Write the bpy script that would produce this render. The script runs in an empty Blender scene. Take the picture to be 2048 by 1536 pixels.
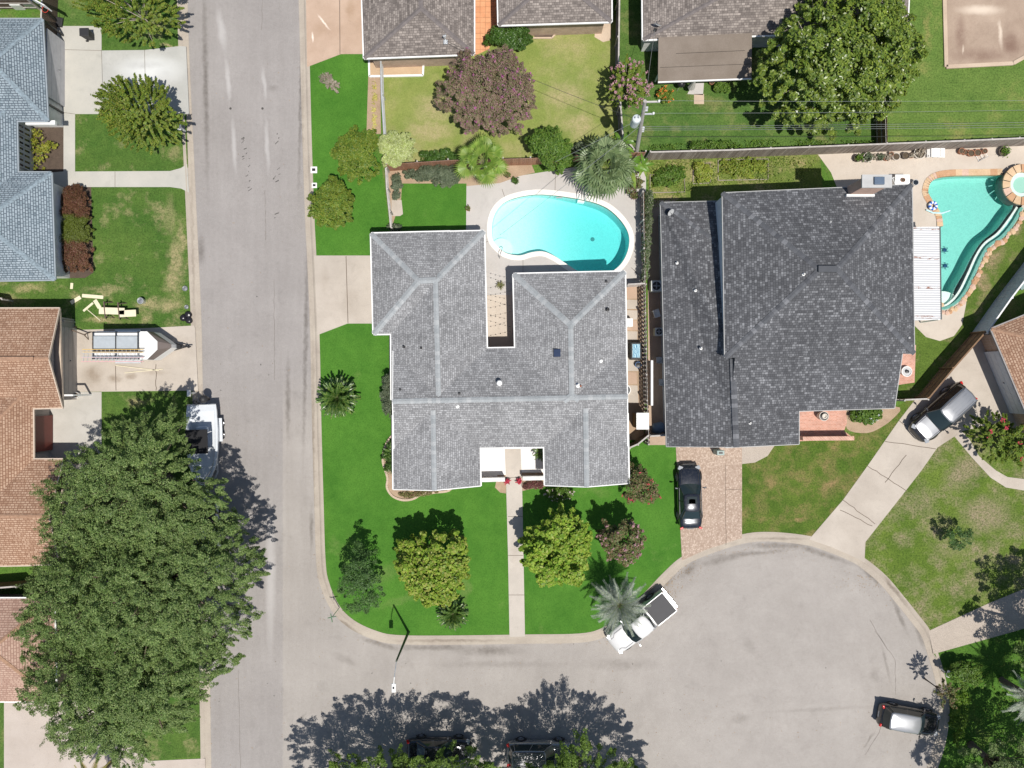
import bpy, math, random
import numpy as np
from mathutils import Vector, Matrix
from mathutils.geometry import tessellate_polygon
PI = math.pi
# ------------------------------------------------------------------ camera, sky, sun, exposure
S = 26.5      # photo pixels per metre on the ground
H = 58.0      # height of the drone
G = 0.12      # height of the lots above the road
scene = bpy.context.scene
C = scene.collection
cam = bpy.data.cameras.new('camera'); cam.sensor_width = 36; cam.lens = 36*S*H/2048
cam.clip_start = 0.5; cam.clip_end = 6000
cam_o = bpy.data.objects.new('camera', cam); cam_o.location = (0, 0, H); C.objects.link(cam_o)
scene.camera = cam_o
SUN = Vector((.185, -.335, 1)).normalized()
w = bpy.data.worlds.new("World"); scene.world = w; w.use_nodes = True
wn = w.node_tree.nodes; wl = w.node_tree.links
sky = wn.new('ShaderNodeTexSky'); sky.sky_type = 'NISHITA'; sky.sun_disc = False
sky.sun_elevation = math.asin(SUN.z); sky.sun_rotation = math.atan2(SUN.x, SUN.y)
bg = wn['Background']; bg.inputs[1].default_value = 0.085
wl.new(sky.outputs[0], bg.inputs[0])
sl = bpy.data.lights.new('sun', 'SUN'); sl.energy = 4.6; sl.angle = math.radians(.53); sl.color = (1, .95, .88)
so = bpy.data.objects.new('sun', sl); so.rotation_euler = SUN.to_track_quat('Z', 'Y').to_euler(); so.location = (20, -40, 90)
C.objects.link(so)
scene.view_settings.view_transform = 'Standard'; scene.view_settings.look = 'None'
scene.view_settings.exposure = 0.06; scene.view_settings.gamma = 1
scene.render.engine = 'CYCLES'
scene.cycles.max_bounces = 6; scene.cycles.transparent_max_bounces = 12

def W(px, py, z=G):
    k = (1 - z/H)/S
    return Vector(((px-1024)*k, (768-py)*k, z))

# ------------------------------------------------------------------ object helpers
def thing(name, label, cat, loc=(0, 0, 0), rz=0, group=None):
    o = bpy.data.objects.new(name, None); C.objects.link(o); o.empty_display_size = .3
    o.location = loc; o.rotation_euler = (0, 0, rz); o['label'] = label; o['category'] = cat
    if group: o['group'] = group
    return o
def tag(o, label, cat, group=None):
    o['label'] = label; o['category'] = cat
    if group: o['group'] = group
    return o
def relabel(o, label): o['label'] = label; return o
def dup(root, loc, rz, label=None, scale=None):
    r = root.copy(); C.objects.link(r); r.location = loc; r.rotation_euler = (0, 0, rz)
    if scale: r.scale = (scale,)*3
    if label: r['label'] = label
    for ch in root.children:
        c = ch.copy(); C.objects.link(c); c.parent = r
        for g in ch.children:
            d = g.copy(); C.objects.link(d); d.parent = c
    return r

class MB:
    def __init__(s): s.v = []; s.f = []; s.m = []; s.uv = []; s.anyuv = False
    def add(s, vs, fs, mi=0, uvs=None):
        b = len(s.v); s.v += [tuple(v) for v in vs]
        for i, f in enumerate(fs):
            s.f.append(tuple(b+k for k in f)); s.m.append(mi)
            if uvs: s.uv.append(uvs[i]); s.anyuv = True
            else: s.uv.append([(0, 0)]*len(f))
        return s
    def box(s, c, d, rz=0, mi=0, taper=1, ry=0):
        x, y, z = [k/2 for k in d]; vs = []
        for sz in (-1, 1):
            t = taper if sz > 0 else 1
            for sx, sy in ((-1, -1), (1, -1), (1, 1), (-1, 1)): vs.append(Vector((sx*x*t, sy*y*t, sz*z)))
        R = Matrix.Rotation(rz, 3, 'Z') @ Matrix.Rotation(ry, 3, 'Y'); vs = [R @ v + Vector(c) for v in vs]
        return s.add(vs, [(3, 2, 1, 0), (4, 5, 6, 7), (0, 1, 5, 4), (1, 2, 6, 5), (2, 3, 7, 6), (3, 0, 4, 7)], mi)
    def beam(s, a, b, w, h, mi=0, up=(0, 0, 1)):
        a = Vector(a); b = Vector(b); d = (b-a)
        if d.length < 1e-6: return s
        d.normalize(); u = Vector(up)
        if abs(d.dot(u)) > .98: u = Vector((0, 1, 0))
        r = d.cross(u).normalized(); u = r.cross(d)
        vs = [p + r*sx*w/2 + u*sz*h/2 for p in (a, b) for sx, sz in ((-1, -1), (1, -1), (1, 1), (-1, 1))]
        return s.add(vs, [(0, 1, 2, 3), (7, 6, 5, 4), (0, 4, 5, 1), (1, 5, 6, 2), (2, 6, 7, 3), (3, 7, 4, 0)], mi)
    def tube(s, pts, r, n=6, mi=0):
        pts = [Vector(p) for p in pts]; rs = r if isinstance(r, (list, tuple)) else [r]*len(pts); vs = []
        for i, p in enumerate(pts):
            d = (pts[min(i+1, len(pts)-1)] - pts[max(i-1, 0)]).normalized()
            u = Vector((0, 0, 1)) if abs(d.z) < .9 else Vector((1, 0, 0))
            a = d.cross(u).normalized(); b = d.cross(a)
            for k in range(n):
                t = 2*PI*k/n; vs.append(p + (a*math.cos(t) + b*math.sin(t))*rs[i])
        fs = [(i*n+k, i*n+(k+1) % n, (i+1)*n+(k+1) % n, (i+1)*n+k) for i in range(len(pts)-1) for k in range(n)]
        fs += [tuple(range(n-1, -1, -1)), tuple((len(pts)-1)*n+k for k in range(n))]
        return s.add(vs, fs, mi)
    def lathe(s, prof, c=(0, 0, 0), n=16, mi=0, cap=True):
        c = Vector(c); vs = [c + Vector((r*math.cos(2*PI*k/n), r*math.sin(2*PI*k/n), z)) for r, z in prof for k in range(n)]
        fs = [(i*n+k, i*n+(k+1) % n, (i+1)*n+(k+1) % n, (i+1)*n+k) for i in range(len(prof)-1) for k in range(n)]
        if cap: fs += [tuple(range(n-1, -1, -1)), tuple((len(prof)-1)*n+k for k in range(n))]
        return s.add(vs, fs, mi)
    def poly(s, pts, z=None, holes=(), mi=0):
        P = [[Vector((p[0], p[1], p[2] if len(p) > 2 and z is None else z)) for p in q] for q in [pts]+list(holes)]
        flat = [p for q in P for p in q]
        fs = []
        for t in tessellate_polygon(P):
            a, b, c = [flat[i] for i in t]
            if (b-a).cross(c-a).z < 0: t = t[::-1]
            fs.append(tuple(t))
        return s.add(flat, fs, mi)
    def prism(s, pts, z0, z1, mi=0, holes=(), side=None):
        s.poly(pts, z1, holes, mi); side = mi if side is None else side
        for q in [pts]+list(holes):
            n = len(q)
            s.add([(p[0], p[1], z0) for p in q] + [(p[0], p[1], z1) for p in q], [(i, (i+1) % n, n+(i+1) % n, n+i) for i in range(n)], side)
        return s
    def loft(s, rings, mi=0, close=True, caps=True):
        n = len(rings[0]); vs = [p for r in rings for p in r]; fs = []
        for i in range(len(rings)-1):
            for k in range(n if close else n-1): fs.append((i*n+k, i*n+(k+1) % n, (i+1)*n+(k+1) % n, (i+1)*n+k))
        if caps: fs += [tuple(range(n-1, -1, -1)), tuple((len(rings)-1)*n+k for k in range(n))]
        return s.add(vs, fs, mi)
    def build(s, name, mats, parent=None, smooth=False, bevel=0, sub=0, world=False, fixn=False):
        if not isinstance(mats, (list, tuple)): mats = [mats]
        me = bpy.data.meshes.new(name); off = Vector((0, 0, 0))
        if world and parent is not None:
            off = parent.location + (parent.parent.location if parent.parent else Vector((0, 0, 0)))
        me.from_pydata([(v[0]-off[0], v[1]-off[1], v[2]-off[2]) for v in s.v], [], s.f)
        for m in mats: me.materials.append(m)
        me.polygons.foreach_set('material_index', s.m)
        if smooth: me.polygons.foreach_set('use_smooth', [True]*len(me.polygons))
        if s.anyuv:
            ul = me.uv_layers.new(name='UVMap')
            ul.data.foreach_set('uv', [c for f in s.uv for u in f for c in u])
        if fixn:
            import bmesh
            bm = bmesh.new(); bm.from_mesh(me); bmesh.ops.recalc_face_normals(bm, faces=bm.faces); bm.to_mesh(me); bm.free()
        me.update()
        o = bpy.data.objects.new(name, me); C.objects.link(o)
        if parent: o.parent = parent
        if bevel:
            b = o.modifiers.new('bevel', 'BEVEL'); b.width = bevel; b.segments = 2; b.limit_method = 'ANGLE'
        if sub:
            b = o.modifiers.new('sub', 'SUBSURF'); b.levels = sub; b.render_levels = sub
        return o

# ------------------------------------------------------------------ node helpers
class NT:
    def __init__(s, name):
        s.m = bpy.data.materials.new(name); s.m.use_nodes = True; s.t = s.m.node_tree; s.b = s.t.nodes['Principled BSDF']
        s.tc = s.t.nodes.new('ShaderNodeTexCoord'); s.obj = s.tc.outputs['Object']; s.uvo = s.tc.outputs['UV']
    def put(s, sock, v):
        if isinstance(v, bpy.types.NodeSocket): s.t.links.new(v, sock)
        elif isinstance(v, (tuple, list)) and len(v) == 3 and sock.type == 'RGBA': sock.default_value = (*v, 1)
        else: sock.default_value = v
    def n(s, typ, ins=None, **props):
        nd = s.t.nodes.new('ShaderNode'+typ)
        for k, v in props.items(): setattr(nd, k, v)
        for k, v in (ins or {}).items(): s.put(nd.inputs[k], v)
        return nd
    def noise(s, scale, detail=4, rough=.55, vec=None, out=0, dist=0):
        return s.n('TexNoise', {'Vector': vec or s.obj, 'Scale': scale, 'Detail': detail, 'Roughness': rough, 'Distortion': dist}).outputs[out]
    def mix(s, f, a, b, mode='MIX'):
        nd = s.t.nodes.new('ShaderNodeMix'); nd.data_type = 'RGBA'; nd.blend_type = mode
        s.put(nd.inputs[0], f); s.put(nd.inputs[6], a); s.put(nd.inputs[7], b); return nd.outputs[2]
    def ramp(s, f, *st):
        nd = s.n('ValToRGB', {'Fac': f}); e = nd.color_ramp.elements
        while len(e) < len(st): e.new(.5)
        for i, (p, c) in enumerate(st):
            e[i].position = p; e[i].color = (*c, 1) if isinstance(c, (tuple, list)) else (c, c, c, 1)
        return nd.outputs[0]
    def math(s, op, a, b=0, clamp=False):
        nd = s.n('Math', {0: a, 1: b}, operation=op); nd.use_clamp = clamp; return nd.outputs[0]
    def map(s, scale=(1, 1, 1), rot=(0, 0, 0), loc=(0, 0, 0), vec=None, typ='POINT'):
        return s.n('Mapping', {'Vector': vec or s.obj, 'Location': loc, 'Rotation': rot, 'Scale': scale}, vector_type=typ).outputs[0]
    def blobs(s, lst, distort=.6, dscale=1.2, soft=.45, z=G):
        """mask of elliptical patches given as photo-plan (px,py,rx,ry,rot) in world metres"""
        nz = s.n('TexNoise', {'Vector': s.obj, 'Scale': dscale, 'Detail': 5, 'Roughness': .65}).outputs[1]
        v0 = s.n('VectorMath', {0: nz, 1: (.5, .5, .5)}, operation='SUBTRACT').outputs[0]
        sc = s.n('VectorMath', {0: v0, 'Scale': distort*2}, operation='SCALE').outputs[0]
        v = s.n('VectorMath', {0: s.obj, 1: sc}, operation='ADD').outputs[0]
        acc = None
        for q in lst:
            px, py, rx, ry = q[:4]; rot = q[4] if len(q) > 4 else 0; st = q[5] if len(q) > 5 else 1
            p = W(px, py, z)
            m = s.map(scale=(rx/S, ry/S, 1000), rot=(0, 0, rot), loc=(p.x, p.y, 0), vec=v, typ='TEXTURE')
            l = s.n('VectorMath', {0: m}, operation='LENGTH').outputs[1]
            r = s.n('MapRange', {0: l, 1: 1.0, 2: 1-soft, 3: 0.0, 4: st}, interpolation_type='SMOOTHSTEP').outputs[0]
            acc = r if acc is None else s.math('MAXIMUM', acc, r)
        return acc
    def bump(s, h, strength=.3, dist=.02):
        s.put(s.b.inputs['Normal'], s.n('Bump', {'Height': h, 'Strength': strength, 'Distance': dist}).outputs[0])
    def done(s, col, rough=.8, metal=0, spec=.3):
        s.put(s.b.inputs['Base Color'], col); s.put(s.b.inputs['Roughness'], rough); s.put(s.b.inputs['Metallic'], metal)
        s.put(s.b.inputs['Specular IOR Level'], spec); return s.m

def plain(name, col, rough=.6, metal=0, var=.12, scale=3, spec=.4, coat=0):
    t = NT(name); n = t.noise(scale, 5)
    f = t.ramp(n, (.25, 1-var), (.75, 1+var*.5))
    m = t.done(t.mix(1, col, f, 'MULTIPLY'), rough, metal, spec)
    if coat: t.b.inputs['Coat Weight'].default_value = coat; t.b.inputs['Coat Roughness'].default_value = .03
    return m
def grass(name, a, b, dry=None, dryamt=.4, dryscale=.25, blobs=None, fine=9, var=1.0, dark=(.014, .035, .006)):
    t = NT(name)
    c = t.mix(t.ramp(t.noise(.35, 6, .6), (.35, 0), (.65, 1)), a, b)
    tw = t.noise(fine, 7, .75)
    c = t.mix(t.ramp(t.noise(1.6, 5, .65), (.3, .0), (.75, .28*var)), c, tuple(x*1.75 for x in b))
    if dry:
        m = t.ramp(t.noise(dryscale, 8, .68), (.62-dryamt*.35, 0), (.78-dryamt*.2, 1))
        if blobs: m = t.math('MAXIMUM', m, t.blobs(blobs, .9, .9, .8))
        m = t.math('MULTIPLY', m, t.ramp(t.noise(4, 6, .7), (.3, .35), (.62, 1)))
        c = t.mix(m, c, dry)
    c = t.mix(t.ramp(tw, (.32, .75*var if var < 1.3 else .9), (.56, 0)), c, dark)
    c = t.mix(t.ramp(t.noise(fine*1.7, 4, .6), (.55, 0), (.8, .3*var)), c, tuple(min(1, x*2.2) for x in b))
    t.bump(tw, .6, .06)
    return t.done(c, .9, 0, .15)
def concrete(name, a, b, stains=None, stain=(.16, .13, .1), speck=.15, scale=.5, spots=None, spot=(.5, .5, .48)):
    t = NT(name)
    c = t.mix(t.ramp(t.noise(scale, 8, .65), (.35, 0), (.68, 1)), a, b)
    c = t.mix(t.ramp(t.noise(.18, 3, .5), (.35, 0), (.7, .35)), c, tuple(x*.78 for x in a))
    g = t.noise(22, 5, .7)
    c = t.mix(speck, c, t.ramp(g, (.3, tuple(x*.35 for x in a)), (.6, tuple(min(1, x*1.3) for x in b))))
    c = t.mix(t.ramp(t.noise(3.1, 7, .75), (.56, 0), (.8, .45)), c, tuple(x*.6 for x in a)); c = t.mix(t.ramp(t.noise(.7, 7, .7, dist=.6), (.56, 0), (.72, .3)), c, tuple(x*.68 for x in a))
    if spots: c = t.mix(t.blobs(spots, .2, 1.1, .9), c, spot)
    if stains: c = t.mix(t.math('MULTIPLY', t.blobs(stains, .22, 1.6, .95), t.ramp(t.noise(1.7, 6, .7), (.25, .25), (.6, .9))), c, stain)
    t.bump(g, .25, .01)
    return t.done(c, .85, 0, .25)
def shingle(name, dark, mid, light, wid=.34, row=.145, mort=(.05, .05, .05), bal=(.25, .6), msz=.018, stain=0):
    t = NT(name)
    wob = t.noise(9, 2, .5, vec=t.uvo, out=1)
    wv = t.n('VectorMath', {0: wob, 1: (.03, .012, 0)}, operation='MULTIPLY').outputs[0]
    uv = t.n('VectorMath', {0: t.uvo, 1: wv}, operation='ADD').outputs[0]
    def br(w_, off, sq):
        nd = t.n('TexBrick', {'Vector': uv, 'Color1': (0, 0, 0), 'Color2': (1, 1, 1), 'Mortar': (0, 0, 0), 'Scale': 1.0, 'Mortar Size': msz, 'Mortar Smooth': .3, 'Bias': 0.0, 'Brick Width': w_, 'Row Height': row})
        nd.offset = off; nd.squash = sq; nd.squash_frequency = 3; nd.offset_frequency = 2; return nd
    b1 = br(wid, .37, .7); b2 = br(wid*1.55, .61, 1.3)
    v = t.mix(.4, b1.outputs[0], b2.outputs[0])
    v = t.mix(.22, v, t.noise(2.2, 5, .6, vec=uv))
    c = t.ramp(v, (bal[0]-.12, dark), ((bal[0]+bal[1])/2, mid), (bal[1]+.15, light))
    c = t.mix(t.math('MULTIPLY', b1.outputs[1], .75), c, mort)
    c = t.mix(t.ramp(t.noise(30, 3, .6), (.3, .25), (.7, 0)), c, tuple(x*.4 for x in dark))
    big = t.ramp(t.noise(.22, 5, .6), (.3, .86), (.7, 1.1))
    c = t.mix(1, c, big, 'MULTIPLY')
    if stain:
        st = t.noise(1, 5, .7, vec=t.map(scale=(1.3, .18, 1), vec=t.uvo))
        c = t.mix(t.ramp(st, (.5, 0), (.75, stain)), c, tuple(x*.5 for x in dark))
    t.bump(t.math('SUBTRACT', v, t.math('MULTIPLY', b1.outputs[1], 1.0)), .5, .02)
    return t.done(c, .9, 0, .2)
def leafmat(name, cols, trans=.3, rough=.5, spec=.3, patch=None):
    t = NT(name); geo = t.n('NewGeometry')
    k = len(cols); c = t.ramp(geo.outputs['Random Per Island'], *[(i/max(1, k-1), col) for i, col in enumerate(cols)])
    c = t.mix(1, c, t.ramp(t.noise(.9, 4, .6), (.3, .72), (.7, 1.2)), 'MULTIPLY')
    if patch == 'middle':
        yy = t.math('ADD', t.math('ABSOLUTE', t.n('SeparateXYZ', {0: t.obj}).outputs[1]), t.math('MULTIPLY', t.noise(2.5, 4), .9))
        c = t.mix(t.ramp(t.math('MULTIPLY', yy, .5), (.62, 1), (.76, 0)), c, (.10, .13, .018)); patch = None
    if patch: c = t.mix(t.ramp(t.noise(patch[1], 3, .5), (patch[2], 0), (patch[2]+.08, 1)), c, patch[0])
    t.done(c, rough, 0, spec)
    tr = t.n('BsdfTranslucent', {'Color': t.mix(.35, c, (.25, .4, .03))})
    mx = t.n('MixShader', {0: trans}); t.put(mx.inputs[1], t.b.outputs[0]); t.put(mx.inputs[2], tr.outputs[0])
    t.put(t.t.nodes['Material Output'].inputs[0], mx.outputs[0])
    return t.m
# ------------------------------------------------------------------ the ground
def smooth(pts, n=6, closed=False):
    out = []; N = len(pts)
    rng = range(N) if closed else range(N-1)
    for i in rng:
        g = lambda k: Vector(pts[k % N] if closed else pts[max(0, min(N-1, k))])
        p0, p1, p2, p3 = g(i-1), g(i), g(i+1), g(i+2)
        for j in range(n):
            t = j/n
            out.append(tuple(.5*((2*p1)+(p2-p0)*t+(2*p0-5*p1+4*p2-p3)*t*t+(3*p1-p0-3*p2+p3)*t**3)))
    if not closed: out.append(tuple(pts[-1]))
    return out
def wp(pts, z=G): return [W(p[0], p[1], z) for p in pts]
def struct(o): o['kind'] = 'structure'; return o
CURB_E = smooth([(598, -400), (606, -150), (612, 0), (616, 150), (620, 300), (625, 440), (629, 520), (635, 670), (639, 860), (643, 1000), (647, 1120),
    (654, 1165), (675, 1213), (706, 1244), (750, 1265), (794, 1274), (900, 1275), (1050, 1273), (1159, 1271), (1205, 1260), (1245, 1234), (1290, 1190), (1330, 1148), (1364, 1118),
    (1408, 1097), (1483, 1073), (1542, 1068), (1618, 1076), (1665, 1091), (1706, 1108), (1729, 1121), (1769, 1154), (1804, 1195), (1832, 1230), (1857, 1264),
    (1871, 1304), (1885, 1350), (1894, 1400), (1893, 1450), (1880, 1510), (1850, 1580), (1790, 1660), (1710, 1715), (1610, 1740), (1510, 1730), (1420, 1690), (1360, 1630), (1290, 1590),
    (1180, 1578), (900, 1580), (720, 1582), (672, 1596), (654, 1640), (652, 1800), (662, 2400)], 5)
CURB_W = smooth([(350, -400), (356, -100), (361, 90), (372, 330), (378, 460), (386, 640), (389, 780), (395, 1000), (401, 1250), (405, 1475), (410, 1800), (420, 2400)], 4)
POOL1 = smooth([(984, 476), (985, 440), (1000, 412), (1030, 396), (1084, 389), (1162, 399), (1208, 413), (1238, 437), (1256, 465), (1258, 492), (1248, 520), (1228, 541), (1196, 549), (1160, 545),
    (1134, 530), (1108, 513), (1085, 504), (1062, 506), (1040, 512), (1014, 508), (996, 495)], 5, True)
POOL2 = smooth([(1860, 398), (1855, 383), (1860, 366), (1875, 356), (1910, 350), (1960, 349), (2000, 350), (2016, 362), (2020, 392), (2024, 414), (2012, 432), (1990, 461), (1962, 484), (1943, 512), (1926, 546), (1908, 578), (1900, 600),
    (1884, 610), (1878, 590), (1877, 520), (1877, 440), (1870, 420)], 4, True)
TR_OUT = smooth([(2042, 416), (2026, 446), (2003, 474), (1977, 492), (1961, 516), (1947, 547), (1929, 584), (1910, 606), (1886, 618), (1866, 610)], 5)
TR_IN = smooth([(2033, 414), (2018, 437), (1995, 466), (1968, 487), (1951, 512), (1936, 545), (1919, 580), (1903, 601), (1885, 612), (1872, 600)], 5)
P2HOLE = [(1873, 452), (1872, 430), (1858, 400), (1853, 383), (1858, 365), (1874, 354), (1910, 348), (1960, 347), (2004, 346), (2040, 350), (2050, 400)] + TR_OUT + [(1872, 590), (1873, 480)]

m_base = grass('lot_grass', (.07, .16, .022), (.10, .19, .03), (.25, .21, .1), .4)
road_streaks = [(442, 60, 11, 60, .15), (455, 160, 7, 60, .1), (467, 290, 7, 75, .05), (527, 165, 6, 45, .08), (533, 290, 7, 75, .05), (540, 1150, 14, 200, 0)]
road_dark = [(600, 200, 5, 260, -.02), (610, 700, 6, 300, -.02), (400, 500, 12, 40, 0), (575, 800, 7, 120, 0), (410, 160, 8, 300, .02), (870, 1296, 130, 9, 0), (980, 1302, 90, 16, 0), (760, 1290, 60, 8, -.3), (1330, 1160, 30, 26, .8, .9), (1345, 1130, 50, 8, .8),
    (1640, 1106, 100, 9, -.33), (1745, 1152, 50, 12, -.75), (1450, 1118, 90, 12, .25, .9), (1560, 1092, 120, 10, 0, .9), (1380, 1140, 40, 16, .7, .9), (1840, 1270, 8, 50, .35, .8), (1480, 1440, 30, 14, .2, .5), (1640, 1420, 160, 6, .05, .35), (1500, 1290, 14, 30, .6, .4), (1800, 1230, 7, 60, .4), (1500, 1108, 120, 7, .1), (1773, 1325, 5, 55, .25, .7), (1750, 1350, 14, 22, 0, .5), (1250, 1330, 110, 18, 0, .5), (600, 1440, 4, 24, -.7, .9), (690, 1320, 40, 14, -.4, .5), (1000, 1330, 200, 10, 0, .4),
    (1740, 1480, 4, 30, -.6, .9), (1870, 1290, 6, 50, .15), (622, 1060, 6, 60, 0), (545, 175, 16, 12, 0, .5)]
m_road = concrete('road_surface', (.287, .266, .249), (.355, .332, .312), road_dark, (.15, .135, .12), .3, .3, [q if len(q)>5 else (*q, .6) for q in road_streaks], (.52, .50, .48))
def road_extra(m):
    # worn lanes run along the street and circle the turning head
    nt = m.node_tree; b = nt.nodes['Principled BSDF']; old = b.inputs['Base Color'].links[0].from_socket
    t = NT.__new__(NT); t.m = m; t.t = nt; t.b = b; t.tc = nt.nodes.new('ShaderNodeTexCoord'); t.obj = t.tc.outputs['Object']
    c0 = W(1550, 1405, 0); lane = t.noise(1, 7, .7, vec=t.map(scale=(1.7, .09, 1)))
    rel = t.n('VectorMath', {0: t.obj, 1: (c0.x, c0.y, 0)}, operation='SUBTRACT').outputs[0]; ln = t.n('VectorMath', {0: rel}, operation='LENGTH').outputs[1]
    sp = t.n('SeparateXYZ', {0: rel}); an = t.math('ARCTAN2', sp.outputs[1], sp.outputs[0]); cb = t.n('CombineXYZ', {0: t.math('MULTIPLY', ln, 1.1), 1: t.math('MULTIPLY', an, 4.5), 2: 0.0}).outputs[0]
    ring = t.noise(1, 7, .7, vec=cb); sx = t.n('SeparateXYZ', {0: t.obj}).outputs[0]; f = t.n('MapRange', {0: sx, 1: -15.5, 2: -10.0, 3: 0.0, 4: 1.0}).outputs[0]
    v = t.mix(f, lane, ring); c = t.mix(1, old, t.ramp(v, (.3, (.92, .915, .91)), (.5, (.97, .97, .97)), (.7, (1.03, 1.03, 1.03))), 'MULTIPLY')
    c = t.mix(t.ramp(t.noise(1.1, 8, .78, dist=.5), (.60, 0), (.72, .28)), c, (.2, .185, .165))
    yy = t.n('SeparateXYZ', {0: t.obj}).outputs[1]; xw = t.math('ADD', sx, t.math('MULTIPLY', t.noise(1.5, 5, .7), .25))
    st = t.math('MULTIPLY', t.n('MapRange', {0: xw, 1: -17.22, 2: -17.12, 3: 0.0, 4: 1.0}).outputs[0], t.n('MapRange', {0: yy, 1: 1.0, 2: -3.5, 3: 0.0, 4: 1.0}).outputs[0])
    c = t.mix(st, t.mix(1, c, (.95, .95, .965), 'MULTIPLY'), t.mix(1, c, (1.09, 1.08, 1.06), 'MULTIPLY'))
    c = t.mix(t.ramp(t.noise(4, 8, .8), (.45, 0), (.8, .22)), c, (.5, .48, .45))
    c = t.mix(t.ramp(t.noise(60, 2, .5), (.62, 0), (.7, .5)), c, (.16, .15, .14)); t.put(b.inputs['Base Color'], c)
road_extra(m_road)
m_tan = concrete('curb_concrete', (.47, .36, .27), (.58, .47, .36), None, speck=.15)
m_drive = concrete('driveway_concrete', (.42, .37, .315), (.53, .475, .41), [(230, 757, 22, 14), (262, 752, 16, 10), (310, 745, 40, 8, 0, .5), (700, 600, 22, 40, 0, .35), (650, 560, 12, 40, 0, .3), (1860, 930, 30, 5, .9), (1760, 1090, 12, 40, -.5, .6), (300, 690, 100, 25, 0, .3), (1900, 870, 20, 40, -.5, .5), (1735, 1095, 8, 20), (185, 750, 30, 30)], (.26, .21, .16), .12, .4)
m_white_c = concrete('pale_concrete', (.40, .40, .375), (.48, .475, .445), [(290, 130, 70, 12, 0, .8), (330, 150, 30, 26, 0, .5), (175, 190, 30, 20, 0, .2)], (.42, .42, .41), .08, .6, [(300, 140, 90, 40)], (.62, .63, .62))
m_tan_c = concrete('tan_concrete', (.42, .30, .22), (.52, .39, .3), [(640, 60, 26, 20, .6, .6), (700, 20, 14, 30)], (.36, .25, .17), .1, .5, [(648, 45, 26, 3, -.9), (625, 75, 3, 14, 0)], (.8, .7, .6))
m_deck = concrete('pool_deck_concrete', (.46, .435, .41), (.52, .495, .47), None, speck=.1)
m_cream = concrete('cream_concrete', (.50, .435, .365), (.58, .515, .44), [(1650, 325, 10, 10, 0, .4), (1700, 360, 60, 10, 0, .3)], (.5, .42, .33), .06, .6)
m_pad = concrete('stained_concrete', (.30, .22, .165), (.46, .36, .28), [(1960, 110, 90, 20, 0, .8), (1920, 70, 16, 50), (2020, 90, 30, 40)], (.19, .12, .09), .12, .3, [(2000, 70, 6, 40, .1), (1925, 100, 3, 14), (1960, 20, 60, 14)], (.62, .52, .42))
m_dirt = concrete('bare_soil', (.30, .21, .14), (.44, .33, .23), None, speck=.4, scale=1.5)
m_mulch = concrete('dark_mulch', (.06, .045, .035), (.11, .08, .06), None, speck=.5, scale=3)
m_gravel = concrete('white_gravel', (.74, .73, .70), (.84, .83, .8), None, speck=.25, scale=2)
m_pebble = concrete('pebble_aggregate', (.34, .29, .245), (.46, .40, .34), [(1425, 960, 10, 60, 0, .7), (1405, 930, 5, 40)], (.30, .19, .13), .55, .7)
t = NT('mixed_grey_pebbles'); v = t.n('TexVoronoi', {'Vector': t.obj, 'Scale': 9.0}); c = t.ramp(t.mix(1, v.outputs[1], (.34, .33, .33), 'MULTIPLY'), (.05, (.2, .14, .1)), (.3, (.62, .52, .43)))
c = t.mix(t.ramp(v.outputs[0], (.3, 0), (.6, .6)), c, (.16, .1, .07)); t.bump(v.outputs[0], -.5, .02); m_peb2 = t.done(t.mix(.45, c, (.5, .38, .3)), .8)

B = MB(); B.poly([(-2500, -2500), (2500, -2500), (2500, 2500), (-2500, 2500)], -.12, holes=[wp(POOL1, -.12), wp(P2HOLE, -.12)])
struct(B.build('terrain', m_base))
B = MB(); B.poly(wp([(300, -5000), (720, -5000), (720, 900), (2050, 900), (2050, 1850), (720, 1850), (720, 6000), (300, 6000)], 0), 0)
road = struct(B.build('road', m_road))
east = [(598, -5000)] + CURB_E + [(720, 6000), (7000, 6000), (7000, -5000)]
B = MB(); B.prism(wp(east), -.1, G, holes=[wp(POOL1), wp(P2HOLE)])
struct(B.build('lot_ground', m_base))
B = MB(); B.prism(wp([(350, -5000)] + CURB_W + [(420, 6000), (-7000, 6000), (-7000, -5000)]), -.1, G)
struct(B.build('lot_ground', m_base))
def curb(name, px, side):
    P = [W(*p) for p in px]; B = MB(); rings = []
    for i, p in enumerate(P):
        d = (P[min(i+1, len(P)-1)]-P[max(i-1, 0)]); d.z = 0; d.normalize(); nrm = Vector((d.y, -d.x, 0))*side
        rings.append([p + nrm*o + Vector((0, 0, z-p.z)) for o, z in ((-.16, .138), (.02, .14), (.1, .11), (.2, .045), (.58, .016), (.6, -.02))])
    vs = [p for r in rings for p in r]; n = 6; us = []
    fs = [(i*n+k, i*n+k+1, (i+1)*n+k+1, (i+1)*n+k) for i in range(len(rings)-1) for k in range(n-1)]
    B.add(vs, fs); return struct(B.build(name, m_curb, fixn=False))
m_curb = concrete('rolled_curb', (.36, .31, .26), (.46, .41, .34), [(600, 400, 6, 400, -.02, .6), (625, 900, 6, 300, 0, .7), (690, 1250, 60, 6, -.6, .9), (900, 1282, 160, 5, 0, .7), (1790, 1180, 6, 60, .7, .9), (385, 500, 4, 300, .02, .4), (1300, 1180, 30, 8, .8, .8), (1560, 1078, 80, 4, 0, .7)], (.16, .13, .1), .2, .6)
curb('curb', CURB_E, 1); curb('curb', CURB_W, -1)
_zc = [0]
def sheet(name, px, mat, z, hole=None, th=None):
    """one flat slab of ground cover, its top at z"""
    B = MB(); P = wp(px, z); hl = [wp(hole, z)] if hole else []
    B.prism(P, G-.05, z, holes=hl)
    return struct(B.build(name, mat))
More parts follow.
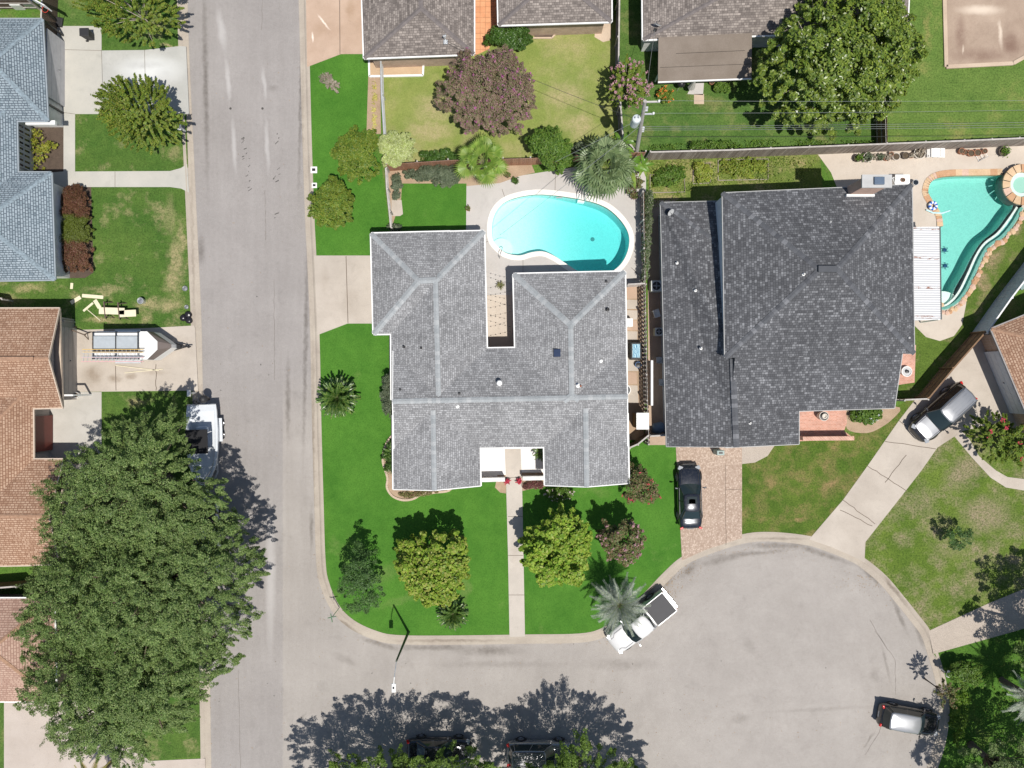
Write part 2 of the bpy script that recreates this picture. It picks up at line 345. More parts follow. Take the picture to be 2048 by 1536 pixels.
lawn_vivid = grass('vivid_lawn', (.050, .150, .018), (.078, .198, .026), (.17, .23, .07), .02, .2, [(760, 1150, 60, 30, .4, .5), (800, 1200, 70, 14, .3, .45), (930, 1180, 14, 60, 0, .6), (705, 1110, 40, 50, 0, .4), (1190, 985, 40, 10, 0, .4)], fine=13, var=.75, dark=(.014, .075, .006))
lawn_yard = grass('yellowing_lawn', (.165, .225, .05), (.245, .275, .08), (.40, .34, .18), .42, .22, [(870, 215, 60, 40), (860, 260, 70, 30), (1130, 190, 60, 40), (1160, 250, 40, 40), (830, 140, 50, 14, 0, .4)], fine=11, var=.6, dark=(.07, .1, .015))
lawn_green = grass('green_lawn', (.055, .12, .024), (.095, .165, .036), (.30, .26, .12), .3, .4, [(1250, 210, 1, 1), (1425, 205, 50, 16, 0, .6)], fine=9)
lawn_west = grass('west_lawn', (.045, .11, .018), (.09, .155, .03), (.38, .32, .17), .26, .5, [(360, 480, 14, 60), (345, 560, 26, 30), (350, 520, 22, 70), (340, 610, 44, 22), (300, 606, 40, 14), (210, 580, 60, 12, 0, .8), (60, 575, 50, 14), (352, 310, 22, 18, 0, .7), (205, 640, 50, 10), (340, 430, 20, 50, 0, .6), (340, 95, 26, 6), (270, 806, 26, 16), (20, 600, 30, 20)], fine=10, var=1)
lawn_front = grass('patchy_front_lawn', (.055, .11, .014), (.10, .15, .024), (.30, .21, .10), .46, .6, [(1660, 970, 40, 18, .8), (1590, 950, 40, 14, 0, .6), (1520, 1010, 20, 40, 0, .4), (1600, 1040, 20, 10), (1700, 880, 20, 20, 0, .4)], fine=9, var=1.1)
lawn_dry = grass('dry_lawn', (.07, .125, .016), (.125, .18, .03), (.31, .25, .165), .5, .5, [(1930, 940, 70, 40, .7), (1970, 1030, 70, 50), (1850, 1000, 30, 40, 0, .7), (1900, 1100, 60, 30, 0, .5), (2030, 1120, 30, 20)], fine=8, var=1.1)
lawn_shade = grass('shaded_lawn', (.05, .13, .016), (.08, .17, .025), (.2, .2, .06), .15)
z1 = .124
sheet('lawn', [(614, 134), (678, 109), (727, 107), (738, 117), (735, 200), (732, 268), (764, 335), (778, 455), (790, 512), (628, 511), (621, 300)], lawn_vivid, z1)
cur = [p for p in CURB_E if 560 < p[1] and p[0] < 1366 and p[1] < 1290]
cur = [p for p in cur if p[1] > 668]
i0 = max(i for i, p in enumerate(cur) if p[0] <= 1366)
sheet('lawn', [(760, 646), (695, 647)] + cur[:i0+1] + [(1360, 1055), (1351, 893), (1300, 878), (1255, 860), (900, 700)], lawn_vivid, z1)
sheet('lawn', [(757, 40), (1236, 40), (1236, 316), (1180, 322), (900, 330), (768, 336)], lawn_yard, z1)
sheet('lawn', [(1238, -400), (1757, -400), (1757, 290), (1300, 312), (1240, 325)], lawn_green, z1)
lawn5 = grass('bright_back_lawn', (.085, .155, .03), (.135, .205, .045), (.28, .26, .09), .25, .35, [(1857, 60, 12, 60, 0, .8)], fine=8)
sheet('lawn', [(1757, -400), (3000, -400), (3000, 250), (1757, 290)], lawn5, z1)
garden = grass('weedy_garden_ground', (.10, .15, .03), (.155, .2, .042), (.4, .31, .17), .4, .5, [(1330, 352, 30, 22), (1385, 345, 12, 20), (1340, 400, 30, 14), (1600, 330, 20, 8), (1420, 330, 14, 6)], fine=8)
sheet('lawn', [(1292, 318), (1640, 306), (1650, 430), (1300, 425)], garden, z1)
sheet('lawn', [(1484, 893), (1600, 850), (1700, 870), (1822, 796), (1830, 800), (1798, 841), (1735, 932), (1686, 1000), (1622, 1075)] + [p for p in CURB_E if 1483 <= p[0] <= 1622 and p[1] < 1100][::-1], lawn_front, z1)
sheet('lawn', [(1731, 1084), (1797, 1000), (1843, 941), (1875, 895), (1909, 872), (1944, 915), (1981, 955), (2012, 975), (2048, 981), (2600, 981), (2600, 1040), (2048, 1178), (1979, 1207), (1857, 1262)] + [p for p in CURB_E if 1729 <= p[0] <= 1857 and 1100 < p[1] < 1262][::-1], lawn_dry, z1)
sheet('lawn', [(1867, 1306), (2014, 1267), (2600, 1090), (2600, 2300), (1700, 2300), (1700, 1730)] + [p for p in CURB_E if p[0] > 1700 and 1320 < p[1] < 1715][::-1], lawn_shade, z1)
slope = grass('side_lawn', (.07, .12, .018), (.11, .165, .03), (.34, .25, .15), .3, .5, [(1990, 520, 40, 20, .9), (1960, 560, 20, 40, .5), (2030, 450, 20, 30)], fine=9)
sheet('lawn', [(2044, 416), (2100, 400), (2100, 470), (1975, 655), (1845, 800), (1790, 800), (1800, 700), (1826, 640), (1905, 620), (1931, 584), (1963, 516), (2005, 474)], slope, z1)
sheet('lawn', [(1929, 880), (1960, 905), (1992, 938), (2015, 953), (2048, 957), (2600, 957), (2600, 830), (2010, 815), (1940, 850)], lawn_dry, z1)
sheet('lawn', [(150, 225), (372, 225), (376, 335), (350, 342), (150, 344)], lawn_west, z1)
sheet('lawn', [(203, -60), (357, -60), (361, 93), (289, 100), (203, 101)], lawn_west, z1)
sheet('lawn', [(115, -60), (203, -60), (203, 52), (115, 52)], lawn_green, z1)
sheet('lawn', [(100, 374), (350, 374), (376, 383), (379, 460), (386, 640), (387, 652), (153, 658), (-60, 640), (-60, 560), (100, 560)], lawn_west, z1)
sheet('lawn', [(204, 784), (389, 780), (395, 1000), (401, 1250), (405, 1475), (405, 1513), (299, 1521), (150, 1500), (140, 1400), (70, 1200), (204, 1000)], lawn_west, z1)
sheet('lawn', [(-200, 1395), (8, 1395), (8, 1700), (-200, 1700)], lawn_green, z1)
sheet('lawn', [(804, 367), (933, 367), (932, 480), (785, 480), (783, 456), (802, 400)], lawn_vivid, z1+.012)
# paths, driveways, beds
z2, z3 = .131, .137
dn = [(603, -400), (723, -400), (727, 108), (682, 108), (614, 134), (612, 0)]
sheet('driveway', dn, m_tan_c, z2+.012)
sheet('driveway', [(628, 511), (760, 511), (760, 647), (695, 647), (635, 670)], m_drive, z2+.012)
sheet('path', [(1009, 890), (1041, 890), (1044, 960), (1047, 1110), (1050, 1273), (1019, 1274), (1016, 1110), (1012, 960)], concrete('walk_concrete', (.46, .42, .37), (.56, .51, .45), [(1030, 1100, 12, 60, 0, .4)], (.42, .36, .3), .1), z2+.012)
sheet('pool_deck', [(932, 366), (1000, 358), (1080, 345), (1165, 332), (1292, 318), (1292, 560), (1270, 575), (1250, 590), (970, 590), (1030, 720), (965, 720), (930, 470)], m_deck, z2, hole=POOL1)
sheet('pool_deck', [(1636, 309), (2100, 289), (2600, 268), (2600, 360), (2060, 366)] + [(2056, 405)] + [(2044, 425), (2029, 449), (2006, 477), (1980, 496), (1965, 519), (1951, 550), (1934, 588), (1932, 610), (1924, 650), (1908, 672), (1880, 682), (1852, 674), (1828, 650), (1820, 500), (1700, 440), (1662, 345)], m_cream, z2, hole=P2HOLE)
sheet('courtyard', [(973, 590), (1030, 590), (1030, 705), (973, 705)], m_cream, z3)
sheet('driveway', [(203, 101), (289, 100), (361, 92), (372, 93), (378, 228), (203, 228)], m_white_c, z2+.012)
t_pav = concrete('front_drive_pale', (.43, .42, .38), (.51, .49, .435), None, speck=.06)
sheet('driveway', [(112, 52), (203, 52), (203, 228), (150, 228), (150, 343), (128, 374), (100, 374), (100, 345), (127, 343), (127, 250), (112, 240)], t_pav, z2+.012)
sheet('path', [(150, 343), (340, 342), (362, 336), (374, 328), (378, 385), (362, 377), (340, 374), (128, 374), (128, 343)], t_pav, z2+.008)
sheet('driveway', [(140, 660), (300, 656), (388, 651), (390, 655), (396, 781), (388, 781), (140, 784)], m_drive, z2+.012)
sheet('patio', [(60, 784), (203, 784), (203, 960), (60, 960)], concrete('patio_concrete', (.42, .40, .36), (.5, .48, .44), None, speck=.1), z2+.006)
sheet('driveway', [(8, 1390), (150, 1390), (299, 1522), (410, 1517), (413, 1700), (8, 1700)], concrete('south_driveway', (.45, .39, .34), (.52, .46, .41), None, speck=.1), z2+.012)
sheet('driveway', [(1351, 880), (1484, 880), (1484, 1076), (1410, 1100), (1364, 1121)], m_peb2, z2+.012)
sheet('path', [(1484, 880), (1560, 880), (1548, 893), (1535, 912), (1510, 925), (1484, 928)], m_pebble, z2+.006)
sheet('driveway', [(1618, 1079), (1686, 1000), (1735, 932), (1798, 841), (1829, 801), (1942, 672), (1975, 640), (2110, 760), (2060, 870), (2000, 845), (1925, 862), (1909, 873), (1875, 895), (1843, 941), (1797, 1000), (1731, 1084), (1729, 1125), (1706, 1113), (1660, 1093)], m_drive, z2+.012)
sheet('path', [(1909, 873), (1921, 861), (1935, 872), (1958, 912), (1992, 941), (2015, 954), (2048, 958), (2600, 958), (2600, 981), (2048, 981), (2012, 975), (1981, 955), (1944, 915)], m_drive, z2+.02)
sheet('driveway', [(1857, 1262), (1979, 1206), (2048, 1178), (2600, 1035), (2600, 1095), (2014, 1267), (1867, 1308)], m_pebble, z2+.012)
sheet('patio', [(1885, -400), (2600, -400), (2600, 60), (2048, 114), (2025, 129), (1892, 137)], m_pad, z2+.03)
B = MB()
for a, b in (((1886, -100), (1892, 134)), ((1892, 134), (2026, 127)), ((2026, 127), (2110, 80))): B.beam(W(*a, .17), W(*b, .17), .28, .14)
struct(B.build('patio_edging', m_tan))
t = NT('orange_brick_paving'); b_ = t.n('TexBrick', {'Vector': t.obj, 'Color1': (.62, .28, .14), 'Color2': (.72, .36, .19), 'Mortar': (.32, .16, .08), 'Scale': 1.0, 'Mortar Size': .02, 'Brick Width': .4, 'Row Height': .4}); b_.offset = 0
m_bpat = t.done(t.mix(.3, b_.outputs[0], t.ramp(t.noise(2, 6), (.3, (.42, .18, .09)), (.7, (.8, .45, .26)))), .85)
def brickmat(name, a, b, mort, bw=.22, rh=.075, ms=.01, off=.5, flat=False):
    t = NT(name); sp = t.n('SeparateXYZ', {0: t.obj}); mp = t.obj if flat else t.n('CombineXYZ', {0: t.math('ADD', sp.outputs[0], sp.outputs[1]), 1: sp.outputs[2], 2: 0.0}).outputs[0]; x = t.n('TexBrick', {'Vector': t.uvo if False else mp, 'Color1': a, 'Color2': b, 'Mortar': mort, 'Scale': 1.0, 'Mortar Size': ms, 'Brick Width': bw, 'Row Height': rh}); x.offset = off
    c = t.mix(1, x.outputs[0], t.ramp(t.noise(1.5, 6, .6), (.3, .8), (.7, 1.1)), 'MULTIPLY'); t.bump(x.outputs[1], -.3, .01)
    return t.done(c, .85, 0, .2)
m_brickp = brickmat('red_brick_paving', (.50, .24, .17), (.62, .33, .25), (.55, .42, .35), .2, .1, flat=True)
sheet('brick_patio', [(947, -200), (1000, -200), (1000, 40), (978, 98), (948, 112)], m_bpat, z3)
sheet('brick_patio', [(1560, 800), (1690, 800), (1694, 845), (1688, 862), (1710, 878), (1560, 884)], m_brickp, z3)
sheet('brick_patio', [(1780, 690), (1832, 690), (1829, 765), (1795, 770), (1780, 780)], m_brickp, z3)
sheet('flower_bed', [(738, 112), (760, 112), (762, 268), (733, 268), (735, 200)], m_dirt, z2)
sheet('flower_bed', [(740, 112), (846, 112), (846, 151), (740, 153)], concrete('tan_soil', (.42, .3, .19), (.56, .42, .28), None, speck=.2), z3)
sheet('flower_bed', [(775, 342), (1060, 322), (1070, 345), (1040, 352), (1000, 366), (935, 372), (805, 368), (802, 400), (783, 455), (775, 400)], m_dirt, z2+.003)
sheet('flower_bed', [(60, 243), (127, 243), (127, 345), (60, 345)], m_mulch, z2)
sheet('flower_bed', [(102, 368), (182, 368), (187, 545), (170, 556), (140, 556), (102, 552)], m_mulch, z2+.002)
bed1 = smooth([(800, 855), (777, 880), (768, 902), (766, 925), (775, 955), (774, 975), (785, 992), (805, 1000), (826, 998), (845, 988), (870, 985), (900, 980), (905, 960)], 4)
sheet('flower_bed', bed1 + [(900, 860)], m_dirt, z2+.004)
sheet('flower_bed', [(1040, 945), (1090, 945), (1098, 972), (1060, 978), (1045, 982)], m_dirt, z2+.004)
sheet('flower_bed', [(995, 950), (1012, 950), (1012, 987), (1000, 985), (990, 975)], m_dirt, z2+.004)
sheet('flower_bed', [(1060, 40), (1122, 40), (1112, 70), (1104, 76), (1070, 78)], m_mulch, z2+.004)
sheet('flower_bed', smooth([(1688, 820), (1690, 845), (1700, 862), (1735, 866), (1762, 855), (1785, 838), (1800, 815), (1740, 812)], 3, True), m_dirt, z2+.004)
sheet('gravel_court', [(955, 880), (1095, 880), (1095, 963), (955, 963)], m_gravel, z2+.002)
sheet('stepping_slab', [(783, 400), (803, 400), (806, 428), (800, 432), (783, 432)], m_drive, z3)
sheet('stepping_slab', [(1388, 188), (1408, 188), (1408, 208), (1388, 208)], m_tan, z3)
sheet('path', [(1384, 166), (1408, 166), (1406, 190), (1375, 188)], m_deck, z3)
sheet('path', [(1203, 36), (1222, 36), (1222, 80), (1206, 84), (1189, 74), (1190, 60)], m_tan, z3)
sheet('side_path', [(1245, 570), (1288, 570), (1288, 880), (1245, 880)], m_dirt, z2+.004)
sheet('side_path', [(1296, 400), (1350, 400), (1350, 890), (1296, 890)], concrete('side_passage', (.36, .27, .2), (.48, .36, .27), None, speck=.2), z2+.004)
for k, (a, b) in enumerate(((570, 597), (599, 618), (620, 639), (641, 660), (662, 681), (683, 742), (744, 768), (770, 806))):
    sheet('paving_slab', [(1246, a), (1273+(k % 3)*2, a+1), (1274+(k % 2)*3, b), (1246, b)], m_drive if k % 3 else m_tan_c, z3)
# joints and cracks
m_joint = plain('joint_filler', (.14, .11, .085), .9)
def joints(px, z, wd=.035):
    B = MB()
    for q in px:
        for a, b in zip(q, q[1:]): B.beam(W(*a, z), W(*b, z), wd, .006)
    return struct(B.build('concrete_joint', m_joint))
random.seed(4)
def wob(a, b, n=9, s=1.2):
    return [(a[0]+(b[0]-a[0])*i/n+random.uniform(-s, s)*(0 < i < n), a[1]+(b[1]-a[1])*i/n+random.uniform(-s, s)*(0 < i < n)) for i in range(n+1)]
joints([[(692, 512), (696, 646)], [(231, 730), (232, 781)], wob((312, 728), (312, 781)), [(679, -50), (680, 108)]], .147, .05)
joints([[(203, 101), (207, 228)], [(289, 100), (292, 228)], [(120, 99), (203, 101)], [(230, 343), (230, 374)], [(127, 225), (150, 228)]], .1475, .025)
joints([[(1016, 1033), (1045, 1033)], [(1016, 1111), (1046, 1111)], [(1017, 1190), (1049, 1190)], [(1012, 955), (1043, 955)]], .148, .03)
joints([wob((1735, 932), (1813, 982)), wob((1686, 1000), (1750, 1048)), wob((1770, 883), (1872, 898), 6), wob((1798, 841), (1812, 852), 4), wob((1770, 965), (1813, 910), 6), [(1855, 760), (1880, 775)], wob((1680, 1020), (1745, 1052), 8)], .148, .045)
joints([[(1111, 340), (1110, 384)], [(1004, 378), (1010, 396)], [(1046, 516), (1046, 548)], [(970, 485), (977, 482)], [(1262, 535), (1292, 562)]], .134, .03)
joints([wob((1451, 930), (1452, 1090), 12, .6), wob((1452, 980), (1484, 978), 3)], .147, .03)
m_crack = plain('crack_filler', (.19, .17, .155), .9)
B = MB()
for q in [wob((525, -20), (523, 60), 8, 1.2), wob((530, 380), (531, 480), 12, .9), wob((548, 560), (549, 760), 14, 1), wob((477, 1340), (481, 1560), 16, 1.2), wob((1750, 1262), (1790, 1320), 8, 1.2), wob((1784, 1420), (1730, 1510), 10, 1.2),
          wob((1740, 1240), (1775, 1300), 8, .8), wob((1790, 1320), (1792, 1390), 8, 1.2), wob((1146, 1273), (1147, 1290), 4, .6), wob((383, 655), (402, 655), 3, .4), wob((389, 770), (404, 770), 3, .3), wob((611, 640), (634, 640), 3, .4), wob((370, 140), (376, 141), 2, .3)]:
    for a, b in zip(q, q[1:]): B.beam(W(*a, .006) if a[0] > 420 else W(*a, .02), W(*b, .006) if b[0] > 420 else W(*b, .02), random.uniform(.012, .035), .006)
struct(B.build('road_crack', m_crack))
B = MB(); random.seed(11)
for i in range(46):   # tyre scuffs and specks on the asphalt
    x, y = random.choice([(random.uniform(485, 500), random.uniform(260, 380)), (random.uniform(545, 560), random.uniform(260, 450)), (random.uniform(430, 560), random.uniform(480, 1450)), (random.uniform(700, 1750), random.uniform(1320, 1500))])
    a = random.uniform(.3, 1.1) if y < 450 else random.uniform(0, 3); L = random.uniform(1, 5) if y < 450 else random.uniform(.6, 1.6)
    B.beam(W(x-L*math.cos(a), y+L*math.sin(a), .005), W(x+L*math.cos(a), y-L*math.sin(a), .005), random.uniform(.03, .07), .005)
for x, y in ((461, 217), (525, 217)): B.lathe([(.09, .003), (.09, .008), (.01, .009)], W(x, y, 0), 12)
struct(B.build('road_scuff', plain('rubber_marks', (.07, .065, .06), .8)))

# ------------------------------------------------------------------ swimming pools
def waterpool(name, label, outline, zw, zb, cop_w, m_cop, tint, dens, m_plaster, grp=None, parent_loc=None):
    """basin lined with plaster whose floor falls to zb(x,y), a body of tinted water, and a coping ring"""
    P = [W(p[0], p[1], 0) for p in outline]; cx = sum(p.x for p in P)/len(P); cy = sum(p.y for p in P)/len(P)
    th = thing(name, label, 'pool', (cx, cy, 0)); n = len(P)
    B = MB(); rings = []
    for k in (1.0, .985, .9, .75, .5, .25, .06):
        r = []
        for p in P:
            q = Vector((cx+(p.x-cx)*k, cy+(p.y-cy)*k, 0)); q.z = G if k == 1.0 else zb(q.x, q.y, k); r.append(q)
        rings.append(r)
    B.add([q for r in rings for q in r], [(i*n+j, i*n+(j+1) % n, (i+1)*n+(j+1) % n, (i+1)*n+j) for i in range(len(rings)-1) for j in range(n)] + [tuple((len(rings)-1)*n+j for j in range(n))])
    B.build('basin', m_plaster, th, smooth=False, world=True)
    t = NT('water_'+name); nt = t.t
    wv = t.noise(5.5, 3, .55, dist=1.2); wv2 = t.n('TexWave', {'Vector': t.obj, 'Scale': 1.2, 'Distortion': 14.0, 'Detail': 3.0})
    bmp = t.n('Bump', {'Height': wv, 'Strength': .22, 'Distance': .05})
    gl = t.n('BsdfGlossy', {'Color': (1, 1, 1), 'Roughness': .04, 'Normal': bmp.outputs[0]})
    tr = t.n('BsdfTransparent', {'Color': (.97, 1, 1)})
    fr = t.n('Fresnel', {'IOR': 1.33, 'Normal': bmp.outputs[0]})
    mx = t.n('MixShader', {0: t.math('MULTIPLY', fr.outputs[0], 1.0)}); t.put(mx.inputs[1], tr.outputs[0]); t.put(mx.inputs[2], gl.outputs[0])
    out = nt.nodes['Material Output']; t.put(out.inputs[0], mx.outputs[0])
    va = t.n('VolumeAbsorption', {'Color': tint, 'Density': dens}); t.put(out.inputs['Volume'], va.outputs[0]); nt.nodes.remove(t.b)
    B = MB(); rw = []
    for k, z in ((1.0, zw),): pass
    top = [Vector((cx+(p.x-cx)*.998, cy+(p.y-cy)*.998, zw)) for p in P]; bot = [Vector((cx+(p.x-cx)*1.02, cy+(p.y-cy)*1.02, -3.2)) for p in P]
    B.poly(top, zw); B.add(top+bot, [(j, n+j, n+(j+1) % n, (j+1) % n) for j in range(n)] + [tuple(n+j for j in range(n-1, -1, -1))])
    B.build('water', t.m, th, world=True, fixn=True)
    if m_cop:
        B = MB(); out_ = []
        for i, p in enumerate(P):
            d = (P[(i+1) % n]-P[i-1]).normalized(); nr = Vector((d.y, -d.x, 0))
            if (p-Vector((cx, cy, 0))).dot(nr) < 0 and False: nr = -nr
            out_.append(nr)
        area = sum(P[i].x*P[(i+1) % n].y-P[(i+1) % n].x*P[i].y for i in range(n)); sg = 1 if area > 0 else -1
        prof = [(-.03, G-.1), (-.03, G+.035), (0, G+.05), (cop_w, G+.05), (cop_w+.01, G+.02), (cop_w+.01, G-.05)]; k = len(prof)
        vs = [Vector((P[i].x, P[i].y, z)) + out_[i]*sg*o for i in range(n) for o, z in prof]
        B.add(vs, [(i*k+j, i*k+j+1, ((i+1) % n)*k+j+1, ((i+1) % n)*k+j) for i in range(n) for j in range(k-1)])
        B.build('coping', m_cop, th, world=True, fixn=True)
    return th
def plaster(name, a, b):
    t = NT(name); v = t.n('TexVoronoi', {'Vector': t.n('VectorMath', {0: t.obj, 1: t.noise(3, 3, out=1)}, operation='ADD').outputs[0], 'Scale': 3.5}, feature='DISTANCE_TO_EDGE').outputs[0]
    c = t.mix(t.ramp(v, (.0, .5), (.16, 0)), a, b); c = t.mix(t.ramp(t.noise(12, 4, .7), (.5, 0), (.8, .3)), c, b)
    return t.done(c, .6)
def zb1(x, y, k):
    s = max(0, min(1, (x-(-.2))/7.0)); s = s*s*(3-2*s); d = -.5 - 1.3*s
    return d*(.92 if k > .95 else 1)
waterpool('swimming_pool', 'kidney-shaped turquoise swimming pool with white coping in the deck behind the light grey roofed house', POOL1, 0.0, zb1, .34,
          plain('white_coping', (.78, .76, .71), .6), (.22, .86, .87), .66, plaster('white_plaster', (.70, .77, .75), (.86, .9, .88)))
pool1 = bpy.data.objects['swimming_pool']
B = MB()
for r, z in ((1.25, -.55), (.85, -.3)):
    c = W(1003, 497, 0); B.lathe([(r, -.9), (r, z), (r-.05, z+.01), (.05, z+.01)], (c.x, c.y, 0), 24)
B.build('entry_step', plain('step_plaster', (.74, .80, .78), .6), pool1, world=True)
B = MB(); c = W(1190, 470, 0); B.lathe([(.16, -1.77), (.16, -1.72), (.02, -1.71)], (c.x, c.y, 0), 14); B.build('drain', plain('drain_grey', (.25, .3, .3), .5), pool1, world=True)
B = MB(); c = W(1150, 396, 0); B.box((c.x-1.2, c.y+.02, .02), (.5, .06, .16)); B.build('skimmer', plain('skimmer_grey', (.4, .42, .42), .5), pool1, world=True)
def zb2(x, y, k):
    return -1.0*(.9 if k > .95 else 1)
m_plast2 = plaster('teal_plaster', (.44, .60, .55), (.60, .76, .70))
waterpool('lagoon_pool', 'free-form green-tinted pool with tan stone edge under the long wooden fence', POOL2, 0.02, zb2, 0, None, (.30, .85, .82), .58, m_plast2)
pool2 = bpy.data.objects['lagoon_pool']
m_stones = []
for nm, a, b in (('sandstone', (.50, .34, .2), (.66, .49, .32)), ('pink_stone', (.5, .33, .25), (.66, .48, .38)), ('brown_stone', (.42, .24, .13), (.56, .34, .2))): m_stones.append(concrete(nm, a, b, None, speck=.25, scale=1.6))
B = MB(); P = [W(*p, G) for p in smooth([(1879, 453), (1876, 432), (1864, 412), (1853, 395), (1849, 382), (1855, 362), (1872, 350), (1900, 345), (1950, 344), (2004, 343)], 4)]
random.seed(3)
for i in range(len(P)-1):
    a, b = P[i], P[i+1]; d = (b-a).normalized(); nr = Vector((-d.y, d.x, 0)); mi = random.choice((0, 0, 1, 2))
    B.add([a-nr*.26+Vector((0, 0, .05)), b-nr*.26+Vector((0, 0, .05)), b+nr*.2+Vector((0, 0, .05)), a+nr*.2+Vector((0, 0, .05)), a-nr*.26-Vector((0, 0, .3)), b-nr*.26-Vector((0, 0, .3))], [(0, 1, 2, 3), (0, 4, 5, 1)], mi)
B.build('coping', m_stones, pool2, world=True, fixn=True)
# weir wall, catch trough and boulders along the low edge
Pi = [W(*p, 0) for p in TR_IN]; Po = [W(*p, 0) for p in TR_OUT]; m_wl = plain('pale_tile', (.62, .72, .66), .4, 0, .3, 9); m_trw = plain('green_tile', (.16, .4, .33), .3, 0, .3, 6)
B = MB(); rings = []
for i, p in enumerate(Pi):
    d = (Pi[min(i+1, len(Pi)-1)]-Pi[max(0, i-1)]).normalized(); nr = Vector((-d.y, d.x, 0))
    q = Po[i]
    if (q-p).dot(nr) < 0: nr = -nr
    rings.append([p-nr*.06+Vector((0, 0, -.9)), p-nr*.06+Vector((0, 0, .05)), p+nr*.10+Vector((0, 0, .045)), p+nr*.10+Vector((0, 0, -.7))])
B.loft(rings, close=False, caps=False); B.build('weir_wall', m_wl, pool2, world=True, fixn=True)
B = MB(); rings = []
for p, q in zip(Pi, Po):
    d = (q-p).normalized()
    rings.append([p+d*.1+Vector((0, 0, -.55)), q-d*.14+Vector((0, 0, -.55)), q-d*.14+Vector((0, 0, .12)), q+Vector((0, 0, .16)), q+d*.08+Vector((0, 0, .16)), q+d*.1+Vector((0, 0, -.2))])
B.loft(rings, close=False, caps=False); B.build('trough', m_trw, pool2, world=True, fixn=True)
B = MB(); fs = []
B.loft([[p.lerp(q, .12)+Vector((0, 0, -.12)), p.lerp(q, .86)+Vector((0, 0, -.12))] for p, q in zip(Pi, Po)], close=False, caps=False)
t = NT('trough_water'); t.bump(t.noise(7, 3), .3, .05); B.build('trough_water', t.done(t.mix(t.ramp(t.noise(2.5, 4, .6), (.4, 0), (.6, 1)), (.12, .42, .38), (.25, .6, .54)), .08, 0, .5), pool2, world=True, fixn=True)
B = MB(); B.prism([W(*p, 0) for p in smooth([(1868, 592), (1885, 582), (1905, 586), (1912, 594), (1900, 607), (1884, 613), (1868, 606)], 3, True)], -.6, -.14); B.build('sun_shelf', plain('shelf_plaster', (.7, .76, .7), .5), pool2, world=True)
random.seed(8)
def stone(B, c, r, zs=.6, mi=0):
    vs = []; n = 7
    for lv, rr in ((0, .8), (.45, 1), (.8, .75), (1, .3)):
        for k in range(n): a = 2*PI*k/n + lv; q = rr*r*random.uniform(.75, 1.15); vs.append(Vector(c)+Vector((q*math.cos(a), q*math.sin(a), lv*r*zs*random.uniform(.8, 1.1))))
    B.add(vs, [(i*n+k, i*n+(k+1) % n, (i+1)*n+(k+1) % n, (i+1)*n+k) for i in range(3) for k in range(n)] + [tuple(3*n+k for k in range(n))], mi)
rp = [TR_OUT[i] for i in range(2, len(TR_OUT)-4)]
for i, p in enumerate(rp):
    for r_ in range(1):
        d = Vector((rp[min(i+1, len(rp)-1)][0]-rp[max(0, i-1)][0], rp[min(i+1, len(rp)-1)][1]-rp[max(0, i-1)][1])).normalized()
        B = MB(); off = random.uniform(6, 10); stone(B, (0, 0, 0), random.uniform(.16, .27)); q = W(p[0]-d.y*off*1.0, p[1]+d.x*off*1.0) if True else None
        nx, ny = -d.y, d.x
        if nx < 0: nx, ny = -nx, -ny
        q = W(p[0]+nx*off, p[1]+ny*off); o = B.build('boulder', random.choice(m_stones), smooth=False); o.location = q
        tag(o, 'small rough brown edging stone along the curved low edge of the green-tinted pool', 'stone', 'edging stones beside the lagoon pool')
# raised spa
sc = W(2035, 373, 0)
spa = thing('spa', 'raised round hot tub ringed with tan and brown stone, joined to the pool', 'hot tub', (sc.x, sc.y, 0))
B = MB(); random.seed(5); n = 15
for k in range(n):
    a0, a1 = 2*PI*k/n+.02, 2*PI*(k+1)/n-.02; rr = []
    for a in (a0, (a0+a1)/2, a1): rr.append([Vector((r*math.cos(a), r*math.sin(a), z)) for r, z in ((.93, .2), (.93, .62), (1.52, .64), (1.54, .55))])
    B.loft(rr, random.choice((0, 0, 1, 2)), close=False, caps=False)
B.build('coping', m_stones, spa, fixn=True)
B = MB(); B.lathe([(1.47, -.4), (1.47, .55)], n=32, cap=False); B.lathe([(1.0, .55), (.98, -.3), (.05, -.4)], n=32, cap=False); B.build('wall', plain('dark_tile', (.12, .13, .12), .4), spa, fixn=True, smooth=True)
B = MB(); B.lathe([(.95, .2), (.95, .42), (.6, .42), (.6, -.25), (.05, -.3)], n=32, cap=False); B.build('bench', plain('spa_plaster', (.55, .72, .64), .5), spa, fixn=True)
B = MB(); B.lathe([(.6, .34), (.01, .342)], n=32, cap=False); t = NT('spa_water'); t.bump(t.noise(9, 3), .2, .03); B.build('water', t.done((.30, .55, .45), .06), spa)

# fallen leaves and grit swept along the kerb and scattered on the road
def litter(name, mat, spots, seed):
    rng = np.random.default_rng(seed); P = []
    for px, py, rx, ry, n, z in spots:
        q = rng.normal(0, 1, (n, 2))*.5; c = W(px, py, 0); P.append(np.column_stack([c.x+q[:, 0]*rx/S*2, c.y+q[:, 1]*ry/S*2, np.full(n, z)]))
    P = np.vstack(P); n = len(P); a = rng.uniform(0, 6.28, n); s_ = rng.uniform(.015, .05, (n, 1)); P[:, 2] += rng.uniform(.004, .02, n)
    U = np.column_stack([np.cos(a), np.sin(a), rng.normal(0, .15, n)])*s_; V = np.column_stack([-np.sin(a), np.cos(a), rng.normal(0, .15, n)])*s_*.6
    o = quads(name, P, U, V, mat, None); o['kind'] = 'stuff'; return o
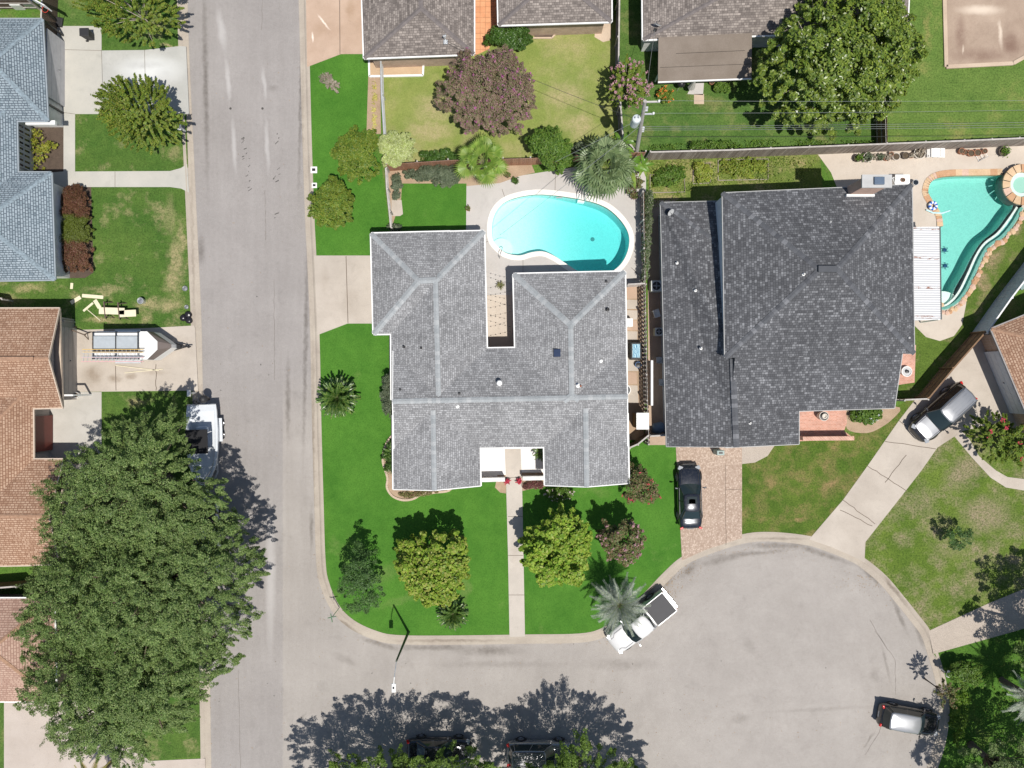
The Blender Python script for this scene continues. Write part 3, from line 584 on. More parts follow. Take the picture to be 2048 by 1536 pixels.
# ------------------------------------------------------------------ houses
m_white = plain('white_trim', (.80, .80, .78), .55, var=.08)
m_wwall = brickmat('painted_white_brick', (.70, .70, .68), (.76, .76, .74), (.6, .6, .58))
m_brickw = brickmat('tan_brick_wall', (.42, .28, .2), (.52, .36, .26), (.5, .46, .4))
m_pinkbrick = brickmat('pink_brick', (.52, .30, .22), (.62, .38, .29), (.66, .58, .5), .2, .07)
m_glass = plain('window_glass', (.02, .025, .03), .06, 0, .05, 1, .8)
m_dark = plain('black_metal', (.02, .02, .022), .4, 0, .1)
m_grey = plain('grey_metal', (.35, .36, .37), .35, .6, .15)
m_galv = plain('galvanised_metal', (.6, .62, .63), .4, .5, .15)
sh_light = shingle('light_grey_shingle', (.19, .192, .197), (.30, .302, .307), (.44, .445, .452), .24, .145, (.14, .14, .145), (.15, .65), .016, .35)
sh_dark = shingle('charcoal_shingle', (.086, .088, .095), (.13, .133, .142), (.29, .297, .312), .215, .17, (.05, .052, .058), (.34, .74), .014, .1)
sh_blue = shingle('blue_grey_shingle', (.10, .13, .16), (.235, .29, .325), (.33, .39, .43), .32, .165, (.06, .08, .10), (.1, .4), .03)
sh_brown = shingle('brown_shingle', (.24, .14, .09), (.385, .245, .165), (.50, .35, .25), .3, .17, (.22, .11, .07), (.15, .5), .03)
sh_taupe = shingle('taupe_shingle', (.15, .13, .118), (.235, .205, .185), (.38, .335, .30), .26, .16, (.1, .085, .08), (.3, .66), .012)
def capmat(name, cols):
    t = NT(name); g = t.n('NewGeometry'); k = len(cols); c = t.ramp(g.outputs['Random Per Island'], *[(i/(k-1), q) for i, q in enumerate(cols)])
    t.bump(t.noise(30, 3), .3, .01); return t.done(t.mix(1, c, t.ramp(t.noise(14, 5, .7), (.3, .75), (.7, 1.12)), 'MULTIPLY'), .9, 0, .2)
cap_light = capmat('pale_ridge_cap', [(.29, .31, .32), (.36, .38, .39), (.32, .34, .35), (.41, .425, .43)])
cap_dark = capmat('charcoal_ridge_cap', [(.075, .078, .088), (.125, .13, .142), (.10, .105, .115), (.2, .205, .22)])
cap_blue = plain('blue_ridge_cap', (.24, .30, .34), .9, var=.5, scale=7)
cap_brown = plain('brown_ridge_cap', (.36, .22, .145), .9, var=.3, scale=7)
cap_taupe = plain('taupe_ridge_cap', (.17, .15, .145), .9, var=.3, scale=3)
_wi = [0]
class House:
    def __init__(s, name, label, px, cat='house', shing=None, cap=None, wall=None, fascia=None, capw=.3):
        s.o = thing(name, label, cat, W(px[0], px[1], G)); s.caps = []; s.R = MB(); s.Wl = MB(); s.F = MB(); s.K = MB(); s.cw = capw
        s.sh, s.cap, s.wall, s.fas = shing, cap, wall, fascia or m_white; s.ww = MB()
    def face(s, pts, eave):
        """roof face, texture running along the eave direction"""
        a, b = eave; u = (b-a).normalized(); nrm = (pts[1]-pts[0]).cross(pts[2]-pts[0]).normalized()
        if nrm.z < 0: pts = pts[::-1]; nrm = -nrm
        v = nrm.cross(u).normalized(); o = a
        s.R.add(pts, [tuple(range(len(pts)))], 0, [[((p-o).dot(u)+11.3, (p-o).dot(v)+7.1) for p in pts]])
    def wing(s, cs, r1, r2, ze, zr, g1=False, g2=False, inset=.38, walls=True, th=.17, lift=0, wz0=G, cw=None, caps='rh', gut=True):
        _wi[0] += 1; e = _wi[0]*.0023
        A, B_, C_, D = [W(p[0], p[1], p[2] if len(p) > 2 else ze) for p in cs]; R1 = W(*r1, zr); R2 = W(*r2, zr)
        if len(r1) > 2: R1 = W(*r1)
        if len(r2) > 2: R2 = W(*r2)
        s.face([A, B_, R2, R1], (A, B_)); s.face([C_, D, R1, R2], (C_, D))
        if not g2: s.face([B_, C_, R2], (B_, C_))
        if not g1: s.face([D, A, R1], (D, A))
        dz = Vector((0, 0, th+e))
        for p, q in ((A, B_), (B_, C_), (C_, D), (D, A)):
            s.F.add([p, q, q-dz, p-dz], [(0, 1, 2, 3)])
        s.F.add([p-dz for p in (A, B_, C_, D)], [(3, 2, 1, 0)])
        cen = (A+B_+C_+D)/4
        for end, (p, q, r, other) in (('1', (D, A, R1, R2)), ('2', (B_, C_, R2, R1))):
            if (g1 if end == '1' else g2):
                sh = (other-r); sh.z = 0; sh = sh.normalized()*(inset+e)
                s.Wl.add([p+sh-Vector((0, 0, .02)), q+sh-Vector((0, 0, .02)), r+sh-Vector((0, 0, .03))], [(0, 1, 2)])
                for x, y in ((p, r), (r, q)): s.F.beam(x-Vector((0, 0, .05)), y-Vector((0, 0, .05)), .07, .14)
        if gut:
            prs = [(A, B_), (C_, D)] + ([] if g1 else [(D, A)]) + ([] if g2 else [(B_, C_)])
            for p, q in prs:
                d = (q-p).normalized(); n_ = Vector((d.y, -d.x, 0))
                if (p-cen).dot(n_) < 0: n_ = -n_
                s.F.beam(p+n_*.045-Vector((0, 0, .065+e*.3)), q+n_*.045-Vector((0, 0, .065+e*.3)), .09, .11)
        if walls:
            ins = []
            cc = (A, B_, C_, D)
            for i in range(4):
                p = cc[i]; d1 = (cc[(i+1) % 4]-p).normalized(); d2 = (cc[i-1]-p).normalized(); q = p+(d1+d2)*(inset+e); q.z = 0; ins.append(q)
            s.Wl.prism([(q.x, q.y) for q in ins] if False else ins, wz0-.05, ze-th-.005-e)
        cw = cw or s.cw
        ln = []
        if 'r' in caps: ln.append((R1, R2))
        if 'h' in caps: ln += ([] if g1 else [(A, R1), (D, R1)]) + ([] if g2 else [(B_, R2), (C_, R2)])
        for p, q in ln: s.capline(p, q, cw)
        return A, B_, C_, D, R1, R2
    def capline(s, p, q, cw, up=.03):
        d = (q-p); L = d.length
        if L < .3: return
        d.normalize(); sd = Vector((d.y, -d.x, 0)).normalized(); n = max(1, int(L/.3)); dr = .33*cw/2; K = MB()
        for k in range(n):
            a = p+d*(L*k/n); b = p+d*(L*(k+1)/n+.02); j = up+.012*(k % 2)
            z0 = Vector((0, 0, j)); z1_ = Vector((0, 0, j-dr-.006))
            K.add([a-sd*cw/2+z1_, a+z0, a+sd*cw/2+z1_, b-sd*cw/2+z1_, b+z0, b+sd*cw/2+z1_], [(0, 1, 4, 3), (1, 2, 5, 4), (3, 4, 5)])
        s.caps.append(K)
    def finish(s):
        s.R.build('roof', s.sh, s.o, world=True, fixn=False)
        [k.build('ridge_cap', s.cap, s.o, world=True) for k in s.caps]; s.F.build('fascia', s.fas, s.o, world=True)
        s.Wl.build('wall', s.wall, s.o, world=True, fixn=True)
    def loc(s, p): return Vector(p)-s.o.location
    def vent(s, px, py, z, r=.05, h=.3, mat=None, kind='vent_pipe'):
        p = s.loc(W(px, py, z)); B = MB(); B.lathe([(r*1.9, -.05), (r*1.8, .04), (r, .06), (r, h), (r*.75, h), (r*.7, h-.1)], p, 10)
        return B.build(kind, mat or m_dark, s.o)
    def boxvent(s, px, py, z, d=(.3, .3, .12), rz=0, mat=None, kind='roof_vent'):
        p = s.loc(W(px, py, z)); B = MB(); B.box(p+Vector((0, 0, d[2]/2)), d, rz, taper=.85); return B.build(kind, mat or m_dark, s.o, bevel=.02)
    def window(s, p, d, wdt=1.2, hgt=1.2, z=1.0, nx=2, mat=None):
        """framed window on a wall: p foot point in world, d unit direction along the wall (outward is to its right)"""
        p = Vector((p[0], p[1], 0)); d = Vector((d[0], d[1], 0)).normalized(); n_ = Vector((d.y, -d.x, 0))
        B = MB(); c = p+n_*.03
        def bar(a, b, t_=.07): B.beam(a, b, .07 if True else 0, t_, up=(0, 0, 1))
        z0, z1_ = z, z+hgt; L = d*wdt/2; Z = lambda k: Vector((0, 0, k))
        for zz in (z0, z1_, (z0+z1_)/2): B.beam(c-L+Z(zz), c+L+Z(zz), .08, .06)
        for k in range(nx+1): q = c-L+d*wdt*k/nx; B.beam(q+Z(z0), q+Z(z1_), .08, .06, up=tuple(n_))
        f = B.build('window', mat or m_white, s.o, world=True)
        B = MB(); B.beam(p+n_*.012-L+Z((z0+z1_)/2), p+n_*.012+L+Z((z0+z1_)/2), .02, hgt)
        B.build('pane', m_glass, f, world=False) if False else None
        me = B.build('pane', m_glass, None); me.parent = f
        for v in me.data.vertices: v.co = v.co-s.o.location
        return f
    def door(s, p, d, wdt, hgt, mat, kind='door', panels=4, z0=G+.02):
        p = Vector((p[0], p[1], 0)); d = Vector((d[0], d[1], 0)).normalized(); n_ = Vector((d.y, -d.x, 0)); B = MB(); ph = hgt/panels
        for k in range(panels): B.beam(p+n_*.02-d*wdt/2+Vector((0, 0, z0+ph*(k+.5))), p+n_*.02+d*wdt/2+Vector((0, 0, z0+ph*(k+.5))), .06, ph-.03)
        B.beam(p-d*wdt/2+Vector((0, 0, z0+hgt/2)), p+d*wdt/2+Vector((0, 0, z0+hgt/2)), .05, hgt)
        o = B.build(kind, mat, s.o, world=True)
        B = MB(); q = p+n_*.08+d*(wdt*.42 if kind == 'door' else 0)+Vector((0, 0, 1.0)); B.box(q-s.o.location, (.1, .1, .05)); h = B.build('handle', m_grey, None); h.parent = o
        return o

ZE = 2.9
# --- the light grey roofed house in the middle
h = House('bungalow', 'light grey shingle-roofed house bent round a narrow courtyard beside the kidney pool', (1010, 720), shing=sh_light, cap=cap_light, wall=m_brickw, capw=.36)
h.wing([(787.5, 896), (785, 698), (1252, 690), (1256, 893)][1:] + [(787.5, 896)] if False else [(786, 700), (1252, 692), (1255.5, 892), (788, 897.5)], (785, 803), (1255, 793.5), ZE, 4.38, True, True, caps='r')       # main, ridge east-west
h.wing([(783, 800), (781, 466), (968, 462), (976, 800)], (877, 800), (871, 561), ZE, 4.25, False, False, caps='r')   # north-west wing
h.wing([(742, 467), (900, 463), (900, 666), (747, 668)], (837, 561.5), (872, 560), ZE, 4.27, False, False, walls=True, caps='')
h.capline(W(742, 467, ZE), W(837, 561.5, 4.27), .36); h.capline(W(747, 668, ZE), W(837, 561.5, 4.27), .42); h.capline(W(837, 561.5, 4.27), W(872, 560, 4.27), .42); h.capline(W(968, 462, ZE), W(871, 561, 4.25), .42)
h.wing([(1033, 806), (1027, 548), (1250, 543), (1254, 800)], (1143.5, 791), (1141.5, 650), ZE, 4.44, False, False, caps='r')
for a in ((1027, 548), (1250, 543)): h.capline(W(*a, ZE), W(1141.5, 650, 4.44), .42)
for a in ((1128, 802), (1158, 800)): h.capline(W(1143.5, 791, 4.46), W(*a, 4.38), .42)
h.wing([(787, 979), (786, 830), (958, 828), (961, 972)], (868.5, 981), (866, 821), ZE, 4.12, True, False, caps='r')
h.wing([(1090, 971), (1087, 828), (1255, 826), (1257.5, 967)], (1173.5, 974), (1171.5, 817), ZE, 4.1, True, False, caps='r')
h.finish(); H1 = h
for x, y, z in ((808, 694, 3.3), (843, 696, 3.7), (801, 779, 3.9), (919, 787, 4.1), (1212, 563, 3.1), (1197, 785, 4.0)): h.boxvent(x, y, z, (.17, .17, .2))
h.boxvent(1114, 706, 4.0, (.55, .6, .25), mat=plain('dark_skylight', (.03, .045, .09), .15, 0, .1), kind='skylight')
h.vent(1215, 619, 3.6, .08, .2, m_dark)
B = MB(); B.lathe([(.16, -.1), (.16, .2), (.2, .25), (.2, .4), (.14, .48), (.02, .5)], h.loc(W(999, 766, 3.95)), 16); B.build('vent_cap', m_white, h.o, smooth=False)
for x, y, z in ((915, 813, 4.2), (1202, 722, 3.7)): h.vent(x, y, z, .07, .15, m_white)
h.vent(1156, 771, 4.3, .09, .4, m_white, 'flue'); h.boxvent(1161, 772, 4.25, (.12, .14, .3), mat=plain('rust', (.3, .1, .05), .8), kind='flue')
# walls seen only from the side: windows and doors
yS = W(870, 979, ZE).y+.38; yG = W(1170, 970, ZE).y+.38
for (x, y), d, w_, hh, z in (((-5.6, yS-.02), (1, 0), 1.9, 1.2, .9), ((5.3, yG-.02), (1, 0), 1.9, 1.2, .9), ((W(784, 880, ZE).x+.36, -4.6), (0, -1), 1.4, 1.1, 1.0), ((-1.6, W(1000, 896, ZE).y+.4), (1, 0), 1.0, 1.6, .6)): h.window((x, y), d, w_, hh, z, 2)
h.door((.05, W(1025, 895, ZE).y+.38), (1, 0), .95, 2.05, plain('red_brown_door', (.2, .06, .04), .4), 'door', 3)
h.door(W(757.5, 566, G), (0, -1), 4.9, 2.15, m_white, 'garage_door', 4)
# front court: low white walls
for a, b, lab in (((962, 958), (1010, 957), 'low white wall left of the front walk between the roof gables'), ((1045, 955), (1088, 954), 'low white wall right of the front walk between the roof gables')):
    B = MB(); p, q = W(*a, 0), W(*b, 0); p = W(a[0], a[1], .6); q = W(b[0], b[1], .6); p.z = q.z = 0
    B.beam(p+Vector((0, 0, .62)), q+Vector((0, 0, .62)), .2, 1.1); B.beam(p+Vector((0, 0, 1.2)), q+Vector((0, 0, 1.2)), .3, .08)
    o = B.build('garden_wall', m_wwall); tag(o, lab, 'wall')

# --- the charcoal two-storey house
h = House('two_storey_house', 'large two-storey house with charcoal shingle roof, brick chimney and brick front patio', (1570, 620), shing=sh_dark, cap=cap_dark, wall=plain('pale_blue_siding', (.55, .62, .68), .7), fascia=plain('grey_gutter', (.42, .42, .41), .6), capw=.5)
ZU = 5.3; zap = 7.6
A = W(1445, 386, ZU); Bc = W(1824, 369, ZU); R1 = W(1640, 539, zap); R2 = W(1674, 538, zap)
Cc = W(1829, 707, ZU); Dc = W(1450, 716, ZU)
h.face([A, Bc, R2, R1], (A, Bc)); h.face([Bc, Cc, R2], (Bc, Cc)); h.face([Dc, A, R1], (Dc, A))
# the long south slope runs on over the porch and the front rooms
E1 = W(1805, 708, ZU-.01); E2 = W(1789, 816, 3.98); E3 = W(1598, 822, 3.98); E4 = W(1598, 888, ZE); E5 = W(1475, 895, ZE); E5.x = 15.3; E6 = W(1475, 716, ZU-.02); E6.x = 15.3; E6.y += .08; E1.y += .08; E7 = W(1475, 826, 3.98); E7.x = 15.3
h.face([Dc, R1, R2, Cc], (Dc, Cc)); h.face([E6, E1, E2, E3, E7], (E6, E1)); h.face([E7, E3, E4, E5], (E5, E4)); h.R.add([E6, E7, E5, Vector((15.3, E6.y, ZE))], [(0, 1, 2, 3)], 0, [[(0, 0), (4, 0), (6, 1), (0, 2)]])
for p, q in ((A, Bc), (Bc, Cc), (Dc, A), (Cc, E1), (E1, E2), (E2, E3), (E3, E4), (E4, E5)):
    h.F.beam(p-Vector((0, 0, .09)), q-Vector((0, 0, .09)), .1, .16)
for p, q in ((A, R1), (Dc, R1), (Bc, R2), (Cc, R2), (R1, R2)): h.capline(p, q, .36, .04)
def rect_in(a, b, c, d, i): 
    cc = (a, b, c, d); out = []
    for k in range(4): p = cc[k]; out.append(p+((cc[(k+1) % 4]-p).normalized()+(cc[k-1]-p).normalized())*i)
    return [Vector((p.x, p.y, 0)) for p in out]
h.Wl.prism(rect_in(A, Bc, Cc, Dc, .12), G-.05, ZU-.1)
h.Wl.prism(rect_in(W(1470, 730, 3), W(1600, 730, 3), E4, E5, .31), G-.05, ZE-.15)
h.Wl.prism(rect_in(W(1590, 716, 3.9), E1, W(1792, 790, 3.9), W(1590, 790, 3.9), .25), G-.05, 3.7)
# low west wing: its west slope and the stepped edge beside the south slope
w1, w2, w3, w4 = W(1321, 405, ZE), W(1447, 402, ZE), W(1473, 894, 4.2), W(1333, 893, ZE)
w5 = W(1455, 500, 3.75)
r7 = W(1466, 718, 4.85); h.face([w1, w4, w3, r7], (w1, w4)); h.face([w1, r7, w5], (w1, w4)); h.face([w1, w2, W(1480, 500, 3.75), w5], (w1, w2))
h.capline(w1, w5, .36, .04); h.capline(r7, w3, .42, .04)
h.Wl.add([w3, r7, Vector((r7.x, r7.y, 2.9)), W(1473, 894, 2.9)], [(0, 1, 2, 3)]); 
h.Wl.add([w4-Vector((0, 0, .02)), w3-Vector((0, 0, .02)), Vector((w3.x, w3.y+.02, ZE))], [(0, 1, 2)])
for p, q in ((w1, w4), (w1, w2), (w4, w3)): h.F.beam(p-Vector((0, 0, .08)), q-Vector((0, 0, .08)), .08, .15)
h.Wl.prism(rect_in(w1, w2, W(1473, 880, ZE), W(1333, 880, ZE), .35), G-.05, ZE-.16)
h.finish(); H2 = h
for x, y, z in ((1354, 526, 3.3), (1391, 581, 3.8), (1402, 697, 3.9), (1659, 445, 6.1), (1607, 549, 7.2), (1816, 676, 5.4), (1500, 846, 3.6)): h.vent(x, y, z, .06, .22, m_white)
B = MB(); B.box(h.loc(W(1655, 538, zap+.05))+Vector((0, 0, .02)), (1.25, .42, .16)); B.build('ridge_vent', plain('dark_vent', (.07, .075, .085), .7), h.o, bevel=.02)
# chimney on the north side
B = MB(); c = W(1736, 384, 6.0); c.z = 0
cb = Vector((23.9, 12.75, 0)); B.box(h.loc((cb.x-.15, cb.y+.45, 4.0)), (1.55, .62, 7.8)); B.build('chimney', m_pinkbrick, h.o)
ch = h.o.children[-1]
B = MB(); B.box(h.loc((cb.x-.15, cb.y+.45, 7.95)), (1.95, .85, .12)); o = B.build('chimney_cap', plain('cap_concrete', (.46, .46, .45), .8), None); o.parent = ch
B = MB(); B.box(h.loc((cb.x-.2, cb.y+.08, 5.62)), (1.9, .16, .3)); o = B.build('flashing', m_white, None); o.parent = ch
B = MB(); B.box(h.loc((cb.x-.05, cb.y+.45, 8.08)), (.66, .5, .16)); o = B.build('flue_cover', plain('blue_grey_metal', (.1, .14, .2), .4), None, bevel=.03); o.parent = ch
h.window((W(1650, 380, ZU).x, W(1650, 378, ZU).y-.12), (-1, 0), 1.6, 1.2, 3.9)
h.window((W(1540, 885, G).x, W(1540, 889, ZE).y+.28), (1, 0), 1.8, 1.2, .9, 2); h.window((W(1740, 800, G).x, W(1740, 790, 3.9).y+.22), (1, 0), 1.8, 1.2, 1.0, 2)
p = W(1645, 822, G); h.door((p.x-.2, p.y+.85), (1, 0), 1.0, 2.1, plain('dark_wood_door', (.12, .06, .035), .5), 'door', 3)
h.door((W(1405, 880, G).x, W(1405, 880, ZE).y+.33), (1, 0), 4.2, 2.2, m_white, 'garage_door', 4)
# brick front wall
B = MB(); p, q = W(1603, 877, 1.0), W(1705, 876, 1.0); p.z = q.z = 0
B.beam(p+Vector((0, 0, .65)), q+Vector((0, 0, .65)), .24, 1.1); B.beam(p+Vector((0, 0, 1.24)), q+Vector((0, 0, 1.24)), .3, .08)
o = B.build('brick_wall', m_pinkbrick); tag(o, 'low pinkish brick wall in front of the brick patio with the round urn', 'wall')
# metal patio cover
aw = thing('patio_cover', 'white corrugated metal patio cover with rust streaks between the charcoal roof and the lagoon pool', 'awning', W(1855, 545, G))
t = NT('corrugated_white'); wv = t.n('TexWave', {'Vector': t.map(scale=(1, 1, 1)), 'Scale': 1.9, 'Distortion': 0.0}); wv.bands_direction = 'Y'
rs = t.math('MULTIPLY', t.ramp(t.noise(1, 5, .8, vec=t.map(scale=(2.2, 9, 1))), (.52, 0), (.58, 1)), t.ramp(t.n('TexWave', {'Vector': t.obj, 'Scale': .148, 'Phase Offset': 1.2}, bands_direction='Y').outputs[0], (.965, 0), (.985, 1)))
t.bump(wv.outputs[0], .9, .05); m_cor = t.done(t.mix(rs, t.mix(t.ramp(wv.outputs[0], (.0, 1), (.2, 0)), (.72, .72, .72), (.55, .56, .58)), (.26, .09, .04)), .45, .1)
B = MB(); P = [W(1827, 454, 2.85), W(1879, 453, 2.7), W(1881.5, 639, 2.7), W(1829, 641, 2.85)]
B.add(P+[v-Vector((0, 0, .05)) for v in P], [(3, 2, 1, 0), (4, 5, 6, 7), (0, 1, 5, 4), (1, 2, 6, 5), (2, 3, 7, 6), (3, 0, 4, 7)]); B.build('metal_roof', m_cor, aw, world=True, fixn=True)
B = MB(); B.beam(P[1]+Vector((.03, 0, -.02)), P[2]+Vector((.03, 0, -.02)), .07, .12); B.build('gutter', plain('dark_gutter', (.08, .1, .1), .4), aw, world=True)
for p in (P[1], P[1].lerp(P[2], .5), P[2]): B = MB(); B.box(p-aw.location-Vector((.1, 0, p.z/2)), (.08, .08, p.z-.1)); B.build('post', m_white, aw)

# --- north neighbours
h = House('brown_roofed_house', 'grey-brown roofed house split by an orange brick patio above the yellowing lawn', (900, -40), shing=sh_taupe, cap=cap_taupe, wall=m_brickw, capw=.32)
h.wing([(948, -260), (948, 108), (728, 116), (716, -260)], (836, -160), (842, 16), ZE, 4.5, False, False)
h.wing([(1222, -260), (1223, 43), (997, 50), (990, -260)], (1106, -160), (1112, -50), ZE, 4.4, False, False)
h.wing([(716, -290), (1230, -300), (1230, -140), (716, -130)], (790, -210), (1150, -215), ZE, 4.1, False, False)
h.finish()
mast = thing('service_mast', 'small metal service mast standing on the grey-brown roof above the purple tree', 'roof mast', W(891, 82, 3.4))
B = MB(); B.tube([(0, 0, -.1), (0, 0, .9), (.1, .05, 1.0)], .035, 8); B.box((0, 0, .75), (.22, .12, .14)); B.box((0.02, -.12, .1), (.3, .3, .04)); B.build('mast_pipe', m_galv, mast)
h = House('neighbour_house', 'house with grey-brown shingle roof and a flat brown patio roof beside the big glossy tree', (1420, -40), shing=sh_taupe, cap=cap_taupe, wall=m_wwall)
h.wing([(1830, -300), (1815, 60), (1286, 79), (1283, -300)], (1560, -180), (1500, -40), ZE, 4.3, False, False, inset=.3)
h.finish()
B = MB(); P = [W(1317, 75, 3.15), W(1504, 66, 3.15), W(1503, 156, 2.5), W(1316, 163, 2.5)]; B.add(P+[v-Vector((0, 0, .12)) for v in P], [(3, 2, 1, 0), (4, 5, 6, 7), (0, 1, 5, 4), (1, 2, 6, 5), (2, 3, 7, 6), (3, 0, 4, 7)])
t = NT('rolled_roofing'); n1 = t.noise(.8, 6, .6); c = t.ramp(n1, (.3, (.19, .155, .125)), (.7, (.245, .205, .17))); c = t.mix(t.ramp(t.noise(14, 4, .7), (.4, .25), (.7, 0)), c, (.1, .08, .06))
B.build('patio_roof', t.done(c, .85), h.o, world=True, fixn=True)
B = MB(); B.beam(P[3]+Vector((0, -.05, -.04)), P[2]+Vector((0, -.05, -.04)), .09, .12); B.build('gutter', m_white, h.o, world=True)
B = MB(); B.tube([W(*p, z+.02) for p, z in (((1352, 107), 2.92), ((1400, 105), 2.92), ((1490, 101), 2.92))], .012, 4); B.tube([W(*p, z+.02) for p, z in (((1320, 135), 2.7), ((1420, 131), 2.7), ((1500, 128), 2.7))], .012, 4); B.build('roofing_seam', m_dark, h.o, world=True)
for x, y in ((1322, 160), (1410, 157), (1498, 153)): B = MB(); p = W(x, y-22, 2.4); B.box(p-h.o.location-Vector((0, 0, 1.2)), (.1, .1, 2.35)); B.build('post', m_white, h.o)
def dish(px, py, z, label, rz, s_=1):
    d = thing('satellite_dish', label, 'satellite dish', W(px, py, z), rz)
    B = MB(); B.tube([(0, 0, 0), (0, 0, .35), (.12, 0, .42)], .02, 6); B.box((0, 0, .01), (.2, .2, .03)); B.tube([(.12, 0, .42), (.5, 0, .35)], .012, 5); B.box((.5, 0, .37), (.09, .06, .06)); B.build('bracket', m_dark, d)
    B = MB(); prof = [(.02, 0), (.15, .02), (.28, .075), (.27, .085), (.14, .03), (.02, .012)]; B.lathe(prof, n=16); o = B.build('reflector', plain('pale_dish', (.45, .46, .46), .4), d, smooth=True); o.location = (.12, 0, .44); o.rotation_euler = (0, 1.0, 0)
dish(1311, 60, 3.15, 'grey satellite dish at the edge of the roof beside the flat brown patio roof', 1.2)
dish(1336, 424, 3.05, 'grey satellite dish at the top left corner of the charcoal roof', -.9)
# --- west neighbours
h = House('blue_roofed_house', 'white house with blue-grey shingle hip roofs beside the pale driveway at the upper left', (0, 300), shing=sh_blue, cap=cap_blue, wall=m_wwall, capw=.34, fascia=plain('blue_grey_fascia', (.3, .34, .37), .6))
h.wing([(95, 241), (-420, 243), (-420, 38), (84, 38)], (-18, 124), (-330, 124), ZE, 4.5, False, False, inset=.42)
h.wing([(109, 559), (-420, 567), (-420, 345), (102, 345)], (-40, 443), (-330, 443), ZE, 4.5, False, False, inset=.45)
h.wing([(36, 400), (-420, 400), (-420, 200), (32, 200)], (-80, 300), (-330, 300), ZE, 4.1, False, False, inset=.5)
h.finish()
p = W(119, 153, G); A_ = Vector((W(84, 60, ZE).x-.40, 0, 0)); 
gx = W(88, 140, ZE).x-.42
B = MB()
h.door((gx+.26, W(0, 149, G).y), (0, 1), 4.9, 2.2, plain('garage_grey', (.50, .50, .52), .6), 'garage_door', 4)
B = MB()
for y in (72, 227): q = W(0, y, G).y; B.box((gx+.22-h.o.location.x, q-h.o.location.y, 1.25), (.1, .12, 2.3))
B.box((gx+.22-h.o.location.x, W(0, 149, G).y-h.o.location.y, 2.42), (.1, 5.9, .14)); B.build('door_frame', m_dark, h.o)
wx = W(33, 300, ZE).x-.48
for y in (262, 284, 306, 328):
    for k in (-.19, .19):
        h.window((wx+.17, W(0, y, 1.5).y+k), (0, 1), .26, 1.5, .9, 1, mat=plain('grey_frame', (.5, .52, .55), .5) if (y, k) == (262, -.19) else bpy.data.materials['grey_frame'])
B = MB(); B.beam(W(53, 246, 2.4), W(112, 246, 2.4), .3, .25); B.beam(W(112, 246, 2.4), W(128, 246, .2), .28, .2) if False else None
q = W(119, 245, .1); B.box((q.x, q.y, 1.2), (.25, .25, 2.3)); B.build('porch_beam', m_white, h.o, world=True)
h = House('terracotta_roofed_house', 'house with terracotta-brown shingle roof behind the driveway with the ladder trailer', (0, 860), shing=sh_brown, cap=cap_brown, wall=plain('grey_brown_wall', (.42, .38, .35), .7), fascia=plain('tan_trim', (.55, .45, .36), .6), capw=.25)
h.wing([(125, 815), (-420, 830), (-420, 618), (119, 617)], (97, 717), (-330, 720), ZE, 4.35, True, False, inset=.5)
h.wing([(68, 1130), (-420, 1140), (-420, 760), (65, 770)], (-120, 950), (-330, 950), ZE, 5.3, False, False, inset=.4)
h.wing([(119, 1128), (-300, 1139), (-300, 919), (127, 919)], (98, 1033), (-200, 1030), ZE, 4.4, True, False, inset=.4)
h.finish()
B = MB(); B.box(h.loc(W(30, 717.5, 4.4))+Vector((0, 0, .03)), (2.6, .3, .1)); B.build('ridge_vent', cap_brown, h.o, bevel=.02)
gx = W(119, 717, ZE).x-.5
h.door((gx+.14, W(0, 722, G).y), (0, 1), 4.9, 2.15, plain('taupe_door', (.40, .38, .36), .6), 'garage_door', 4)
B = MB(); q = W(150, 790, 1.2); B.beam((gx+.1, q.y, 2.55), (gx+1.3, q.y, 2.55), .12, .16); B.box((gx+1.25, q.y, 1.3), (.12, .12, 2.4)); B.build('porch_post', m_white, h.o, world=True)
B = MB(); B.box(h.loc((W(65, 700, ZE).x-.2, W(0, 868, 2).y, 1.3)), (.08, 2.6, 2.2)); B.build('sidelight', plain('maroon_door', (.16, .04, .03), .5), h.o)
q0 = W(64, 820, ZE-.1); q1 = W(66, 920, ZE-.1); q2 = W(127, 919, ZE-.1)
h = House('southwest_house', 'house with faded pinkish-brown roof mostly hidden by oaks at the lower left', (0, 1300), shing=shingle('faded_brown_shingle', (.31, .19, .145), (.45, .30, .235), (.52, .37, .29), .34, .17, (.3, .18, .14), (.15, .5), .03), cap=cap_brown, wall=m_brickw, capw=.25)
h.wing([(112, 1403), (-420, 1403), (-420, 1197), (108, 1197)], (-20, 1300), (-330, 1300), ZE, 4.5, False, False, inset=.4)
h.finish()
h = House('east_house', 'house with light brown shingle roof and pale garage door at the right edge', (2120, 700), shing=sh_brown, cap=cap_brown, wall=m_brickw, fascia=plain('grey_fascia', (.3, .28, .27), .6), capw=.25)
h.wing([(1983, 658), (2260, 545), (2380, 810), (2096, 925)], (2170, 700), (2210, 790), ZE, 4.4, False, False, inset=.55)
h.finish()
a, b = W(1983, 658, ZE), W(2096, 925, ZE); d = (b-a).normalized(); d.z = 0; n_ = Vector((-d.y, d.x, 0)) 
if n_.x < 0: n_ = -n_
m_ = a.lerp(b, .42)+n_*.50; h.door(m_, (d.x, d.y) if Vector((d.y, -d.x, 0)).dot(n_) < 0 else (-d.x, -d.y), 5.0, 2.2, plain('pale_garage', (.62, .66, .7), .6), 'garage_door', 4)
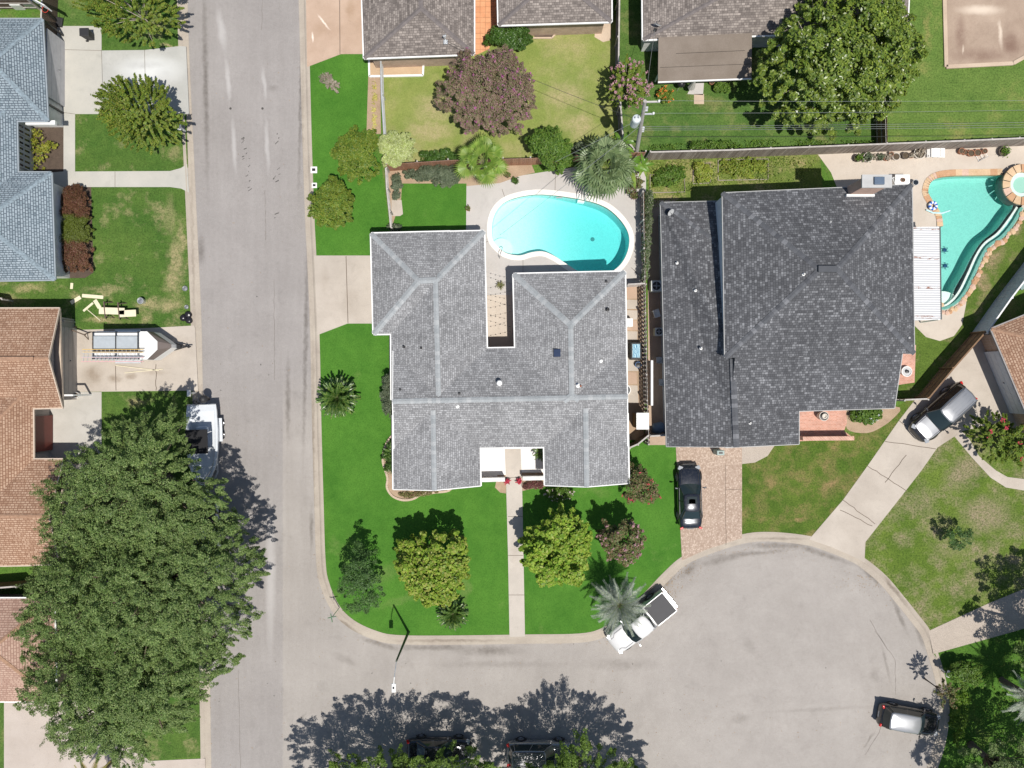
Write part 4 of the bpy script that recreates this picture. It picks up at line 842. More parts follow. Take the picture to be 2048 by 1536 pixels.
# ------------------------------------------------------------------ trees and plants
def quads(name, P, U, V, mat, parent, extra=None):
    """P centres, U/V half axes: n leaf-shaped quads as one mesh"""
    n = len(P); co = np.empty((n, 4, 3), dtype=np.float32)
    co[:, 0] = P-U; co[:, 1] = P-V*.9+U*.1; co[:, 2] = P+U; co[:, 3] = P+V*.9+U*.1
    me = bpy.data.meshes.new(name); me.vertices.add(n*4); me.vertices.foreach_set('co', co.ravel())
    me.loops.add(n*4); me.loops.foreach_set('vertex_index', np.arange(n*4, dtype=np.int32))
    me.polygons.add(n); me.polygons.foreach_set('loop_start', np.arange(0, n*4, 4, dtype=np.int32)); me.polygons.foreach_set('loop_total', np.full(n, 4, dtype=np.int32))
    me.materials.append(mat); me.update(calc_edges=True)
    o = bpy.data.objects.new(name, me); C.objects.link(o); o.parent = parent; return o
def unit(a): return a/np.maximum(1e-6, np.linalg.norm(a, axis=-1, keepdims=True))
def frame(N, rng):
    r = rng.normal(size=N.shape); U = unit(np.cross(N, r)); V = np.cross(N, U); return U, V
def outline_dist(pts, poly):
    a = poly; b = np.roll(poly, -1, axis=0); d = b-a
    t = np.clip(((pts[:, None]-a)*d).sum(-1)/((d*d).sum(-1)+1e-9), 0, 1)
    dist = np.linalg.norm(pts[:, None]-(a+d*t[..., None]), axis=-1).min(1)
    x, y = pts[:, 0], pts[:, 1]; ins = np.zeros(len(pts), bool)
    for (x1, y1), (x2, y2) in zip(a, b):
        c = ((y1 > y) != (y2 > y)) & (x < (x2-x1)*(y-y1)/(y2-y1+1e-12)+x1); ins ^= c
    return dist, ins
m_bark = plain('grey_bark', (.17, .13, .10), .9, 0, .4, 6); m_pale_bark = plain('pale_bark', (.42, .37, .31), .8, 0, .3, 5)
def tree(name, label, cat, out, z0, z1, mat, leaf=.16, nclump=160, per=120, cr=.55, seed=1, base=None, trunk=.2, group=None, up=.9, bark=None, flat=.75, flowers=None, shoots=0, depth=1.0, aspect=.5, twigs=0, lean=.3, dens=1.0, rough=.05, fr=.38):
    """out: crown outline in photo pixels (ellipse (cx,cy,rx,ry) or polygon) seen at mid height; crown from z0 to z1"""
    rng = np.random.default_rng(seed); random.seed(seed); zm = z0+(z1-z0)*.42
    if len(out) == 4 and not hasattr(out[0], '__len__'):
        cx, cy, rx, ry = out; th = np.linspace(0, 2*PI, 40, endpoint=False); ph = rng.uniform(0, 6, 4)
        rr = 1+.07*np.sin(3*th+ph[0])+.06*np.sin(5*th+ph[1])+.05*np.sin(8*th+ph[2])+rng.normal(0, .02, 40)
        out = [(cx+rx*r*math.cos(t), cy+ry*r*math.sin(t)) for t, r in zip(th, rr)]
    poly = np.array([tuple(W(p[0], p[1], zm))[:2] for p in out]); ctr = poly.mean(0)
    b = Vector((ctr[0], ctr[1], G)) if base is None else W(base[0], base[1], G)
    th_ = thing(name, label, cat, b, 0, group); pl = poly-np.array([b.x, b.y]); c0 = ctr-np.array([b.x, b.y])
    lo, hi = pl.min(0), pl.max(0); C2 = np.empty((0, 2)); D = np.empty(0)
    while len(C2) < nclump:
        q = rng.uniform(lo, hi, (nclump*3, 2)); d, ins = outline_dist(q, pl); keep = ins & (d > cr*.45*rng.uniform(.2, 1.6, len(q))); C2 = np.vstack([C2, q[keep]]); D = np.concatenate([D, d[keep]])
    C2 = C2[:nclump]; D = D[:nclump]; R = max(D.max(), .1); dn = np.clip(D/R, 0, 1)
    shell = np.sqrt(1-(1-dn)**2)
    lump = .5+.5*np.sin(C2[:, 0]*2.2/cr*.5+seed)*np.sin(C2[:, 1]*2.0/cr*.5+seed*2)
    top = (z0-G)+(z1-z0)*(.30+.70*shell)*(.86+.14*lump)
    cz = top-(z1-z0)*depth*rng.beta(1, 2.4, nclump)*(.25+.5*shell)
    cz = cz+rng.normal(0, rough*(z1-z0), nclump)
    CC = np.column_stack([C2, cz]); crs = cr*rng.uniform(.6, 1.25, nclump)
    k = per; n = nclump*k
    off = unit(rng.normal(size=(nclump, k, 3)))*rng.uniform(.35, 1, (nclump, k, 1))**.5
    off[..., 2] = off[..., 2]*flat+.12
    if shoots:
        ax = np.column_stack([C2-c0, np.full(nclump, R*.7)]); ax = unit(ax+rng.normal(0, .35, ax.shape)*R*.4)
        t = rng.uniform(-1, 1, (nclump, k, 1)); off = ax[:, None]*t*shoots + off*(.18+.12*(1-t))
    e_ = np.column_stack([C2-c0, np.zeros(nclump)]); e_ = unit(e_)+rng.normal(0, .3, (nclump, 3))*np.array([1, 1, .4]); edge = (dn < .3)[:, None, None]
    tt = rng.uniform(-.3, 1.5, (nclump, k, 1)); off = np.where(edge, off*(.65-.3*np.clip(tt, 0, 1.5))+e_[:, None]*tt*fr, off)
    P = (CC[:, None]+off*crs[:, None, None]).reshape(-1, 3)
    cen = np.array([c0[0], c0[1], (z0+z1)/2*.6])
    outw = unit(P-cen); N = unit(off.reshape(-1, 3)*.7+outw*.5+np.array([0, 0, up])+rng.normal(0, .55, (n, 3)))
    U, V = frame(N, rng); s = leaf*rng.uniform(.6, 1.25, (n, 1))
    P[:, 2] = np.maximum(P[:, 2], .08)
    if dens < 1: kp = rng.random(n) < dens; P, U, V, s = P[kp], U[kp], V[kp], s[kp]
    quads('crown', P, U*s*.5, V*s*.5*aspect*2*.5, mat, th_)
    if trunk:
        B = MB(); tz = z0*.55+.3; j = Vector((c0[0]*.3, c0[1]*.3, tz)); B.tube([(0, 0, -.1), (0, 0, .25), tuple(j*.5), tuple(j)], [trunk*1.35, trunk*1.05, trunk*.9, trunk*.8], 9)
        idx = rng.permutation(nclump)[:min(nclump, 14+twigs)]
        for q, i in enumerate(idx):
            e = Vector(CC[i]); m = j.lerp(e, .5)+Vector((0, 0, .08*(e-j).length)); r = trunk*(.42 if q < 14 else .2)
            B.tube([j-Vector((0, 0, .1)), m, e+Vector((0, 0, crs[i]*.3*(q >= 14)))], [r, r*.55, r*.18], 5)
        B.build('trunk', bark or m_bark, th_, smooth=True)
    if flowers:
        fm, cnt, fs, nfl = flowers; idx = rng.choice(nclump, cnt, p=None); kk = nfl
        o2 = rng.normal(0, .33, (cnt, kk, 3)); ctrs = CC[idx]+unit(CC[idx]-cen)*crs[idx][:, None]*.8; ctrs[:, 2] += .12
        P2 = (ctrs[:, None]+o2*fs*1.5).reshape(-1, 3); N2 = unit(rng.normal(0, .6, P2.shape)+np.array([0, 0, 1.])); U2, V2 = frame(N2, rng)
        quads('blossom', P2, U2*fs*.5, V2*fs*.45, fm, th_)
    return th_
lm_oak = leafmat('oak_leaves', [(.065, .12, .032), (.14, .225, .06), (.28, .36, .125), (.10, .175, .045)], .27)
lm_oak2 = leafmat('south_oak_leaves', [(.08, .14, .025), (.14, .23, .04), (.22, .32, .06)], .3)
lm_crape = leafmat('crape_leaves', [(.08, .15, .02), (.15, .23, .03), (.22, .29, .04), (.24, .23, .04)], .3)
lm_mag = leafmat('glossy_leaves', [(.07, .13, .02), (.16, .24, .035), (.27, .34, .05), (.10, .17, .025)], .3, .35, .5)
lm_lime = leafmat('lime_leaves', [(.12, .22, .02), (.22, .35, .035), (.34, .45, .06), (.38, .36, .1)], .35)
lm_lime2 = leafmat('yellow_lime_leaves', [(.12, .24, .02), (.22, .37, .035), (.34, .47, .06), (.36, .40, .08)], .35)
lm_purple = leafmat('purple_tinged_leaves', [(.11, .14, .05), (.21, .16, .10), (.30, .15, .18), (.24, .20, .11), (.14, .17, .06)], .2)
lm_magenta = leafmat('magenta_blossom', [(.42, .08, .28), (.5, .16, .36), (.36, .16, .28)], .2)
lm_pink = leafmat('pink_blossom', [(.42, .2, .25), (.55, .32, .36), (.35, .16, .2)], .2)
lm_red = leafmat('red_blossom', [(.5, .03, .06), (.62, .08, .14)], .2)
lm_yellowgreen = leafmat('yellow_green_leaves', [(.08, .16, .02), (.15, .24, .03), (.25, .29, .04), (.10, .18, .025)], .3)
lm_varieg = leafmat('cream_variegated_leaves', [(.42, .48, .18), (.52, .58, .28), (.30, .38, .08), (.5, .52, .26)], .25)
lm_dark = leafmat('dark_green_leaves', [(.035, .085, .015), (.06, .13, .02), (.09, .17, .03)], .2, .4)
lm_mid = leafmat('mid_green_leaves', [(.07, .15, .02), (.11, .21, .03), (.17, .26, .04)], .3)
lm_fine = leafmat('fine_leaves', [(.045, .10, .03), (.075, .15, .04), (.10, .19, .05)], .25)
lm_burg = leafmat('burgundy_leaves', [(.10, .045, .03), (.17, .065, .045), (.15, .08, .04), (.10, .07, .025)], .15, patch='middle')
lm_redgreen = leafmat('red_tinged_leaves', [(.07, .13, .03), (.13, .17, .05), (.22, .11, .08), (.11, .17, .04)], .2)
lm_greygreen = leafmat('grey_green_leaves', [(.07, .10, .06), (.12, .15, .09), (.17, .2, .12)], .2)
lm_gold = leafmat('golden_leaves', [(.3, .3, .04), (.4, .34, .06), (.16, .24, .03)], .3)
lm_dry = leafmat('dry_stems', [(.30, .26, .2), (.42, .37, .3), (.22, .16, .12)], .1)
# the big street oaks
OAKA = [(300, 838), (340, 815), (362, 838), (364, 880), (376, 925), (400, 952), (440, 955), (452, 1000), (470, 1020), (490, 1075), (450, 1110), (330, 1130), (200, 1130), (95, 1090), (78, 1060), (100, 1010), (70, 985), (88, 955), (120, 955), (112, 925), (140, 905), (185, 893), (215, 860), (245, 838), (262, 852), (280, 830)]
OAKB = [(470, 1040), (500, 1080), (532, 1120), (520, 1165), (490, 1190), (515, 1230), (500, 1270), (455, 1290), (440, 1320), (330, 1330), (150, 1310), (40, 1280), (35, 1230), (60, 1200), (58, 1160), (75, 1110), (120, 1080), (260, 1070), (400, 1050)]
OAKC = [(430, 1290), (495, 1310), (470, 1340), (425, 1365), (400, 1400), (385, 1455), (330, 1465), (300, 1500), (290, 1536), (255, 1545), (230, 1510), (150, 1510), (105, 1470), (95, 1420), (60, 1445), (40, 1420), (32, 1380), (60, 1340), (45, 1300), (110, 1270), (300, 1265)]
tree('live_oak', 'dark green live oak reaching over the boat on the street', 'tree', OAKA, 3.6, 8.6, lm_oak, .125, 1200, 125, .36, 21, rough=.045, up=.8, fr=.8, base=(335, 960), trunk=.42, group='live oaks along the left kerb', twigs=80, depth=.9)
tree('live_oak', 'widest live oak of the left kerb, reaching over the asphalt', 'tree', OAKB, 3.4, 9.4, lm_oak, .125, 1550, 125, .36, 22, rough=.045, up=.8, fr=.8, base=(345, 1130), trunk=.48, group='live oaks along the left kerb', twigs=80, depth=.9)
tree('live_oak', 'lowest live oak of the left kerb, over the pale driveway and its faded brown roof', 'tree', OAKC, 3.0, 8.6, lm_oak, .125, 1150, 125, .36, 23, rough=.045, up=.8, fr=.8, base=(335, 1330), trunk=.42, group='live oaks along the left kerb', twigs=70, depth=.9)
tree('live_oak', 'green live oak below the black sedan at the bottom edge', 'tree', [(560, 1600), (590, 1560), (640, 1545), (680, 1515), (740, 1500), (790, 1512), (850, 1518), (930, 1500), (985, 1530), (1010, 1600), (1000, 1720), (900, 1840), (700, 1850), (580, 1740)], 3.8, 8.6, lm_oak2, .14, 1050, 125, .46, 31, rough=.05, fr=.65, trunk=.35, group='oaks along the bottom edge', twigs=40)
tree('live_oak', 'green live oak over the silver wagon at the bottom edge', 'tree', [(980, 1560), (1030, 1540), (1070, 1530), (1110, 1505), (1160, 1476), (1205, 1505), (1255, 1520), (1310, 1560), (1345, 1610), (1360, 1720), (1280, 1850), (1100, 1850), (1000, 1720)], 3.8, 8.6, lm_oak2, .14, 1050, 125, .46, 33, rough=.05, fr=.65, trunk=.35, group='oaks along the bottom edge', twigs=40)
# upper left crape myrtles
tree('crape_myrtle', 'bushy green crape myrtle at the top edge above the pale driveway', 'tree', [(143, 10), (165, 40), (205, 62), (232, 88), (262, 78), (300, 96), (330, 92), (345, 66), (368, 40), (362, 10), (355, -60), (300, -110), (220, -110), (160, -60)], 1.6, 4.6, lm_crape, .17, 360, 85, .38, 41, rough=.06, trunk=.1, shoots=1.5, bark=m_pale_bark)
tree('crape_myrtle', 'round green crape myrtle between the pale driveway and the front walk', 'tree', [(193, 205), (205, 180), (228, 168), (232, 145), (255, 160), (278, 148), (305, 160), (330, 175), (345, 205), (370, 240), (362, 268), (345, 285), (318, 292), (300, 300), (275, 305), (250, 290), (222, 272), (205, 240)], 1.4, 4.6, lm_crape, .17, 360, 85, .38, 42, rough=.06, trunk=.1, shoots=1.5, bark=m_pale_bark)
tree('crape_myrtle', 'wide purple-tinged crape myrtle spreading over the yellowing back lawn', 'tree', [(868, 155), (895, 150), (905, 115), (935, 100), (960, 112), (985, 100), (1010, 85), (1030, 110), (1052, 140), (1068, 160), (1070, 200), (1060, 235), (1040, 255), (1015, 262), (990, 268), (960, 258), (935, 268), (912, 250), (905, 225), (868, 205), (875, 180)], 1.8, 5.0, lm_purple, .14, 560, 100, .34, 43, rough=.06, fr=.4, trunk=.12, shoots=.0, bark=m_pale_bark, flowers=(lm_magenta, 150, .08, 9))
tree('crape_myrtle', 'small pink-flowered crape myrtle at the corner of the dark fence', 'tree', (1256, 172, 43, 44), 1.6, 4.4, lm_crape, .15, 170, 90, .34, 44, trunk=.07, shoots=.4, bark=m_pale_bark, flowers=(lm_pink, 110, .10, 13))
tree('magnolia', 'huge glossy green tree over the flat patio roof at the upper right', 'tree', [(1620, -40), (1600, 15), (1560, 40), (1530, 80), (1520, 110), (1500, 150), (1520, 185), (1545, 215), (1570, 250), (1610, 262), (1660, 258), (1720, 262), (1760, 240), (1800, 215), (1815, 180), (1842, 150), (1852, 105), (1840, 70), (1812, 25), (1780, -10), (1760, -60), (1680, -80)], 2.4, 8.4, lm_mag, .24, 760, 85, .44, 45, rough=.04, fr=.3, trunk=.3, aspect=.6, twigs=60, bark=m_pale_bark)
tree('shrub', 'rounded dark green bush against the wall below the brown roof gutter', 'bush', (1020, 74, 46, 28), .4, 2.2, lm_dark, .16, 70, 130, .36, 46, trunk=.05)
tree('citrus_tree', 'yellow-green tree beside the cream variegated bush on the vivid lawn', 'tree', (716, 312, 48, 54), .9, 3.2, lm_yellowgreen, .17, 120, 120, .4, 47, trunk=.08)
tree('variegated_bush', 'cream and green variegated bush at the corner of the back fence', 'bush', (794, 300, 37, 34), .8, 2.9, lm_varieg, .15, 90, 150, .36, 48, trunk=.07)
tree('shrub_tree', 'olive green tree on the vivid lawn nearest the street, below the utility boxes', 'tree', [(620, 400), (640, 375), (660, 355), (680, 352), (695, 375), (708, 400), (710, 425), (700, 452), (670, 460), (640, 452), (622, 432)], .8, 3.0, lm_yellowgreen, .17, 150, 110, .36, 49, trunk=.08)
tree('orange_tree', 'dark green round tree overhanging the back edge of the pool deck', 'tree', [(1052, 290), (1065, 262), (1095, 255), (1125, 262), (1143, 290), (1140, 325), (1120, 345), (1095, 342), (1075, 325), (1058, 310)], 1.0, 3.6, lm_mid, .17, 110, 120, .4, 50, trunk=.08)
tree('pear_tree', 'yellow-green broadleaf tree on the front lawn left of the walk', 'tree', [(786, 1105), (800, 1080), (830, 1075), (870, 1062), (900, 1068), (915, 1050), (930, 1075), (940, 1110), (938, 1150), (920, 1185), (905, 1215), (880, 1205), (855, 1215), (825, 1195), (800, 1165), (785, 1135)], 1.8, 4.8, lm_lime, .23, 300, 60, .36, 51, rough=.07, trunk=.13, aspect=.75)
tree('pear_tree', 'lime green broadleaf tree on the front lawn right of the walk', 'tree', [(1040, 1085), (1060, 1055), (1085, 1045), (1100, 1020), (1125, 1012), (1150, 1025), (1175, 1045), (1188, 1070), (1178, 1110), (1175, 1150), (1150, 1170), (1115, 1165), (1080, 1175), (1062, 1150), (1040, 1120)], 1.8, 5.0, lm_lime2, .23, 300, 60, .36, 52, rough=.07, trunk=.13, aspect=.75)
tree('young_elm', 'fine-leaved dark green tree on the corner of the front lawn', 'tree', (724, 1158, 47, 74), 1.6, 4.4, lm_fine, .13, 120, 95, .36, 53, trunk=.09, rough=.1, dens=.85)
tree('crape_myrtle', 'pink-flowered crape myrtle between the lime tree and the parked black sedan', 'tree', [(1205, 1035), (1225, 1050), (1255, 1032), (1280, 1055), (1290, 1080), (1275, 1110), (1255, 1128), (1225, 1125), (1205, 1100), (1195, 1070)], 1.6, 4.2, lm_redgreen, .16, 110, 110, .38, 54, trunk=.07, bark=m_pale_bark, flowers=(lm_pink, 70, .1, 10))
tree('crape_myrtle', 'reddish green bush at the lower right corner of the light grey roof', 'bush', [(1248, 935), (1262, 918), (1280, 935), (1300, 945), (1318, 985), (1305, 1005), (1275, 1014), (1252, 1000), (1240, 975)], .8, 3.4, lm_redgreen, .15, 80, 110, .36, 55, trunk=.06, flowers=(lm_red, 20, .1, 6))
tree('crape_myrtle', 'green bush with red flowers at the curve of the right footpath', 'bush', [(1935, 860), (1950, 838), (1985, 820), (2020, 832), (2060, 850), (2070, 900), (2050, 940), (2010, 935), (1975, 925), (1950, 900)], .7, 3.6, lm_yellowgreen, .16, 150, 120, .42, 56, trunk=.08, shoots=.5, flowers=(lm_red, 10, .14, 16))
tree('shade_tree', 'dark leafy tree standing over the shaded lawn at the lower right corner', 'tree', [(1925, 1560), (1940, 1500), (1975, 1480), (2010, 1490), (2050, 1470), (2130, 1480), (2200, 1560), (2120, 1680), (1960, 1690), (1920, 1620)], 3.0, 7.4, leafmat('silver_green_leaves', [(.10, .16, .05), (.16, .23, .08), (.22, .28, .1)], .25), .15, 300, 120, .5, 57, trunk=.25, twigs=20)
tree('shade_tree', 'broad tree just beyond the right edge shading the lower driveway', 'tree', (2190, 1320, 150, 140), 3.0, 8.4, lm_oak, .2, 260, 120, .62, 58, trunk=.25)
tree('shrub', 'sunlit yellow-green bush beside the mailbox at the lower right', 'bush', (1925, 1347, 36, 26), .3, 1.8, lm_mid, .17, 60, 120, .34, 59, trunk=.05)
tree('ground_plants', 'rambling green bushes behind the kerb beside the parked dark wagon', 'bush', [(1900, 1385), (1925, 1378), (1940, 1400), (1930, 1450), (1912, 1500), (1898, 1440)], .2, 1.2, leafmat('shrub_leaves', [(.06, .13, .015), (.12, .22, .02), (.18, .28, .03)], .3), .16, 50, 60, .32, 60, trunk=0)
tree('young_tree', 'small thin dark tree alone on the dry lawn at the right', 'tree', (1914, 1072, 27, 24), .8, 2.4, lm_fine, .11, 52, 60, .24, 61, trunk=.04)
tree('street_tree', 'slim purple-brown tree on the kerb above the parked dark wagon', 'tree', (1888, 1385, 22, 30), 1.8, 3.6, lm_redgreen, .13, 36, 50, .3, 62, trunk=.05, shoots=.8)
# shrubs and beds
tree('hedge', 'long clipped burgundy hedge along the wall of the blue-grey roofed house', 'hedge', smooth([(122, 392), (135, 373), (165, 371), (181, 392), (182, 450), (187, 530), (175, 546), (150, 546), (128, 538), (122, 470)], 3, True), .05, 1.35, lm_burg, .09, 420, 130, .26, 63, trunk=0, flat=.6, depth=.35)
tree('bed_shrubs', 'yellow-green shrubs in the dark mulch bed under tall windows', 'shrubs', [(60, 262), (75, 255), (92, 265), (90, 285), (105, 282), (120, 290), (108, 302), (90, 315), (95, 335), (75, 342), (62, 330), (65, 300)], .05, .9, leafmat('golden_green_leaves', [(.3, .3, .04), (.36, .34, .05), (.16, .26, .03)], .3), .16, 55, 24, .24, 64, trunk=0)
tree('shrub', 'dark green bush against the left side of the light grey roofed house', 'bush', [(768, 752), (782, 738), (795, 760), (800, 800), (795, 850), (786, 838), (768, 818), (762, 785)], .1, 1.9, lm_greygreen, .13, 80, 110, .3, 65, trunk=0)
tree('shrub', 'dark leafy plants in the curved bed against the left wall', 'bush', (783, 912, 14, 38), .1, 1.0, lm_dark, .22, 24, 50, .3, 66, trunk=0, aspect=.3)
tree('shrub', 'wide grey-green bush in the bed below the back fence', 'bush', [(805, 345), (850, 332), (905, 332), (935, 345), (925, 365), (885, 375), (850, 362), (815, 362)], .1, 1.4, lm_greygreen, .13, 110, 120, .3, 67, trunk=0)
tree('shrub', 'narrow grey-green bush beside the stepping slab in the back bed', 'bush', [(786, 352), (802, 350), (804, 375), (800, 400), (788, 402), (784, 378)], .1, 1.2, lm_greygreen, .13, 34, 100, .25, 68, trunk=0)
tree('shrub', 'small dark bush at the top left corner of the light grey roof', 'bush', (789, 456, 13, 8), .1, .9, lm_greygreen, .13, 12, 80, .22, 69, trunk=0)
tree('vine', 'dark low vines along the yellow lawn side of the back fence', 'vine', [(835, 305), (900, 300), (925, 312), (925, 324), (870, 328), (838, 326)], .1, 1.2, lm_dark, .13, 50, 90, .25, 70, trunk=0)
tree('vine', 'dark vines beside the round orange tree at the back fence', 'vine', [(1140, 290), (1170, 285), (1190, 300), (1185, 316), (1145, 318)], .1, 1.4, lm_greygreen, .13, 30, 90, .25, 71, trunk=0)
tree('shrub', 'low white-flowered shrub at the foot of the right front gable', 'bush', [(1092, 975), (1130, 972), (1150, 985), (1138, 998), (1105, 1002), (1090, 990)], .1, .8, lm_mid, .14, 40, 80, .25, 72, trunk=0, flowers=(leafmat('white_petals', [(.75, .7, .68), (.7, .5, .5)], .1), 36, .07, 4))
tree('shrub', 'low dark red plants in the bed right of the front walk', 'shrubs', [(1045, 962), (1085, 960), (1088, 975), (1060, 978), (1046, 978)], .05, .45, leafmat('dark_red_leaves', [(.14, .04, .05), (.22, .08, .08), (.1, .08, .04)], .15), .1, 36, 90, .2, 73, trunk=0)
tree('shrub', 'low grasses and red plants in the curved bed below the left gable', 'shrubs', [(795, 985), (830, 982), (880, 980), (890, 984), (850, 990), (820, 996), (800, 992)], .03, .35, leafmat('bed_grass', [(.3, .26, .12), (.16, .2, .05), (.25, .1, .09)], .15), .1, 34, 60, .2, 74, trunk=0)
tree('shrub', 'bright green shrub bed beside the round urn on the red brick patio', 'bush', [(1695, 822), (1700, 816), (1760, 815), (1765, 825), (1755, 845), (1735, 850), (1705, 842)], .1, .9, lm_mid, .18, 60, 90, .26, 75, trunk=0, flowers=(leafmat('pale_petals', [(.7, .75, .65), (.6, .6, .7)], .1), 14, .08, 4))
tree('weeds', 'tall green weeds along the left part of the long wooden fence', 'weeds', [(1300, 345), (1330, 335), (1370, 325), (1372, 350), (1350, 375), (1310, 372)], .05, .8, lm_mid, .17, 60, 60, .3, 76, trunk=0, dens=.6)
tree('vegetables', 'yellow-green vegetable plants in the narrow raised bed', 'vegetables', [(1388, 330), (1415, 325), (1422, 345), (1418, 362), (1392, 362)], .05, .8, leafmat('squash_leaves', [(.2, .3, .03), (.3, .36, .05), (.36, .36, .08)], .3), .2, 36, 50, .28, 77, trunk=0)
tree('vegetables', 'yellow-green plants in the wide garden bed under the long fence', 'vegetables', [(1436, 322), (1500, 318), (1535, 322), (1530, 345), (1500, 358), (1440, 356)], .05, .7, leafmat('bean_leaves', [(.16, .26, .03), (.26, .34, .05), (.34, .36, .07)], .3), .17, 70, 55, .3, 78, trunk=0, dens=.8)
tree('vine', 'sprawling vine on the lot side of the long wooden fence', 'vine', [(1380, 288), (1440, 284), (1490, 290), (1485, 298), (1420, 300), (1380, 298)], .1, 1.3, lm_mid, .15, 44, 60, .26, 79, trunk=0, dens=.7)
tree('flowering_plant', 'orange-flowered plants in bare soil below the flat brown patio roof', 'plants', (1330, 192, 16, 14), .1, .9, lm_yellowgreen, .13, 22, 60, .22, 80, trunk=0, flowers=(leafmat('orange_petals', [(.65, .16, .03), (.7, .3, .06)], .1), 16, .09, 8))
tree('shrub', 'small patio plants right of the orange pot under the patio roof edge', 'plants', (1443, 176, 18, 10), .1, .9, lm_mid, .14, 24, 60, .22, 81, trunk=0)
tree('dry_shrub', 'bare dried grey shrub alone on the vivid lawn strip', 'bush', [(640, 150), (655, 145), (668, 152), (680, 165), (684, 182), (675, 188), (655, 178), (642, 165)], .05, 1.0, lm_dry, .2, 36, 60, .24, 82, trunk=0, aspect=.14, shoots=.9)
tree('weeds', 'weedy plants below the yellow flowers on the bare soil strip', 'plants', [(742, 165), (752, 165), (754, 200), (752, 262), (744, 262), (746, 210)], .03, .4, leafmat('straw_yellow_leaves', [(.6, .5, .15), (.45, .45, .12)], .2), .2, 26, 14, .2, 83, trunk=0, aspect=.3)
tree('vine_hedge', 'long vine-covered hedge along the pool side of the passage fence', 'hedge', [(1288, 385), (1300, 385), (1300, 450), (1294, 520), (1291, 562), (1284, 562), (1284, 500), (1286, 430)], .05, 2.1, leafmat('vine_leaves', [(.05, .09, .03), (.09, .13, .04), (.3, .3, .24)], .2), .12, 170, 70, .26, 84, trunk=0, flat=1.2)
tree('shrub', 'brown and green plants beside the purple pot near the pool corner', 'plants', (1268, 368, 16, 18), .1, 1.2, lm_redgreen, .15, 28, 50, .26, 85, trunk=0, dens=.8)

# palms
def fan_palm(name, label, px, py, r, z, mat, nf=34, seed=1, seg=15, tz=None, width=.075, droop=.25, trunk=.2, group=None):
    """palmate leaves: each petiole carries a round fan of narrow folded blades"""
    rng = random.Random(seed); b = W(px, py, z); th_ = thing(name, label, 'palm', (b.x, b.y, G), 0, group)
    B = MB(); P = MB(); R = r/S*(1-z/H)
    for i in range(nf):
        a = i*2.39996+rng.uniform(-.2, .2); t = (i+.5)/nf; el = 1.25-1.5*t; pl = R*(.32+.28*t)*rng.uniform(.85, 1.1)
        d = Vector((math.cos(a)*math.cos(el), math.sin(a)*math.cos(el), math.sin(el)))
        o = Vector((0, 0, z-G)); e = o+d*pl; P.tube([o, o+d*pl*.5, e], [.03, .02, .014], 4)
        side = Vector((-math.sin(a), math.cos(a), 0)); up = d.cross(side)*-1
        if up.z < 0: up = -up
        fl = R*.5*rng.uniform(.85, 1.1)
        for k in range(seg):
            u = (k+.5)/seg*2-1; ang = u*2.1; bl = fl*(1-.25*abs(u))
            bd = (d*math.cos(ang)+side*math.sin(ang)+up*.12*(1-abs(u))); m = e+bd*bl*.6; tip = e+bd*bl-Vector((0, 0, bl*droop*rng.uniform(.5, 1.6)))
            wv = (side*math.cos(ang)-d*math.sin(ang))*width*(R/2); q = up*width*.35
            B.add([e, m-wv, m+q, m+wv, tip], [(0, 1, 2), (0, 2, 3), (1, 4, 2), (2, 4, 3)])
    B.build('frond', mat, th_)['kind'] = 'thing'; P.build('petiole', leafmat('petiole_green_'+str(seed), [(.2, .3, .06), (.3, .36, .1)], .1), th_)
    if trunk: T = MB(); T.lathe([(trunk*1.3, -.1), (trunk, .3), (trunk*.9, z-G-.3), (trunk*1.2, z-G-.05), (.05, z-G+.1)], n=12); T.build('trunk', m_bark, th_)
    return th_
def feather_palm(name, label, cat, px, py, r, z, mat, nf=40, seed=1, leaf=.35, nl=22, arch=.5, trunk=.16, lw=.022, el0=1.3, el1=-.1, group=None, zc=None):
    rng = random.Random(seed); b = W(px, py, z); th_ = thing(name, label, cat, (b.x, b.y, G), 0, group); B = MB(); P = MB(); R = r/S*(1-z/H)
    for i in range(nf):
        a = i*2.39996+rng.uniform(-.25, .25); t = (i+.5)/nf; el = el0+(el1-el0)*t; L = R*rng.uniform(.95, 1.15)/max(.6, math.cos(max(0, el-.6)))
        pts = []; p = Vector((0, 0, z-G)); e = el; n = 8
        for k in range(n+1):
            pts.append(p.copy()); p = p+Vector((math.cos(a)*math.cos(e), math.sin(a)*math.cos(e), math.sin(e)))*L/n; e -= arch*2/n*(.4+k/n*1.2)
        P.tube(pts, [.022*(1-k/n*.75) for k in range(n+1)], 4); side = Vector((-math.sin(a), math.cos(a), 0))
        for k in range(nl):
            u = .12+.88*(k+.5)/nl; f = u*n; j = min(n-1, int(f)); q = pts[j].lerp(pts[j+1], f-j); d = (pts[j+1]-pts[j]).normalized()
            ll = leaf*math.sin(min(1, u*1.15+.08)*PI*.86+.25)*rng.uniform(.85, 1.1)+.04; up = Vector((0, 0, 1))
            for sg in (-1, 1):
                v = (side*sg*.75+d*.75+up*rng.uniform(-.05, .28)).normalized(); tip = q+v*ll-Vector((0, 0, ll*.22)); wv = d*lw
                B.add([q-wv, q+v*ll*.5-wv*1.1, tip, q+v*ll*.5+wv*1.1, q+wv], [(0, 1, 3, 4), (1, 2, 3)])
    B.build('frond', mat, th_); P.build('rachis', bpy.data.materials.get('rachis_green') or leafmat('rachis_green', [(.2, .26, .1), (.3, .34, .16)], .1), th_)
    if trunk: T = MB(); T.lathe([(trunk*1.2, -.1), (trunk, .2), (trunk, z-G-.15), (trunk*1.25, z-G), (.03, z-G+.12)], n=12); T.build('trunk', m_bark, th_)
    return th_
